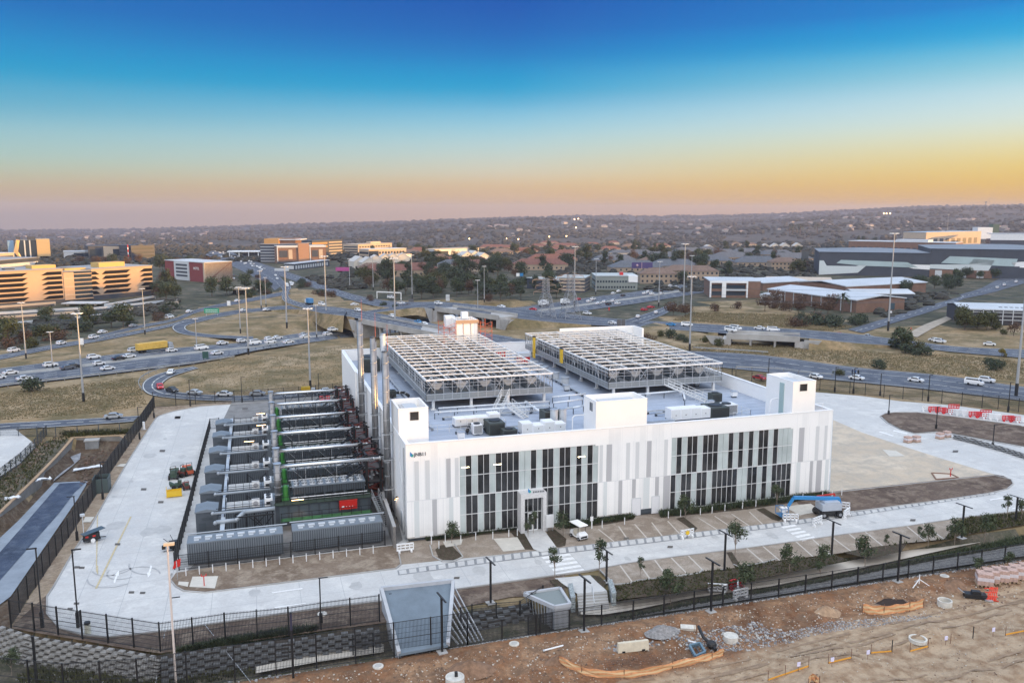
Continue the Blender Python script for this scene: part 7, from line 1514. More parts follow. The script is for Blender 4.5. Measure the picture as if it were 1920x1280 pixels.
# pedestrians
def person(x,y,lab,top_,leg,z=0,a=0):
    p=G(x,y,z); t=thing('person',lab,'person',tuple(p)); me=bpy.data.meshes.new('body'); o=bpy.data.objects.new('body',me); COL.objects.link(o)
    V=[(0,0,.95),(0,0,1.2),(0,0,1.42),(0,0,1.55),(0,.02,1.68),(.18,0,1.4),(.26,.02,1.12),(.27,.12,.88),(-.18,0,1.4),(-.26,-.02,1.12),(-.25,.1,.88),(.1,0,.9),(.11,.06,.5),(.11,-.02,.06),(.11,.14,.04),(-.1,0,.9),(-.11,-.08,.5),(-.11,-.2,.08),(-.11,-.06,.04)]
    E_=[(0,1),(1,2),(2,3),(3,4),(2,5),(5,6),(6,7),(2,8),(8,9),(9,10),(0,11),(11,12),(12,13),(13,14),(0,15),(15,16),(16,17),(17,18)]
    rr=[.15,.14,.15,.06,.11,.07,.05,.04,.07,.05,.04,.09,.065,.05,.04,.09,.065,.05,.04]
    me.from_pydata(V,E_,[]); sk=o.modifiers.new('s','SKIN'); 
    for v,r in zip(me.skin_vertices[0].data if me.skin_vertices else [],rr): v.radius=(r,r)
    if not me.skin_vertices:
        bm=bmesh.new(); bm.from_mesh(me); ly=bm.verts.layers.skin.verify(); bm.verts.ensure_lookup_table()
        for i,v in enumerate(bm.verts): v[ly].radius=(rr[i],rr[i]); v[ly].use_root=(i==0)
        bm.to_mesh(me); bm.free()
    o.modifiers.new('u','SUBSURF').levels=1
    dg=bpy.context.evaluated_depsgraph_get(); m2=bpy.data.meshes.new_from_object(o.evaluated_get(dg)); o.modifiers.clear(); o.data=m2
    m2.materials.clear(); 
    for m in (top_,leg,mat('skin_brown',(.12,.06,.035),.6),mat('hair_black',(.01,.01,.01),.8)): m2.materials.append(m)
    for f in m2.polygons:
        c=f.center.z; f.material_index=0 if .93<c<1.5 else (1 if c<=.93 and abs(f.center.x)<.2 else (2 if c<1.72 else 3)); f.use_smooth=True
    o.parent=t; t.rotation_euler=(0,0,R(a)); return t
NV=mat('cloth_navy',(.02,.03,.06),.9); DKC=mat('cloth_dark',(.02,.02,.02),.9)
person(1598,704,'walker in navy on the back road verge, left of three',NV,DKC,a=80); person(1603,704.5,'walker in blue top on the back road verge, middle of three',mat('cloth_blue',(.03,.10,.28),.9),DKC,a=100); person(1609,705,'walker in dark clothes on the back road verge, right of three',DKC,DKC,a=95)
person(1708,622,'walker in red top on the dirt track at right',mat('cloth_red',(.5,.05,.03),.9),DKC,a=20)
# ================================================================ signs, gantries, billboards, pylons
def board(lab,xl,xr,yb,yt,foot,m,z=0,nm='road_sign',posts=2,cat_='road sign',back=DKG,thick=.2):
    p,q=G(xl,foot,z),G(xr,foot,z); h1=top(p,yt); h0=top(p,yb); t=thing(nm,lab,cat_,tuple(p)); d=(q-p).normalized(); n=Vector((-d.y,d.x,0))
    b=MB(); b.add([p+Vector((0,0,h0)),q+Vector((0,0,h0)),q+Vector((0,0,h1)),p+Vector((0,0,h1)),p+n*thick+Vector((0,0,h0)),q+n*thick+Vector((0,0,h0)),q+n*thick+Vector((0,0,h1)),p+n*thick+Vector((0,0,h1))],[(0,1,2,3),(7,6,5,4),(0,4,5,1),(1,5,6,2),(2,6,7,3),(3,7,4,0)]); o=build(b,'panel',m,t)
    for i in range(posts):
        r=p.lerp(q,(.12+.76*i/(posts-1)) if posts>1 else .5)+n*(thick+.1); b=MB(); b.beam(r,r+Vector((0,0,h1)),.18); build(b,'post',back,t)
    return t,p,q,h0,h1,d
GRN=mat('sign_green',(.03,.30,.16),.5)
t,p,q,h0,h1,d=board('green road sign with white lettering over the upper left road',383,411,587,578,592,GRN,back=STEEL)
b=MB()
for r in range(2):
    for k in range(7): a=p.lerp(q,.1+k*.12)+Vector((0,0,h0+(h1-h0)*(.3+.35*r)))-Vector((-d.y,d.x,0))*.03; b.beam(a,a+d*.55,.03,.22)
build(b,'lettering',WHITE2,t)
board('dark green sign board on the near edge of the left highway',380,391,672,659,676,mat('sign_dark',(.02,.07,.06),.6)); board('white panel sign with orange top behind the orange tipped mast',148,157,646,634,650,WHITE2); board('white square sign on the slope above the green sign',426,432,573,564,575,WHITE2)
board('pink billboard on a single leg before the pale houses',630,656,508,501,523,mat('billboard_pink',(.40,.07,.25),.6),nm='billboard',posts=1,cat_='billboard'); 
t,p,q,h0,h1,d=board('dark purple double billboard above the low grey office',1184,1223,503,492,520,mat('billboard_purple',(.07,.05,.16),.6),nm='billboard',cat_='billboard')
b=MB(); a=p.lerp(q,.48)+Vector((0,0,h0)); b.beam(a+Vector((0,-.1,0)),a+Vector((0,-.1,h1-h0)),.3); b.ball(tuple(p.lerp(q,.26)+Vector((0,-.1,(h0+h1)/2))),.8,n=8,k=5); build(b,'poster_motif',mat('poster_warm',(.45,.30,.35),.6),t)
board('white and blue billboard behind the left pylon, white half',968,974,518,512,534,WHITE2,nm='billboard',posts=1,cat_='billboard'); board('blue half of the billboard behind the left pylon',975,981,518,512,534,BLUE,nm='billboard',posts=1,cat_='billboard')
board('long grey and white billboard left of the brown office foot',515,542,508,503,512,LG,nm='billboard',cat_='billboard'); board('grey sign boards by the crossing road, left of two',1157,1164,611,599,613,mat('sign_back_grey',(.10,.10,.11),.6)); board('grey sign boards by the crossing road, right of two',1165,1172,611,599,613,MATS['sign_back_grey'])
board('dark sign boards left of the second bridge',766,776,571,561,573,MATS['sign_back_grey']); board('small white sign with panel left of the grove',836,843,564,552,568,LG); board('white and grey shop sign tower before the tented roofs',1502,1515,489,471,494,DKG,nm='shop_sign',cat_='shop sign'); board('small white road sign at the diagonal road foot',1667,1672,588,583,592,WHITE2,posts=1)
board('dark blue traffic board by the diagonal road',1668,1677,580,568,583,mat('board_navy',(.04,.08,.11),.6)); board('white warning board on the verge before the junction',1141,1143,582,576,583,RED,posts=1)
t=thing('sign_gantry','pale square gantry frame over the slip road','gantry',tuple(G(707,560))); p,q=G(707,560,0),G(752,562,0); h=top(p,547); b=MB(); b.beam(p,p+Vector((0,0,h)),.4); b.beam(q,q+Vector((0,0,h)),.4); build(b,'leg',STEELM,t); b=MB(); b.beam(p+Vector((0,0,h)),q+Vector((0,0,h)),.5); build(b,'cross_beam',STEELM,t)
def pylon(lab,x,y,ty):
    p=G(x,y); h=top(p,ty); t=thing('power_pylon',lab,'pylon',tuple(p)); b=MB(); W0=3.2
    lv=[0,.14,.26,.38,.48,.58,.66,.74,.82,.90,1]
    wid=lambda u: W0*(1-u)**1.1*.9+.55 if u<.6 else 1.15-.5*(u-.6)
    cs=((-1,-1),(1,-1),(1,1),(-1,1))
    for u,v in zip(lv,lv[1:]):
        for i,(a,c) in enumerate(cs):
            a2,c2=cs[(i+1)%4]; P0=p+Vector((a*wid(u),c*wid(u),h*u)); P1=p+Vector((a*wid(v),c*wid(v),h*v)); Q0=p+Vector((a2*wid(u),c2*wid(u),h*u)); Q1=p+Vector((a2*wid(v),c2*wid(v),h*v))
            b.beam(P0,P1,.16); b.beam(P0,Q1,.09); b.beam(Q0,P1,.09); b.beam(P1,Q1,.09)
    build(b,'lattice_tower',mat('pylon_grey',(.30,.31,.33),.6,.3),t)
    for u,l in ((.70,4.8),(.84,4.0),(.97,5.2)):
        b=MB()
        for s in (-1,1): e=p+Vector((s*l,0,h*u)); b.beam(p+Vector((s*.8,.5,h*u)),e,.12); b.beam(p+Vector((s*.8,-.5,h*u)),e,.12); b.beam(p+Vector((s*.8,0,h*u+1.2)),e,.12); b.beam(e,e-Vector((0,0,1.1)),.1)
        build(b,'cross_arm',mat('pylon_rust',(.35,.24,.18),.6),t)
    return p,h
a=pylon('lattice power pylon with rusty arms, left of the pair behind the roof',1023,603,522); c=pylon('lattice power pylon with rusty arms, right of the pair behind the roof',1069,602,515)
t=thing('power_line','thin sagging power cables running left from the pylons','cable',tuple(a[0])); 
for u,sx in ((.70,-4.8),(.84,-4),(.97,5.2),(.7,4.8)):
    b=MB(); A=a[0]+Vector((sx,0,a[1]*u-1)); B=A+Vector((-330,40,4)); pts=[A.lerp(B,i/14)-Vector((0,0,9*4*(i/14)*(1-i/14))) for i in range(15)]; b.tube(pts,.045,n=3); C=c[0]+Vector((sx,0,c[1]*u-1)); b.tube([A,C],.045,n=3); D=C+Vector((330,-30,4)); b.tube([C.lerp(D,i/14)-Vector((0,0,9*4*(i/14)*(1-i/14))) for i in range(15)],.045,n=3); build(b,'cable',DKG,t)
# ================================================================ buildings beyond the roads
BRICK=mat('brown_brick',(.20,.12,.088),.9,var=.12,vs=.5); CREAM=mat('cream_render',(.46,.38,.30),.9,var=.06,vs=.2); STONEW=mat('office_stone',(.44,.32,.23),.8,var=.05,vs=.1); GLB=mat('blue_glass',(.03,.045,.065),.1,spec=.7); CHAR=mat('charcoal_cladding',(.045,.055,.075),.6,var=.1,vs=.2)
TILE=mat('terracotta_roof',(.17,.075,.058),.85,var=.2,vs=.6); TILEG=mat('slate_grey_roof',(.10,.11,.13),.8,var=.2,vs=.6); TILEB=mat('brown_tile_roof',(.17,.115,.09),.85,var=.2,vs=.6); WHR=mat('pale_metal_roof',(.50,.53,.565),.5,var=.08,vs=.05); PGREEN=mat('pale_green_cladding',(.36,.46,.48),.6,var=.08,vs=.05)
class Blk:
    """box building whose front face runs between two photo points on the ground"""
    def __init__(s,name,lab,L_,R_,ty,depth,cat_='building',z=0.0,z2=None,gz=None):
        if gz is not None: s.a,s.c=G(*L_,gz),G(*R_,gz)
        else: s.a,s.c=G(*L_,z),G(*R_,z)
        s.z0=s.a.z; s.d=(s.c-s.a); s.d.z=0; s.L=s.d.length; s.d.normalize(); s.n=Vector((-s.d.y,s.d.x,0))
        if s.n.dot(s.a-CAM)<0: s.n=-s.n
        s.D=depth; s.h=top(s.a,ty); s.t=thing(name,lab,cat_,tuple(s.a))
        s.M=Matrix(((s.d.x,s.n.x,0,s.a.x),(s.d.y,s.n.y,0,s.a.y),(0,0,1,s.a.z),(0,0,0,1)))
    def mb(s): b=MB(); b.M=s.M; return b
    def box(s,nm,m,u0,u1,d0,d1,z0,z1,par=None): b=s.mb(); b.box(u0*s.L,d0,z0*s.h,u1*s.L,d1,z1*s.h); return build(b,nm,m,par or s.t)
    def body(s,m,z1=1,nm='wall'): return s.box(nm,m,0,1,0,s.D,-.1,z1)
    def flat(s,m,over=.3,zz=1.0,par=None): b=s.mb(); b.box(-over,-over,zz*s.h,s.L+over,s.D+over,zz*s.h+.35); return build(b,'roof',m,s.t)
    def bands(s,n,m,z0=.12,z1=.95,u0=.03,u1=.97,f=.5,par=None,side=True,cols=0):
        for i in range(n):
            b=s.mb(); a=lerp(z0,z1,i/n)*s.h; c=a+(z1-z0)/n*s.h*f
            if cols:
                for k in range(cols): w_=(u1-u0)/cols; b=s.mb(); b.box((u0+k*w_)*s.L,-.08,a,(u0+k*w_+w_*.62)*s.L,-.01,c); build(b,'window',m,par or s.t)
            else: b.box(u0*s.L,-.08,a,u1*s.L,-.01,c); build(b,'window',m,par or s.t)
            if side:
                b=s.mb(); b.box(-.08,s.D*.05,a,-.01,s.D*.95,c); build(b,'window',m,par or s.t); b=s.mb(); b.box(s.L+.01,s.D*.05,a,s.L+.08,s.D*.95,c); build(b,'window',m,par or s.t)
    def hip(s,m,rise=3,over=.5,gable=False):
        b=s.mb(); L0,D0,h=s.L+over,s.D+over,s.h; i=0 if gable else min(D0,L0)*.45
        if s.L>=s.D: r=[(i-over,s.D/2,h+rise),(L0-i,s.D/2,h+rise)]
        else: r=[(s.L/2,i-over,h+rise),(s.L/2,D0-i,h+rise)]
        v=[(-over,-over,h),(L0,-over,h),(L0,D0,h),(-over,D0,h)]+r
        f=[(0,1,5,4),(2,3,4,5),(1,2,5),(3,0,4)] if s.L>=s.D else [(0,1,4),(1,2,5,4),(2,3,5),(3,0,4,5)]
        b.add(v,f+[(3,2,1,0)]); return build(b,'roof',m,s.t)
# --- big office block on the left: zigzag stone front
def zigzag(b_,cells,floors,zb,zt,m):
    for (u0,u1,s0,s1) in cells:
        for k in range(floors):
            b=b_.mb(); a=lerp(zb,zt,k/floors)*b_.h; c=a+(zt-zb)/floors*b_.h*.66
            b.add([(u0*b_.L,-.15,a),(u1*b_.L,-.15,a),((u1+s1)*b_.L,-.15,c),((u0+s0)*b_.L,-.15,c),(u0*b_.L,.05,a),(u1*b_.L,.05,a),((u1+s1)*b_.L,.05,c),((u0+s0)*b_.L,.05,c)],[(0,1,2,3),(7,6,5,4),(0,4,5,1),(1,5,6,2),(2,6,7,3),(3,7,4,0)]); build(b,'ribbon_window',m,b_.t)
o=Blk('office_block','long stone office block with zigzag dark window bands, catching gold light',(-60,580),(122,566),513,26); o.body(STONEW); o.flat(mat('flat_roof_grey',(.30,.30,.31),.9)); WDK=mat('dark_window',(.010,.012,.016),.6,spec=.05)  # window bands in one even near black with hardly any gloss
zigzag(o,[(.0,.14,.0,.05),(.24,.56,.08,.06),(.76,.985,.07,0)],6,.12,.98,WDK)
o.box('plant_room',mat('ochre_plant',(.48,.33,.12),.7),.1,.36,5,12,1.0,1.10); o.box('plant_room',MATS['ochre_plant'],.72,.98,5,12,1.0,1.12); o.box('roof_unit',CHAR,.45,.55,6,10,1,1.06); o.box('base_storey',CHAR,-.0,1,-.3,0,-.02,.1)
o=Blk('office_block','glazed curved middle part between the two zigzag office wings',(122,566),(175,562),510,22); o.body(GLB); o.flat(MATS['flat_roof_grey']); 
for k in range(7): o.box('floor_band',CREAM if k%2 else STONEW,0,1,-.5,0,.06+k*.14,.09+k*.14)
o.box('gold_fin',STONEW,0.0,.36,-.35,0,.06,.98); o.box('plant_room',MATS['ochre_plant'],.2,.95,4,9,1,1.09)
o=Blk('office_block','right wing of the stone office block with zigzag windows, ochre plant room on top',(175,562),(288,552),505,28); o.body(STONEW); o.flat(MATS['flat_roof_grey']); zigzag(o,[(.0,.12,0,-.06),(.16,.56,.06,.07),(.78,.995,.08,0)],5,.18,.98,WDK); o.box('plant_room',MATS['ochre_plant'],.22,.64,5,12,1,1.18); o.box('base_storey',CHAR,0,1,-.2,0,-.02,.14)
# terraces below
for i,(xl,yl,xr,yr,ty,m,lab) in enumerate(((-60,585,105,572,578,CREAM,'upper pale terrace ledge below the office block, left part'),(-60,596,150,583,589,LG,'long pale terrace edge, second below the office block'),(-60,605,140,590,598,CREAM,'third pale terrace band below the office block'),(-60,622,220,594,613,LG,'lowest pale parking wall below the office block'),(175,583,335,566,577,LG,'pale terrace edge right of the ramp roof'),(208,590,335,571,583,CREAM,'white retaining band right of the entrance ramp'),(200,576,292,560,570,LG,'upper terrace ledge under the right wing'),(150,588,176,586,578,CREAM,'cream gate building of the office car park'))):
    o=Blk('terrace_wall',lab,(xl,yl),(xr,yr),ty,1.2,'terrace'); o.box('wall',m,0,1,0,1.2,0,1); o.box('painted_shade_strip',CHAR,0.02,.98,-.05,0,.05,.4)  # no real recess: the shade of a gap is painted as a dark strip
o=Blk('ramp_roof','grey angled ramp roof in front of the office block','(0)' and (122,572),(195,572),566,7,'ramp'); o.box('slab',LG,0,1,-3,5,.6,.85); o.box('pillar',CREAM,.1,.16,-2,-1,0,.6); o.box('pillar',CREAM,.8,.86,-2,-1,0,.6)
# --- gold lit drum building, dark offices
o=Blk('drum_office','dark rounded glass office with gold lit framed sides on the left skyline',(17,488),(98,486),449,30)
b=o.mb(); L0,h=o.L,o.h
b.add([(L0*.30,-.4,h*.1),(L0*.62,-.4,h*.1),(L0*.70,-.4,h*.5),(L0*.66,-.4,h*.95),(L0*.28,-.4,h*.95),(L0*.22,-.4,h*.4),(L0*.30,20,h*.1),(L0*.62,20,h*.1),(L0*.70,20,h*.5),(L0*.66,20,h*.95),(L0*.28,20,h*.95),(L0*.22,20,h*.4)],[(0,1,2,3,4,5),(11,10,9,8,7,6)]+[(i,6+i,6+(i+1)%6,(i+1)%6) for i in range(6)]); build(b,'glass_front',GLB,o.t)
GOLD=mat('painted_sunlit_panel',(.62,.44,.22),.35,.5)  # gold of the low sun is put into the frame and wing colour
b=o.mb(); b.add([(L0*.12,-1.5,h*.42),(L0*.24,-1.5,h*.08),(L0*.31,-.8,h*.08),(L0*.22,-.8,h*.42),(L0*.28,-.8,h*.95),(L0*.2,-1.5,h*.98),(L0*.12,16,h*.42),(L0*.24,16,h*.08),(L0*.31,16,h*.08),(L0*.22,16,h*.42),(L0*.28,16,h*.95),(L0*.2,16,h*.98)],[(0,1,2,3,4,5),(11,10,9,8,7,6)]+[(i,6+i,6+(i+1)%6,(i+1)%6) for i in range(6)]); build(b,'gold_lit_frame',GOLD,o.t)
o.box('gold_lit_wing',GOLD,.66,.97,-1.0,18,.16,1.0); o.box('blue_wing',mat('sky_blue_panel',(.20,.33,.5),.4),0,.14,2,18,.12,.92); o.box('roof_unit',CHAR,.2,.3,4,10,1,1.12); o.box('roof_unit',CHAR,.46,.64,4,10,.96,1.12); o.box('fin',LG,.37,.40,-.8,-.4,.1,.95); o.box('fin',LG,.49,.52,-.8,-.4,.1,.95)
o=Blk('office_building','low gold lit building left of the drum office',(-50,497),(28,492),478,20); o.body(CREAM); o.bands(2,CHAR); o.flat(LG)
o=Blk('warehouse','flat grey roofed shed behind the left office block',(-40,508),(75,497),492,40,'warehouse'); o.body(CHAR); o.flat(MATS['flat_roof_grey']); o.bands(1,LG)
o=Blk('office_building','small pale building with blue glass, right of the drum office',(120,485),(167,484),472,18); o.body(LG); o.bands(1,GLB,u0=.4,u1=.9,f=.8); o.flat(LG)
o=Blk('office_building','dark brown office left of the red and white mast',(167,486),(240,484),462,22); o.body(CHAR); o.box('painted_lit_wall',CREAM,.38,1.0,-.3,0,.1,.97); o.box('window',GLB,.62,.95,-.4,-.3,.2,.75); o.bands(1,GLB,u1=.33,f=.8); o.flat(CHAR)  # sunlit part of the front is put into a cream slab
o=Blk('office_building','black office cube with two blocks right of the red and white mast',(247,486),(291,484),461,20); o.body(CHAR); o.bands(3,GLB,f=.6); o.box('roof_unit',CHAR,.4,.6,3,8,1,1.1); o.flat(CHAR)
t=thing('striped_mast','red and white striped mast between the two dark offices','mast',tuple(G(241,486))); p=G(241,486); h=top(p,459)
for k in range(6): b=MB(); b.cyl(p+Vector((0,0,h*k/6)),p+Vector((0,0,h*(k+1)/6)),.45,n=8); build(b,'mast_section',RED if k%2 else WHITE2,t)
o=Blk('hotel_block','hotel block, maroon ends and pale striped middle, left of the motorway',(311,522),(386,529),488,18); o.body(mat('maroon_wall',(.20,.045,.05),.8)); o.box('pale_middle',LG,.25,.62,-.5,0,0,1.0); o.bands(5,CHAR,u0=.27,u1=.55,side=False)
for k in range(4): o.box('window',CHAR,.30,.58,-.6,-.5,.2+k*.19,.3+k*.19)
o.box('painted_lit_end',CREAM,.97,1.0,-.6,18,.0,1.02); o.flat(LG)  # cream slab paints the sunlight on the end wall
text('HOTEL',tuple(o.a+o.d*(o.L*.72)+Vector((0,0,o.h*.62))-o.n*.15),2.1,WHITE2,o.t,'sign_lettering',(R(90),0,math.atan2(o.d.y,o.d.x)))
# fuel station like canopies at motorway
o=Blk('canopy_roof','white flat canopy on thin legs at the upper left motorway',(426,482),(486,482),471,18,'canopy'); o.box('roof',WHITE2,0,1,0,18,.85,1.0); [o.box('leg',WHITE2,u,u+.02,1,2,0,.85) for u in (.05,.35,.65,.95)]; o.box('shop',CHAR,.4,1,8,14,0,.6)
o=Blk('petrol_station','small fuel station canopy, cream, left of the loop',(422,552),(465,552),541,9,'petrol station'); o.box('roof',CREAM,0,1,0,9,.75,1.0); [o.box('leg',WHITE2,u,u+.02,2,3,0,.75) for u in (.1,.45,.85)]; o.box('shop',DKG,.2,.8,5,8.5,0,.7)
# --- centre left offices
o=Blk('office_building','tall brown and grey office in steps with dark floors, behind the motorway',(489,492),(563,492),458,34); o.body(CHAR); o.bands(6,LG,f=.22,z0=.05,z1=1.0,u0=0,u1=1,side=True); o.box('upper_block',mat('painted_sunlit_wall',(.42,.24,.09),.8),.08,.45,3,24,.98,1.30); o.box('upper_block_dark',BRICK,.45,.85,6,26,.98,1.30); o.box('fascia',LG,.45,1.0,4,26,1.22,1.27); o.flat(MATS['flat_roof_grey'])  # sunlit block at the upper left has the light in its ochre colour
o=Blk('office_building','brown fronted office with white window frames, in front of the stepped office',(520,494),(612,492),462,16); o.body(BRICK); 
for u0,u1 in ((.0,.42),(.66,1.0)): o.box('white_frame',LG,u0,u1,-.8,0,.92,1.04); o.box('white_frame',LG,u0,u0+.02,-.8,0,.1,.92); o.box('window',CREAM,(u0+u1)/2+.02,(u0+u1)/2+.10,-.3,0,.25,.8); o.box('window',CHAR,u0+.05,(u0+u1)/2,-.25,0,.35,.75)
o.box('tower',mat('tan_wall',(.34,.20,.13),.8),.43,.65,-1,14,0,1.15); o.box('base_storey',CHAR,0,1,-.4,0,-.05,.1); o.flat(LG)
o=Blk('office_building','striped office with gold lit upper floors, right of the brown fronted office',(586,484),(642,480),452,18); o.body(CHAR); o.bands(5,CREAM,f=.35,z0=.15,z1=1.02,u0=.55,u1=1.0); o.bands(2,mat('painted_sunlit_wall',(.42,.24,.09),.8),f=.5,z0=.6,z1=1,u0=0,u1=.5,side=False); o.flat(CHAR)  # gold light on the upper floors is painted as ochre bands
o=Blk('office_building','cream office complex in steps, centre of the skyline, back part',(672,476),(735,472),459,20); o.body(CREAM); o.bands(3,GLB,cols=12,f=.5); o.flat(CREAM); o.box('roof_unit',CREAM,.45,.75,4,10,1,1.25)
o=Blk('office_building','cream office complex in steps, front part',(692,487),(762,484),468,16); o.body(CREAM); o.bands(2,GLB,cols=12,f=.55); o.flat(LG); o.box('side_glass',GLB,.0,.25,-.3,0,.1,.85)
o=Blk('office_building','low lit building right of the cream office complex',(735,492),(772,490),478,10); o.body(LG); o.bands(1,GLB,cols=7); o.flat(CREAM)
o=Blk('office_building','long cream roofed building with dark glass, centre skyline',(815,484),(898,480),468,18); o.body(LG); o.bands(1,GLB,u0=.02,u1=.3,f=.8); o.flat(CREAM)
o=Blk('school_building','long low dark range with a thin roof below the centre offices',(552,506),(618,498),495,8); o.body(CHAR); o.flat(LG); o.bands(1,LG,cols=14,f=.7)
# --- houses: prototypes
def house(w_,d,h,rise,wall,roof,n):
    t=thing('house','house','house',(0,0,0)); b=MB(); b.box(-w_/2,-d/2,-.5,w_/2,d/2,h); build(b,'wall',wall,t)
    b=MB(); o=.5; i=d*.5
    v=[(-w_/2-o,-d/2-o,h),(w_/2+o,-d/2-o,h),(w_/2+o,d/2+o,h),(-w_/2-o,d/2+o,h),(-w_/2+i,0,h+rise),(w_/2-i,0,h+rise)]
    b.add(v,[(0,1,5,4),(2,3,4,5),(1,2,5),(3,0,4),(3,2,1,0)]); build(b,'roof',roof,t)
    for r in range(max(1,int(h/2.8))):
        for k in range(n):
            x=-w_/2+w_*(k+.5)/n; b=MB(); z=.9+r*2.8; b.box(x-.55,-d/2-.05,z,x+.55,-d/2,z+1.2); build(b,'window',GLB,t)
    return t
def gable(w_,d,h,rise,wall,roof,n):
    t=thing('house','house','house',(0,0,0)); b=MB(); b.box(-w_/2,-d/2,-.5,w_/2,d/2,h); b.add([(-w_/2,-d/2,h),(w_/2,-d/2,h),(0,-d/2,h+rise),(-w_/2,d/2,h),(w_/2,d/2,h),(0,d/2,h+rise)],[(0,1,2),(5,4,3)]); build(b,'wall',wall,t)
    b=MB(); o=.4; k=rise/(w_/2)
    for s in (-1,1): 
        a=[(0,-d/2-o,h+rise+.15),(s*(w_/2+o),-d/2-o,h-o*k+.15),(s*(w_/2+o),d/2+o,h-o*k+.15),(0,d/2+o,h+rise+.15)]; b.add(a+[(x,y,z-.18) for x,y,z in a],[(0,1,2,3),(7,6,5,4),(0,4,5,1),(2,6,7,3),(1,5,6,2)] )
    build(b,'roof',roof,t)
    for k in range(n): x=-w_/2+w_*(k+.5)/n; b=MB(); b.box(x-.5,-d/2-.05,.9,x+.5,-d/2,2.1); build(b,'window',GLB,t)
    return t
HW=mat('house_white',(.60,.56,.50),.85); HB=mat('house_beige',(.36,.28,.21),.85)
HP={'rw':proto(house(26,12,4.6,3.6,CREAM,TILE,9)),'rl':proto(house(40,13,4,3.8,HB,TILE,12)),'gw':proto(gable(11,14,5.5,3.6,HW,mat('pale_house_roof',(.48,.47,.46),.8),3)),'gr':proto(house(36,16,3,4.6,HB,TILEG,9)),'br':proto(house(22,12,5.6,3.2,HB,TILEB,8)),'sm':proto(house(18,11,4.5,3,CREAM,TILEB,4)),'sg':proto(house(20,12,4.5,3.2,HW,TILEG,5)),'wt':proto(gable(13,12,4.5,4.2,HW,MATS['pale_house_roof'],2))}
def hgt_at(x,y):
    p=G(x,y,0)
    for _ in range(6): p=G(x,y,Hgt(p.x,p.y)+.1)
    return p
RC={'rw':'cream house with terracotta roof','rl':'long building with terracotta roof','gw':'pale gabled town house','gr':'long low building with dark grey roof','br':'brown tiled beige building','sm':'small house with brown roof','sg':'small house with grey roof','wt':'white gabled pavilion'}
HL=[('gw',690,505,15,'left of the red roof row, first of the estate'),('gw',704,500,10,'left of the red roof row, second of the estate'),('gw',722,497,8,'middle of the pale estate'),('gw',737,496,5,'right of the middle of the pale estate'),('gw',755,495,3,'at the right end of the pale estate'),('gw',672,503,20,'leftmost of the pale estate'),
('rl',735,517,6,'in front of the pale estate, wide'),('rw',783,515,4,'right end of the front red row'),('sm',697,513,10,'at the left foot of the red row'),('wt',872,490,20,'left of the white gable group'),('wt',887,488,20,'middle of the white gable group'),('wt',903,493,20,'right of the white gable group'),('rw',900,508,0,'in the grove centre, orange tinted'),('sg',848,506,10,'dark roofed among the grove trees, left'),('rl',870,500,2,'behind the dark grove roof'),('sm',822,493,5,'left of the white gable group'),
('rw',985,478,4,'white walled on the slope right of the grove'),('rl',1012,505,-3,'long one above the low white banded office'),('rl',1035,494,-3,'second long one above the low white banded office'),('rw',1062,484,-8,'with lit wall right of the very tall mast foot'),('rw',1041,474,0,'upper slope behind the tall mast'),('rw',1010,467,0,'upper slope, centre left'),('rl',1060,465,0,'upper slope, centre'),('rw',1110,463,0,'upper slope, right of centre'),('sm',1090,475,5,'small one between red roofs on the slope'),('br',1180,468,0,'beyond the tree belt, middle'),('rw',1143,473,8,'with white gables on the slope'),('sg',1160,482,-5,'grey roofed on the mid slope, left'),('gr',1195,482,-5,'grey roofed on the mid slope, middle'),('gr',1240,487,-8,'grey roofed on the mid slope, right'),('gr',1150,494,0,'over the low grey office, left'),('gr',1190,508,0,'behind the purple billboard'),('gr',1262,505,-6,'right of the purple billboard'),
('br',1232,530,-6,'of the beige guest house group, left'),('br',1275,523,-6,'of the beige guest house group, middle back'),('br',1310,524,-8,'of the beige guest house group, right'),('gr',1330,495,-8,'in the grey roofed park, near'),('gr',1370,488,-8,'in the grey roofed park, middle'),('gr',1420,498,-8,'in the grey roofed park, right near'),('gr',1352,480,-8,'in the grey roofed park, back left'),('gr',1400,478,-8,'in the grey roofed park, back right'),('sg',1325,473,0,'beside the white tent roof'),('gr',1290,476,0,'beyond the very tall dark mast'),('wt',1434,468,-8,'first of the tented white roofs'),('wt',1452,467,-8,'second of the tented white roofs'),('wt',1470,466,-8,'third of the tented white roofs'),('wt',1494,466,-8,'fourth of the tented white roofs'),('wt',1327,470,0,'white tent peak in the park'),('sm',1218,500,0,'roof right above the purple billboard'),('rw',955,470,0,'on the skyline right of the white gables'),('rl',925,468,0,'dark red one behind the white gables'),('br',940,482,0,'among trees right of the white gables'),('rw',1240,466,0,'orange roof far behind the dark mast'),('gr',1480,490,-8,'grey roofed left of the shop sign tower'),('gr',1455,482,-8,'under the tented white roofs'),('br',1470,505,-8,'brown roofed at the warehouse corner'),('rw',790,478,0,'brown red one right of the cream complex'),('sm',770,482,0,'small one right of the cream complex'),('rl',1030,458,0,'red strip near the hill foot'),('rw',1150,458,0,'red one near the hill foot, right'),('sm',1380,462,0,'tiny one before the hill, left'),('sm',1408,463,0,'tiny one before the hill, right')]
for k,x,y,a,l in HL:
    p=hgt_at(x,y); s=max(.55,min(1.1,(p-CAM).length/520)); HP[k].put((p.x,p.y,p.z),R(a)-YAW*.6,RC[k]+' '+l,None,'houses and low buildings beyond the highway')
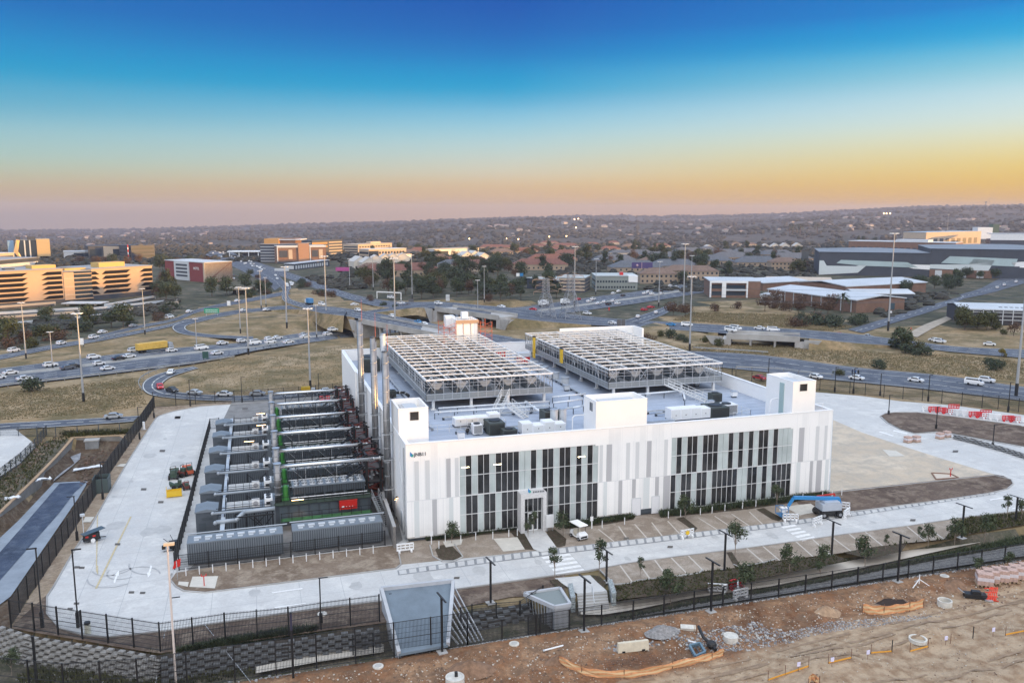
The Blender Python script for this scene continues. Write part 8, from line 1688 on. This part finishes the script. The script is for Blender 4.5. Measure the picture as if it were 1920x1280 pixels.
# --- low offices
o=Blk('office_building','white banded three storey office behind the right pylon',(1048,547),(1096,548),521,20); o.body(CHAR); 
for k in range(4): o.box('white_band',CREAM,0,1,-.3,20,.1+k*.25,.22+k*.25)
o.flat(mat('flat_roof_pale',(.42,.46,.47),.8)); o=Blk('annex','sloping pale roofed annex left of the white banded office',(988,540),(1048,547),521,18); o.body(CHAR,.9); o.flat(MATS['flat_roof_pale'])
o=Blk('office_building','low grey green office with white roof patches',(1117,543),(1195,543),518,22); o.body(mat('grey_green_wall',(.24,.27,.26),.8)); o.bands(2,GLB,cols=14,f=.35); o.flat(MATS['flat_roof_pale']); o.box('white_block',WHITE2,.78,1.0,-.5,6,.55,1.05); o.box('roof_unit',RED,.6,.68,4,8,1,1.25)
o=Blk('office_building','white framed two storey office with brick right end, behind the big mast',(1330,557),(1425,558),527,24); o.body(BRICK); o.box('white_frame',WHITE2,0,.75,-1.2,0,.9,1.0); o.box('white_frame',WHITE2,0,.03,-1.2,0,0,.9); o.box('white_frame',WHITE2,.24,.32,-1.2,0,0,.9); o.box('white_frame',WHITE2,.72,.75,-1.2,0,0,.9); o.box('white_frame',LG,.32,.72,-1,0,.42,.52); o.bands(2,GLB,u0=.04,u1=.7,f=.6,side=False); o.flat(WHR)
o=Blk('showroom','white low canopy in front of the brick ended office',(1425,566),(1462,568),553,10); o.body(LG); o.flat(WHR)
# --- sheds and warehouses on the right
def shed(lab,L_,R_,ty,D,wall,roof,rise=1.5,nm='warehouse'):
    o=Blk(nm,lab,L_,R_,ty,D,'warehouse'); o.body(wall); b=o.mb(); L0,h=o.L,o.h
    v=[(-.5,-.6,h),(L0+.5,-.6,h),(L0+.5,D/2,h+rise),(-.5,D/2,h+rise),(L0+.5,D+.6,h),(-.5,D+.6,h)]
    b.add(v+[(x,y,z-.4) for x,y,z in v],[(0,1,2,3),(3,2,4,5),(7,6,9,8),(9,10,11,8) if 0 else (8,10,11,9) if 0 else (9,8,10,11),(0,6,7,1),(1,7,8,2),(2,8,10,4),(4,10,11,5),(5,11,9,3),(3,9,6,0)]); build(b,'roof',roof,o.t); return o
o=shed('long brick shed with bright pale roof and white ribs, before the palm tree',(1440,562),(1605,586),541,26,BRICK,WHR)
for k in range(10): o.box('wall_rib',LG,k/9.5,k/9.5+.006,-.3,0,0,1)
o=shed('brick shed with white roof right behind the palm shed, upper',(1585,562),(1735,553),536,30,BRICK,WHR); o=shed('brick shed with blue white roof at left, behind the palm shed',(1430,545),(1512,540),530,26,BRICK,WHR); o=shed('narrow white roofed lean to of the brick sheds',(1602,566),(1712,566),550,14,CHAR,WHR); o=shed('tan flat roof shed left of the brick sheds',(1440,533),(1560,535),525,18,BRICK,mat('sand_roof',(.50,.42,.34),.8))
o=Blk('warehouse','big dark warehouse with pale green bands, left hall',(1535,515),(1742,519),472,60,'warehouse'); o.body(CHAR); o.hip(mat('grey_shed_roof',(.19,.215,.25),.7,var=.1,vs=.05),2,.6)
def band(o,m,P,nm='cladding_band'): b=o.mb(); b.add([(u*o.L,-.35,z*o.h) for u,z in P]+[(u*o.L,.1,z*o.h) for u,z in P],[tuple(range(len(P))),tuple(range(2*len(P)-1,len(P)-1,-1))]+[(i,len(P)+i,len(P)+(i+1)%len(P),(i+1)%len(P)) for i in range(len(P))]); build(b,nm,m,o.t)
band(o,PGREEN,[(.16,.52),(.20,.66),(.80,.60),(.90,.38),(.42,.42)]); band(o,mat('white_green_cladding',(.56,.62,.64),.6),[(.0,.0),(.0,.62),(.04,.62),(.07,.40),(.34,.40),(.38,.46),(.44,.46),(.36,.12)]); band(o,WHITE2,[(.72,.52),(1.0,.50),(1.0,.30),(.85,.34)])
o=Blk('warehouse','big dark warehouse with pale green bands, right hall, higher',(1742,519),(2010,525),466,70,'warehouse'); o.body(CHAR); o.hip(MATS['grey_shed_roof'],2.2,.6); band(o,PGREEN,[(.08,.50),(.14,.74),(.62,.68),(.60,.42),(.3,.46)]); band(o,MATS['white_green_cladding'],[(.0,.30),(.0,.44),(.28,.46),(.31,.66),(.46,.62),(.42,.24)]); band(o,WHITE2,[(.58,.56),(.95,.70),(.95,.5),(.6,.42)]); o.box('brick_base',BRICK,.0,.45,-.6,0,0,.26)
for u in (.04,.22,.34): o.box('roller_door',LG,u,u+.05,-.8,-.6,0,.24)
o=Blk('industrial_building','row of brown factory fronts behind the left dark hall',(1590,478),(1790,484),452,30,'factory'); o.body(BRICK); o.bands(1,CHAR,cols=16,f=.6); o.flat(LG); o.box('upper_roof',WHR,.45,.75,2,20,1.0,1.18)
o=Blk('industrial_building','blue roofed plant buildings on the skyline left of the green tank',(1735,462),(1838,458),436,30,'factory'); o.body(CREAM); o.flat(mat('light_blue_roof',(.30,.42,.55),.6)); o.bands(1,CHAR,cols=9)
o=Blk('industrial_building','white cube building with green silo box on the right skyline',(1832,448),(1872,448),424,16,'factory'); o.box('wall',WHITE2,0,.7,0,16,0,.9); o.box('green_silo',mat('dark_green_box',(.06,.11,.08),.7),.7,1,0,12,0,1.15)
o=Blk('warehouse','white fascia warehouse at the right edge behind the halls',(1856,462),(2010,464),438,40,'warehouse'); o.body(CHAR,.55); o.box('fascia',WHITE2,0,1,-.4,0,.5,1.0); o.box('roof',LG,0,1,-.4,40,.95,1.0)
o=shed('white roofed open car park structure at the right edge, near the road',(1802,606),(2010,612),578,22,mat('dark_parking',(.06,.06,.07),.8),WHR,1.2)
for k in range(12): o.box('frame_post',LG,k/11,k/11+.008,-1.4,-1.2,0,1)
for z in (.3,.55,.8): o.box('frame_beam',LG,0,1,-1.4,-1.2,z,z+.04)
b=o.mb(); [b.box(o.L*(.36+.05*i),3,o.h+.35,o.L*(.39+.05*i),7,o.h+.5) for i in range(8)]; build(b,'roof_panels',CHAR,o.t)
# far houses on the hillsides, individually placed
fh=thing('hillside_house','pale house among trees far off on the hazy hillside','house',(0,0,0)); b=MB(); b.box(-9,-6,-3,9,6,5); build(b,'wall',mat('far_house_wall',(.42,.38,.35),.9),fh); b=MB(); b.add([(-10,-7,5),(10,-7,5),(10,7,5),(-10,7,5),(-5,0,9),(5,0,9)],[(0,1,5,4),(2,3,4,5),(1,2,5),(3,0,4)]); build(b,'roof',mat('far_house_roof',(.30,.22,.20),.9),fh); fp=proto(fh); rnd=random.Random(77)
def far_ground(px,py):
    # march the ray until it meets the terrain
    d=ray(px,py); s=700
    while s<7000:
        p=CAM+d*s
        if p.z<Hgt(p.x,p.y): return p,s
        s+=25
    return None,0
n=0
while n<150:
    r=rnd.random()
    if r<.35: x,y=rnd.uniform(0,420),rnd.uniform(434,462)
    elif r<.7: x,y=rnd.uniform(860,1400),rnd.uniform(414,445)
    else: x,y=rnd.uniform(1440,1920),rnd.uniform(402,436)
    p,s=far_ground(x,y)
    if p is None or s<900: continue
    k=rnd.uniform(.55,1.25)*(1.15 if s>3000 else .8); fp.put((p.x,p.y,Hgt(p.x,p.y)),rnd.uniform(-.6,.6),None,(k,k,k*.8),'houses scattered over the hazy hillsides'); n+=1
for i,(x,y) in enumerate(((1657,403),(1662,403),(1669,403),(1077,414),(1084,413),(1080,430),(1062,447),(950,452),(972,453),(1030,448),(880,452))):
    p,s=far_ground(x,y)
    if p is None: continue
    t=thing('hill_light','tiny bright lamp glowing far off on the hillside','lamp',tuple(p),'lamps on the hillsides'); b=MB(); b.ball(tuple(p+Vector((0,0,6))),s/1400,n=6,k=4); build(b,'bulb',LAMPE,t); b=MB(); b.cyl(p,p+Vector((0,0,6)),.3,n=4); build(b,'pole',DKG,t)
# antennas and a water tower on the right ridge
for x,y,ty,lab,r in ((1383,405,398,'tiny ridge mast left, on the centre skyline',2.5),(1848,386,378,'mushroom shaped water tower on the right ridge',5),(1800,387,370,'thin antenna on the right ridge, left one',.8),(1854,387,369,'thin antenna on the right ridge, right one',.8)):
    p=Vector(CAM+ray(x,y+2)*5750); p.z=Hgt(p.x,p.y); h=top(p,ty); t=thing('ridge_tower',lab,'tower',tuple(p)); b=MB(); b.cyl(p,p+Vector((0,0,h)),r*.5,n=6); build(b,'shaft',DKG,t)
    b=MB(); b.cyl(p+Vector((0,0,h*.75)),p+Vector((0,0,h)),r*.7,r*(2.2 if r>3 else .9),n=8); build(b,'head',DKG,t)
# ================================================================ trees
def leafmat(n,c,c2): return mat(n,c,.8,c2=c2,vs=1.2,spec=.2)
LM=[leafmat('foliage_dark',(.028,.04,.027),(.08,.098,.06)),leafmat('foliage_olive',(.035,.042,.016),(.10,.10,.04)),leafmat('foliage_green',(.03,.043,.024),(.085,.105,.055)),leafmat('foliage_brown',(.055,.035,.025),(.14,.085,.055)),leafmat('foliage_yellow',(.10,.09,.02),(.22,.17,.05))]
BARK=mat('bark',(.11,.08,.06),.9); BARKP=mat('pale_bark',(.25,.20,.16),.9)
def crown(seed,w_,h,n,lobes,size,z0,squash=1,hollow=.35):
    rnd=random.Random(seed); b=MB(); L_=[]
    for i in range(lobes):
        a=rnd.uniform(0,6.28); r=w_*.5*math.sqrt(rnd.random())*.75; zz=rnd.random()
        L_.append((r*math.cos(a)*(1-.45*zz),r*math.sin(a)*(1-.45*zz),z0+h*(.2+.62*zz),w_*rnd.uniform(.17,.30)))
    for k in range(n):
        x,y,z,r=L_[k%lobes]
        while 1:
            d=Vector((rnd.gauss(0,1),rnd.gauss(0,1),rnd.gauss(0,.8)))
            if d.length>.1: break
        d.normalize(); q=Vector((x,y,z))+d*r*(hollow+(1.05-hollow)*rnd.random()**.5); q.z=max(z0,q.z)
        u=Vector((rnd.gauss(0,1),rnd.gauss(0,1),rnd.gauss(0,.6))).normalized(); v=u.cross(d+Vector((.01,.02,.3))); 
        if v.length<.1: continue
        v.normalize(); s=size*rnd.uniform(.6,1.4)
        b.add([q-u*s,q+v*s*.55,q+u*s,q-v*s*.55],[(0,1,2,3)])
    return b,L_
def tree(seed,w_,h,n,lobes,size,m,trunk=.25,z0f=.25,bark=BARK,label='tree',nm='tree',tr=.18,bare=False):
    t=thing(nm,label,'tree',(0,0,0)); b,L_=crown(seed,w_,h*(1-z0f),n,lobes,size,h*z0f); build(b,'crown',m,t)
    b=MB(); b.cyl((0,0,-.3),(0,0,h*(z0f+.25)),tr,tr*.55,n=7)
    for x,y,z,r in L_[:7]: b.cyl((0,0,h*z0f*.7),(x,y,z),tr*.45,tr*.12,n=5)
    build(b,'trunk',bark,t); return t
TP={}
TV={'broad_dark':lambda s: tree(s,11,8.5,1500,14,.42,LM[0]),'broad_olive':lambda s: tree(s,10,8,1400,13,.42,LM[1]),'round_green':lambda s: tree(s,8.5,8.5,1300,12,.38,LM[2]),'bare_brown':lambda s: tree(s,9,7.5,850,12,.30,LM[3]),'tall_dark':lambda s: tree(s,7,13,1400,14,.42,LM[0],z0f=.15),'bush_dark':lambda s: tree(s,6.5,3.4,800,10,.30,LM[0],z0f=.03,tr=.08),'bush_olive':lambda s: tree(s,6,2.8,700,9,.28,LM[1],z0f=.03,tr=.08),'bush_brown':lambda s: tree(s,7,3.0,700,10,.26,LM[3],z0f=.03,tr=.08),'bush_yellow':lambda s: tree(s,4,3.0,500,7,.26,LM[4],z0f=.03,tr=.08),'flat_top':lambda s: tree(s,11,6.5,1300,15,.34,LM[3],z0f=.45)}
for i,(k,f) in enumerate(TV.items()):
    TP[k]=[proto(f(11*i+j)) for j in range(2 if not k.startswith('bush_y') else 1)]
KD={'broad_dark':'broad dark tree','broad_olive':'broad olive tree','round_green':'rounded green tree','bare_brown':'sparse brown tree','tall_dark':'tall dark tree','bush_dark':'dark bush','bush_olive':'olive bush','bush_brown':'brown leafless bush','bush_yellow':'yellowish bush','flat_top':'flat topped brown tree'}
rnd=random.Random(5)
def plant(k,x,y,s=1,where='',group=None,p=None):
    p=p or hgt_at(x,y); pr=TP[k][rnd.randrange(len(TP[k]))]
    pr.put((p.x,p.y,p.z-.05),rnd.uniform(0,6.28),KD[k]+' '+where,(s*rnd.uniform(.85,1.15),s*rnd.uniform(.85,1.15),s*rnd.uniform(.85,1.12)),group)
def grove(poly,n,kinds,smin,smax,where,group,mind=5):
    P=poly; x0,x1=min(q[0] for q in P),max(q[0] for q in P); y0,y1=min(q[1] for q in P),max(q[1] for q in P); pts=[]; k=0; tries=0
    while k<n and tries<n*60:
        tries+=1; x,y=rnd.uniform(x0,x1),rnd.uniform(y0,y1)
        if not inpoly(P,x,y): continue
        p=hgt_at(x,y)
        if any((p-q).length<mind for q in pts): continue
        pts.append(p); k+=1
    kk=[rnd.choice(kinds) for _ in pts]; pts.sort(key=lambda p:pix(p)[0]); cn={}
    for q,p in zip(kk,pts):
        cn[q]=cn.get(q,0)+1; plant(q,0,0,rnd.uniform(smin,smax),where+(f', {od(cn[q]-1)} from the left' if kk.count(q)>1 else ''),group,p)
D=['broad_dark','broad_dark','round_green','tall_dark','broad_olive']; MX=['broad_dark','broad_olive','round_green','bare_brown','tall_dark']
grove([(690,545),(700,525),(800,518),(900,515),(980,522),(1050,540),(1045,558),(960,564),(870,562),(790,560),(720,556)],56,MX,.75,1.25,'in the dense grove behind the bridges','grove behind the bridges',5.5)
grove([(640,520),(700,515),(840,508),(960,505),(985,530),(900,520),(760,525),(680,530)],22,MX,.8,1.25,'at the back edge of the grove','back edge of the grove',6)
grove([(780,500),(900,478),(960,472),(1100,470),(1250,470),(1330,478),(1320,500),(1200,505),(1080,510),(960,505),(850,510)],52,MX,.9,1.4,'among the roofs on the middle slope','trees among the middle slope roofs',9)
grove([(1290,470),(1500,478),(1530,500),(1520,525),(1400,525),(1300,520)],20,MX,.9,1.3,'between the grey roofs left of the warehouses','trees among the grey roofs',9)
grove([(620,480),(760,492),(840,490),(900,478),(640,470)],14,MX,.9,1.3,'between the cream offices and the pale estate','trees between the offices',9)
grove([(60,585+20),(200,600),(280,585),(330,575),(340,583),(300,600),(180,625),(60,645),(0,655),(0,640)],26,['bush_dark','bush_olive','bush_brown','round_green'],.7,1.15,'on the slope below the office terraces','bushes below the office block',4)
grove([(380,520),(470,505),(520,540),(500,552),(430,545),(390,540)],8,['bush_dark','bush_olive','bush_brown'],.7,1.1,'between hotel block and motorway','bushes by the hotel block',5)
grove([(380,560),(400,545),(470,540),(510,545),(500,556),(440,562)],9,['bush_dark','bush_olive','round_green'],.7,1.1,'between green sign and motorway','bushes by the green sign',5)
grove([(290,520),(320,535),(330,560),(300,570),(292,545)],9,MX,.7,1.1,'between office block and hotel block','trees by the hotel block',5)
grove([(120,495),(300,492),(380,500),(460,495),(420,505),(300,508),(180,500)],18,['bare_brown','flat_top','broad_dark'],.8,1.2,'behind the left office block, russet belt','russet trees behind the office block',7)
grove([(1330,590),(1380,582),(1440,583),(1530,592),(1600,590),(1590,580),(1500,570),(1400,572),(1340,575)],14,['flat_top','bare_brown','bush_brown'],.7,1.0,'on the dry slope by the mast','dry trees right of the big mast',5)
grove([(1480,612),(1500,600),(1590,606),(1620,600),(1600,612)],12,['bush_dark','bush_brown','bush_dark'],.8,1.2,'in the thicket by the diagonal road','thicket by the diagonal road',4)
grove([(1700,560),(1760,545),(1800,548),(1800,535),(1900,520),(1860,512),(1760,530),(1690,548)],18,['broad_dark','round_green','broad_dark'],.7,1.05,'along the upper right road before the halls','trees by the upper right road',5)
grove([(1560,465),(1620,462),(1720,465),(1800,462),(1730,456),(1600,455)],14,D,.9,1.3,'on the skyline behind the factory fronts','trees behind the factory fronts',9)
grove([(1110,640),(1240,640),(1330,648),(1370,655),(1350,640),(1250,628),(1120,628)],12,['bush_dark','bush_brown','bush_olive'],.55,.8,'in scrub behind the roof frames','scrub behind the roof frame',4)
grove([(1660,650),(1720,650),(1760,664),(1700,668)],5,['bush_olive','bush_dark'],.8,1.0,'on the mound right of the low bridge','bushes on the right mound',3)
grove([(1790,600),(1800,625),(1900,632),(1915,622),(1860,612)],9,['bush_olive','broad_olive','bare_brown'],.6,.85,'before the open car park at the right edge','bushes by the open car park',4)
grove([(640,556),(690,560),(780,580),(810,590),(760,588),(700,575)],8,['bush_dark','bush_brown'],.6,.8,'on the dark slopes beside the bridges','bushes on the bridge slopes',4)
grove([(560,525),(620,550),(640,560),(600,556),(560,540)],8,['bush_dark','bush_brown'],.7,1.0,'between the motorway branches','bushes between the motorway branches',5)
for k,x,y,s,w_ in (('round_green',1690,655,.85,'standing on the right mound above the fence'),('bush_yellow',1878,668,.8,'at the right edge near the tall mast, bright'),('bush_dark',1870,694,.8,'lone on the dry grass near the tall mast'),('bush_dark',1855,683,.6,'just above the lone one on the dry grass'),('bush_olive',1575,703,.5,'tiny by the back road, left of the walkers'),('bush_dark',60,733,.9,'lone on the grass at left above the lower road'),('bush_olive',60,650,.9,'left of the slim mast on the slip road slope'),('bush_dark',1648,705-15,.7,'on the dry mound edge'),('flat_top',1262,592,.8,'left of the big grey mast on the slope'),('flat_top',1285,594,.7,'right beside the big grey mast foot'),('tall_dark',1264,505,1.0,'conifer shaped behind the guest houses'),('broad_dark',1280,533,.8,'between the two beige guest houses'),('bush_brown',915,565,1.0,'round brown heap right of the grove')): plant(k,x,y,s,w_)
# palms
def palm():
    t=thing('palm_tree','palm','palm tree',(0,0,0)); b=MB(); b.cyl((0,0,-.2),(0,0,6),.35,.3,n=8); build(b,'trunk',BARK,t); b=MB(); r=random.Random(3)
    for i in range(34):
        a=r.uniform(0,6.28); e=r.uniform(-.5,1.2); pr=Vector((0,0,6)); d=Vector((math.cos(a)*math.cos(e),math.sin(a)*math.cos(e),math.sin(e))); s=Vector((-math.sin(a),math.cos(a),0))
        for k in range(5):
            q=pr+d*.65; d.z-=.28; w0=.34*(1-k/5)+.06; w1=.34*(1-(k+1)/5)+.04; b.add([pr-s*w0,pr+s*w0,q+s*w1,q-s*w1],[(0,1,2,3)]); pr=q
    build(b,'fronds',LM[2],t); return t
pm=proto(palm())
for x,y,s,l in ((1579,586,1.15,'big palm tree in front of the long brick shed'),(1480,442,1.6,'palm of the distant row, first'),(1486,442,1.6,'palm of the distant row, second'),(1494,442,1.6,'palm of the distant row, third'),(1500,442,1.6,'palm of the distant row, fourth'),(1532,441,1.6,'lone palm right of the distant row')):
    p=hgt_at(x,y) if y>460 else (far_ground(x,y)[0] or hgt_at(x,y)); 
    if y<460: s=s*(p-CAM).length/900
    pm.put((p.x,p.y,Hgt(p.x,p.y)),rnd.uniform(0,6),l,s,'palm trees')
# young trees on the site
def sapling(seed,h,w_,n,z0,m=LM[2]):
    t=thing('young_tree','sapling','tree',(0,0,0)); b,L_=crown(seed,w_,h*(1-z0),n,8,.13,h*z0,hollow=.1); build(b,'crown',m,t); b=MB(); b.tube([(0,0,-.2),(.05,0,h*.35),(-.04,.03,h*.6),(0,0,h*.85)],.045,n=6)
    for x,y,z,r in L_: b.cyl((0,0,h*z0*.9),(x,y,z),.025,.01,n=4)
    build(b,'trunk',BARKP,t); return t
SP=[proto(sapling(61,4,2.6,620,.30)),proto(sapling(62,3.2,2.9,700,.25)),proto(sapling(63,4.4,2.2,560,.36))]
for x,y,ty,k,l in ((847,1018,975,1,'at the left corner of the glass front'),(1000,1000,955,2,'slim one growing before the entrance door'),(1056,1004,958,1,'beside the golf cart'),(1285,972,925,1,'before the right glass front, bushy'),(1456,950,902,0,'behind the boom lift basket'),(1040,1087,1022,2,'on the left side of the zebra crossing'),(1123,1082,1008,2,'right of the zebra crossing'),(1378,1042,970,0,'on the planted strip between the two middle lamps'),(1250,1105,1068,1,'low one on the big mulch bed, left'),(1257,1128,1065,1,'behind the fence on the mulch bed, left'),(1393,1112,1050,1,'behind the fence near the dirt edge lamp'),(1480,1072,1018,1,'full round one on the mulch bed'),(1540,1064,1018,1,'right of the full round one on the mulch bed'),(1537,1085,1045,0,'below the right round one'),(1622,1058,1003,1,'at the fence right of the paved corner'),(1740,1023,982,1,'by the right parking bays'),(1790,1018,968,1,'right of the lamp at the right bays'),(1846,1012,960,1,'on the right hedge bank'),(1888,975,925,2,'by the rightmost tee lamp'),(1915,975,930,0,'cut by the right picture edge'),(1830,1080,1038,0,'on the pale gravel behind the fence'),(1890,1068,1028,0,'thin one on the gravel at right'),(22,1262,1215,1,'before the honeycomb wall, bottom left'),(990,1008,975,0,'tiny one left of the entrance walk'),(1660,1030,1000,2,'thin staked one between the right bays'),(1722,1014,985,2,'thin staked one right of the paved corner'),(1200,1082,1042,2,'thin bare one at the rear bays')):
    low=y>1100 or x in (1537,1830,1890); p=G(x,y,-1.0 if low and x>100 else (0 if x>100 else -2.2)); h=top(p,ty); s=h/(4,3.2,4.4)[k]; SP[k].put(tuple(p),rnd.uniform(0,6),'young tree '+l,(s*.9,s*.9,s),'young trees on the site')
# ground cover
def tufts(name,poly,n,h0,h1,m,seed,z=0,w_=.05,base=None):
    r=random.Random(seed); P=[(q.x,q.y) for q in (G(x,y,z) for x,y in poly)]; x0,x1=min(p[0] for p in P),max(p[0] for p in P); y0,y1=min(p[1] for p in P),max(p[1] for p in P); b=MB(); k=0
    while k<n:
        x,y=r.uniform(x0,x1),r.uniform(y0,y1)
        if not inpoly(P,x,y): continue
        k+=1; zz=base if base is not None else Hgt(x,y); hh=r.uniform(h0,h1); a=r.uniform(0,6.28)
        for j in range(3):
            a+=2.1; c,s=math.cos(a),math.sin(a); l=r.uniform(.2,.6)*hh; b.add([(x-s*w_,y+c*w_,zz),(x+s*w_,y-c*w_,zz),(x+c*l+s*w_*.6,y+s*l-c*w_*.6,zz+hh*.7),(x+c*l*1.6,y+s*l*1.6,zz+hh)],[(0,1,2,3)])
    build(b,name,m,kind='stuff')
tufts('facade_planting',[(795,1010),(870,998),(975,986),(978,992),(870,1006),(800,1014)],450,.3,.8,LM[2],1,base=.03)
tufts('facade_planting',[(1045,985),(1190,967),(1190,972),(1060,992)],350,.3,.8,LM[2],2,base=.03)
tufts('facade_planting',[(1235,963),(1480,935),(1552,926),(1552,930),(1480,942),(1240,971)],900,.3,.9,LM[2],3,base=.03)
tufts('bed_planting',[(1440,1053),(1395,1060),(1316,1072),(1195,1090),(1150,1101),(1158,1127),(1270,1112),(1440,1082),(1530,1064),(1592,1050),(1562,1041)],1100,.08,.26,LM[1],4,base=.04,w_=.07)
tufts('bed_planting',[(1655,1025),(1700,1018),(1780,1012),(1800,1005),(1915,985),(2000,970),(2000,955),(1915,962),(1815,971),(1770,1011)],900,.15,.45,LM[1],5,base=.04,w_=.07)
tufts('verge_weeds',[(1140,1160),(1200,1150),(1300,1130),(1440,1106),(1600,1076),(1760,1040),(1915,1006),(2000,992),(2000,1008),(1900,1024),(1700,1060),(1560,1088),(1440,1110),(1300,1134),(1180,1158)],2000,.2,.55,LM[2],6,z=-1,base=-1.05,w_=.06)
tufts('verge_weeds',[(30,1262),(80,1238),(200,1246),(330,1262),(440,1250),(480,1262),(400,1275),(200,1290),(40,1290)],1200,.2,.7,LM[1],7,z=-2)
tufts('verge_weeds',[(480,1236),(540,1226),(590,1218),(598,1206),(540,1210),(480,1222),(400,1236),(330,1252),(400,1252)],2600,.2,.6,LM[0],17,z=-1.8,w_=.07)
tufts('bank_weeds',[(0,880),(60,835),(110,820),(140,805),(135,815),(100,850),(60,895),(0,955)],550,.2,.6,LM[1],8,z=0,w_=.08)
tufts('bank_weeds',[(110,812),(250,806),(262,800),(240,812),(180,815),(130,818)],500,.3,.9,LM[1],9,z=0,w_=.08)
GB=mat('grass_blade',(.30,.235,.14),.9,c2=(.17,.155,.08),vs=.3)
tufts('dry_grass_tufts',[(0,735),(125,722),(250,707),(262,725),(270,745),(275,757),(200,772),(100,780),(0,786)],4500,.08,.25,GB,10,z=0,w_=.12)
tufts('dry_grass_tufts',[(360,700),(420,672),(520,660),(600,648),(680,635),(700,640),(700,720),(640,725),(520,738),(420,738),(350,730),(330,722)],2500,.08,.22,GB,11,z=0,w_=.12)
tufts('dry_grass_tufts',[(1250,655),(1350,640),(1500,650),(1650,660),(1800,665),(1950,680),(1950,716),(1760,700),(1600,684),(1430,664)],6000,.15,.45,GB,12,z=0,w_=.13)
tufts('dry_grass_tufts',[(1300,585),(1500,590),(1600,612),(1560,620),(1400,608),(1260,600)],5000,.2,.6,GB,13,z=0,w_=.18)
# far woods on the hillsides: one mass nobody could count
b=MB(); r=random.Random(8); n=0
def clump(p,s,tall):
    k=5; vs=[]
    for j,(rr,zz) in enumerate(((.8,0),(1,.45),(.6,.85))):
        for i in range(k): a=i*6.283/k+j*.5; q=r.uniform(.8,1.2); vs.append((p.x+s*rr*q*math.cos(a),p.y+s*rr*q*math.sin(a),p.z+s*zz*tall))
    vs.append((p.x,p.y,p.z+s*tall*1.05)); b.add(vs,[(j*k+i,j*k+(i+1)%k,(j+1)*k+(i+1)%k,(j+1)*k+i) for j in range(2) for i in range(k)]+[(2*k+i,2*k+(i+1)%k,3*k) for i in range(k)])
def wood(n,f0,f1,s0,s1,dens=None,x0=-150,x1=2070):
    for _ in range(n):
        f=math.sqrt(r.uniform(f0*f0,f1*f1)); px=r.uniform(x0,x1); s_=(px-960)/FPX*f
        x=CAM.x+f*math.sin(YAW)+s_*math.cos(YAW); y=CAM.y+f*math.cos(YAW)-s_*math.sin(YAW)
        if noise.noise(Vector((x*.006,y*.006,4)))<-.12 and r.random()<.85: continue
        clump(Vector((x,y,Hgt(x,y)-1)),r.uniform(s0,s1),r.uniform(.8,1.3))
wood(3400,740,1300,3.5,6.5,x0=600); wood(900,800,1300,3.5,6,x0=-100,x1=600); wood(5200,1300,2600,4,9); wood(5200,2600,4200,5,12); wood(3800,4200,6000,7,16); wood(2600,5650,6060,6,12)
for poly,n_ in (([(640,525),(700,512),(900,505),(1100,505),(1320,500),(1330,470),(640,468)],1500),([(1000,545),(1060,505),(1330,500),(1330,545),(1200,552),(1240,530),(1120,515)],160),([(1290,468),(1530,468),(1530,520),(1600,540),(1440,535),(1330,545),(1290,545)],420),([(60,500),(300,496),(500,490),(490,470),(0,470),(0,490)],420),([(0,640),(330,580),(340,560),(300,575),(0,620)],170),([(560,520),(640,520),(690,540),(640,545)],70),([(1600,560),(1800,548),(1800,556),(1660,595)],60)):
    k=0
    while k<n_:
        x,y=r.uniform(min(q[0] for q in poly),max(q[0] for q in poly)),r.uniform(min(q[1] for q in poly),max(q[1] for q in poly))
        if not inpoly(poly,x,y): continue
        p=G(x,y,0); 
        if (p-CAM).length>1100: continue
        p.z=Hgt(p.x,p.y)-.4; s=r.uniform(1.6,3.4)*(1 if y>500 else 1.5); clump(p,s,r.uniform(.7,1.1)); k+=1
build(b,'distant_woods',mat('far_woods',(.028,.033,.03),.95,c2=(.06,.054,.042),vs=.02),kind='stuff')
for p in PROTOS: p.done()
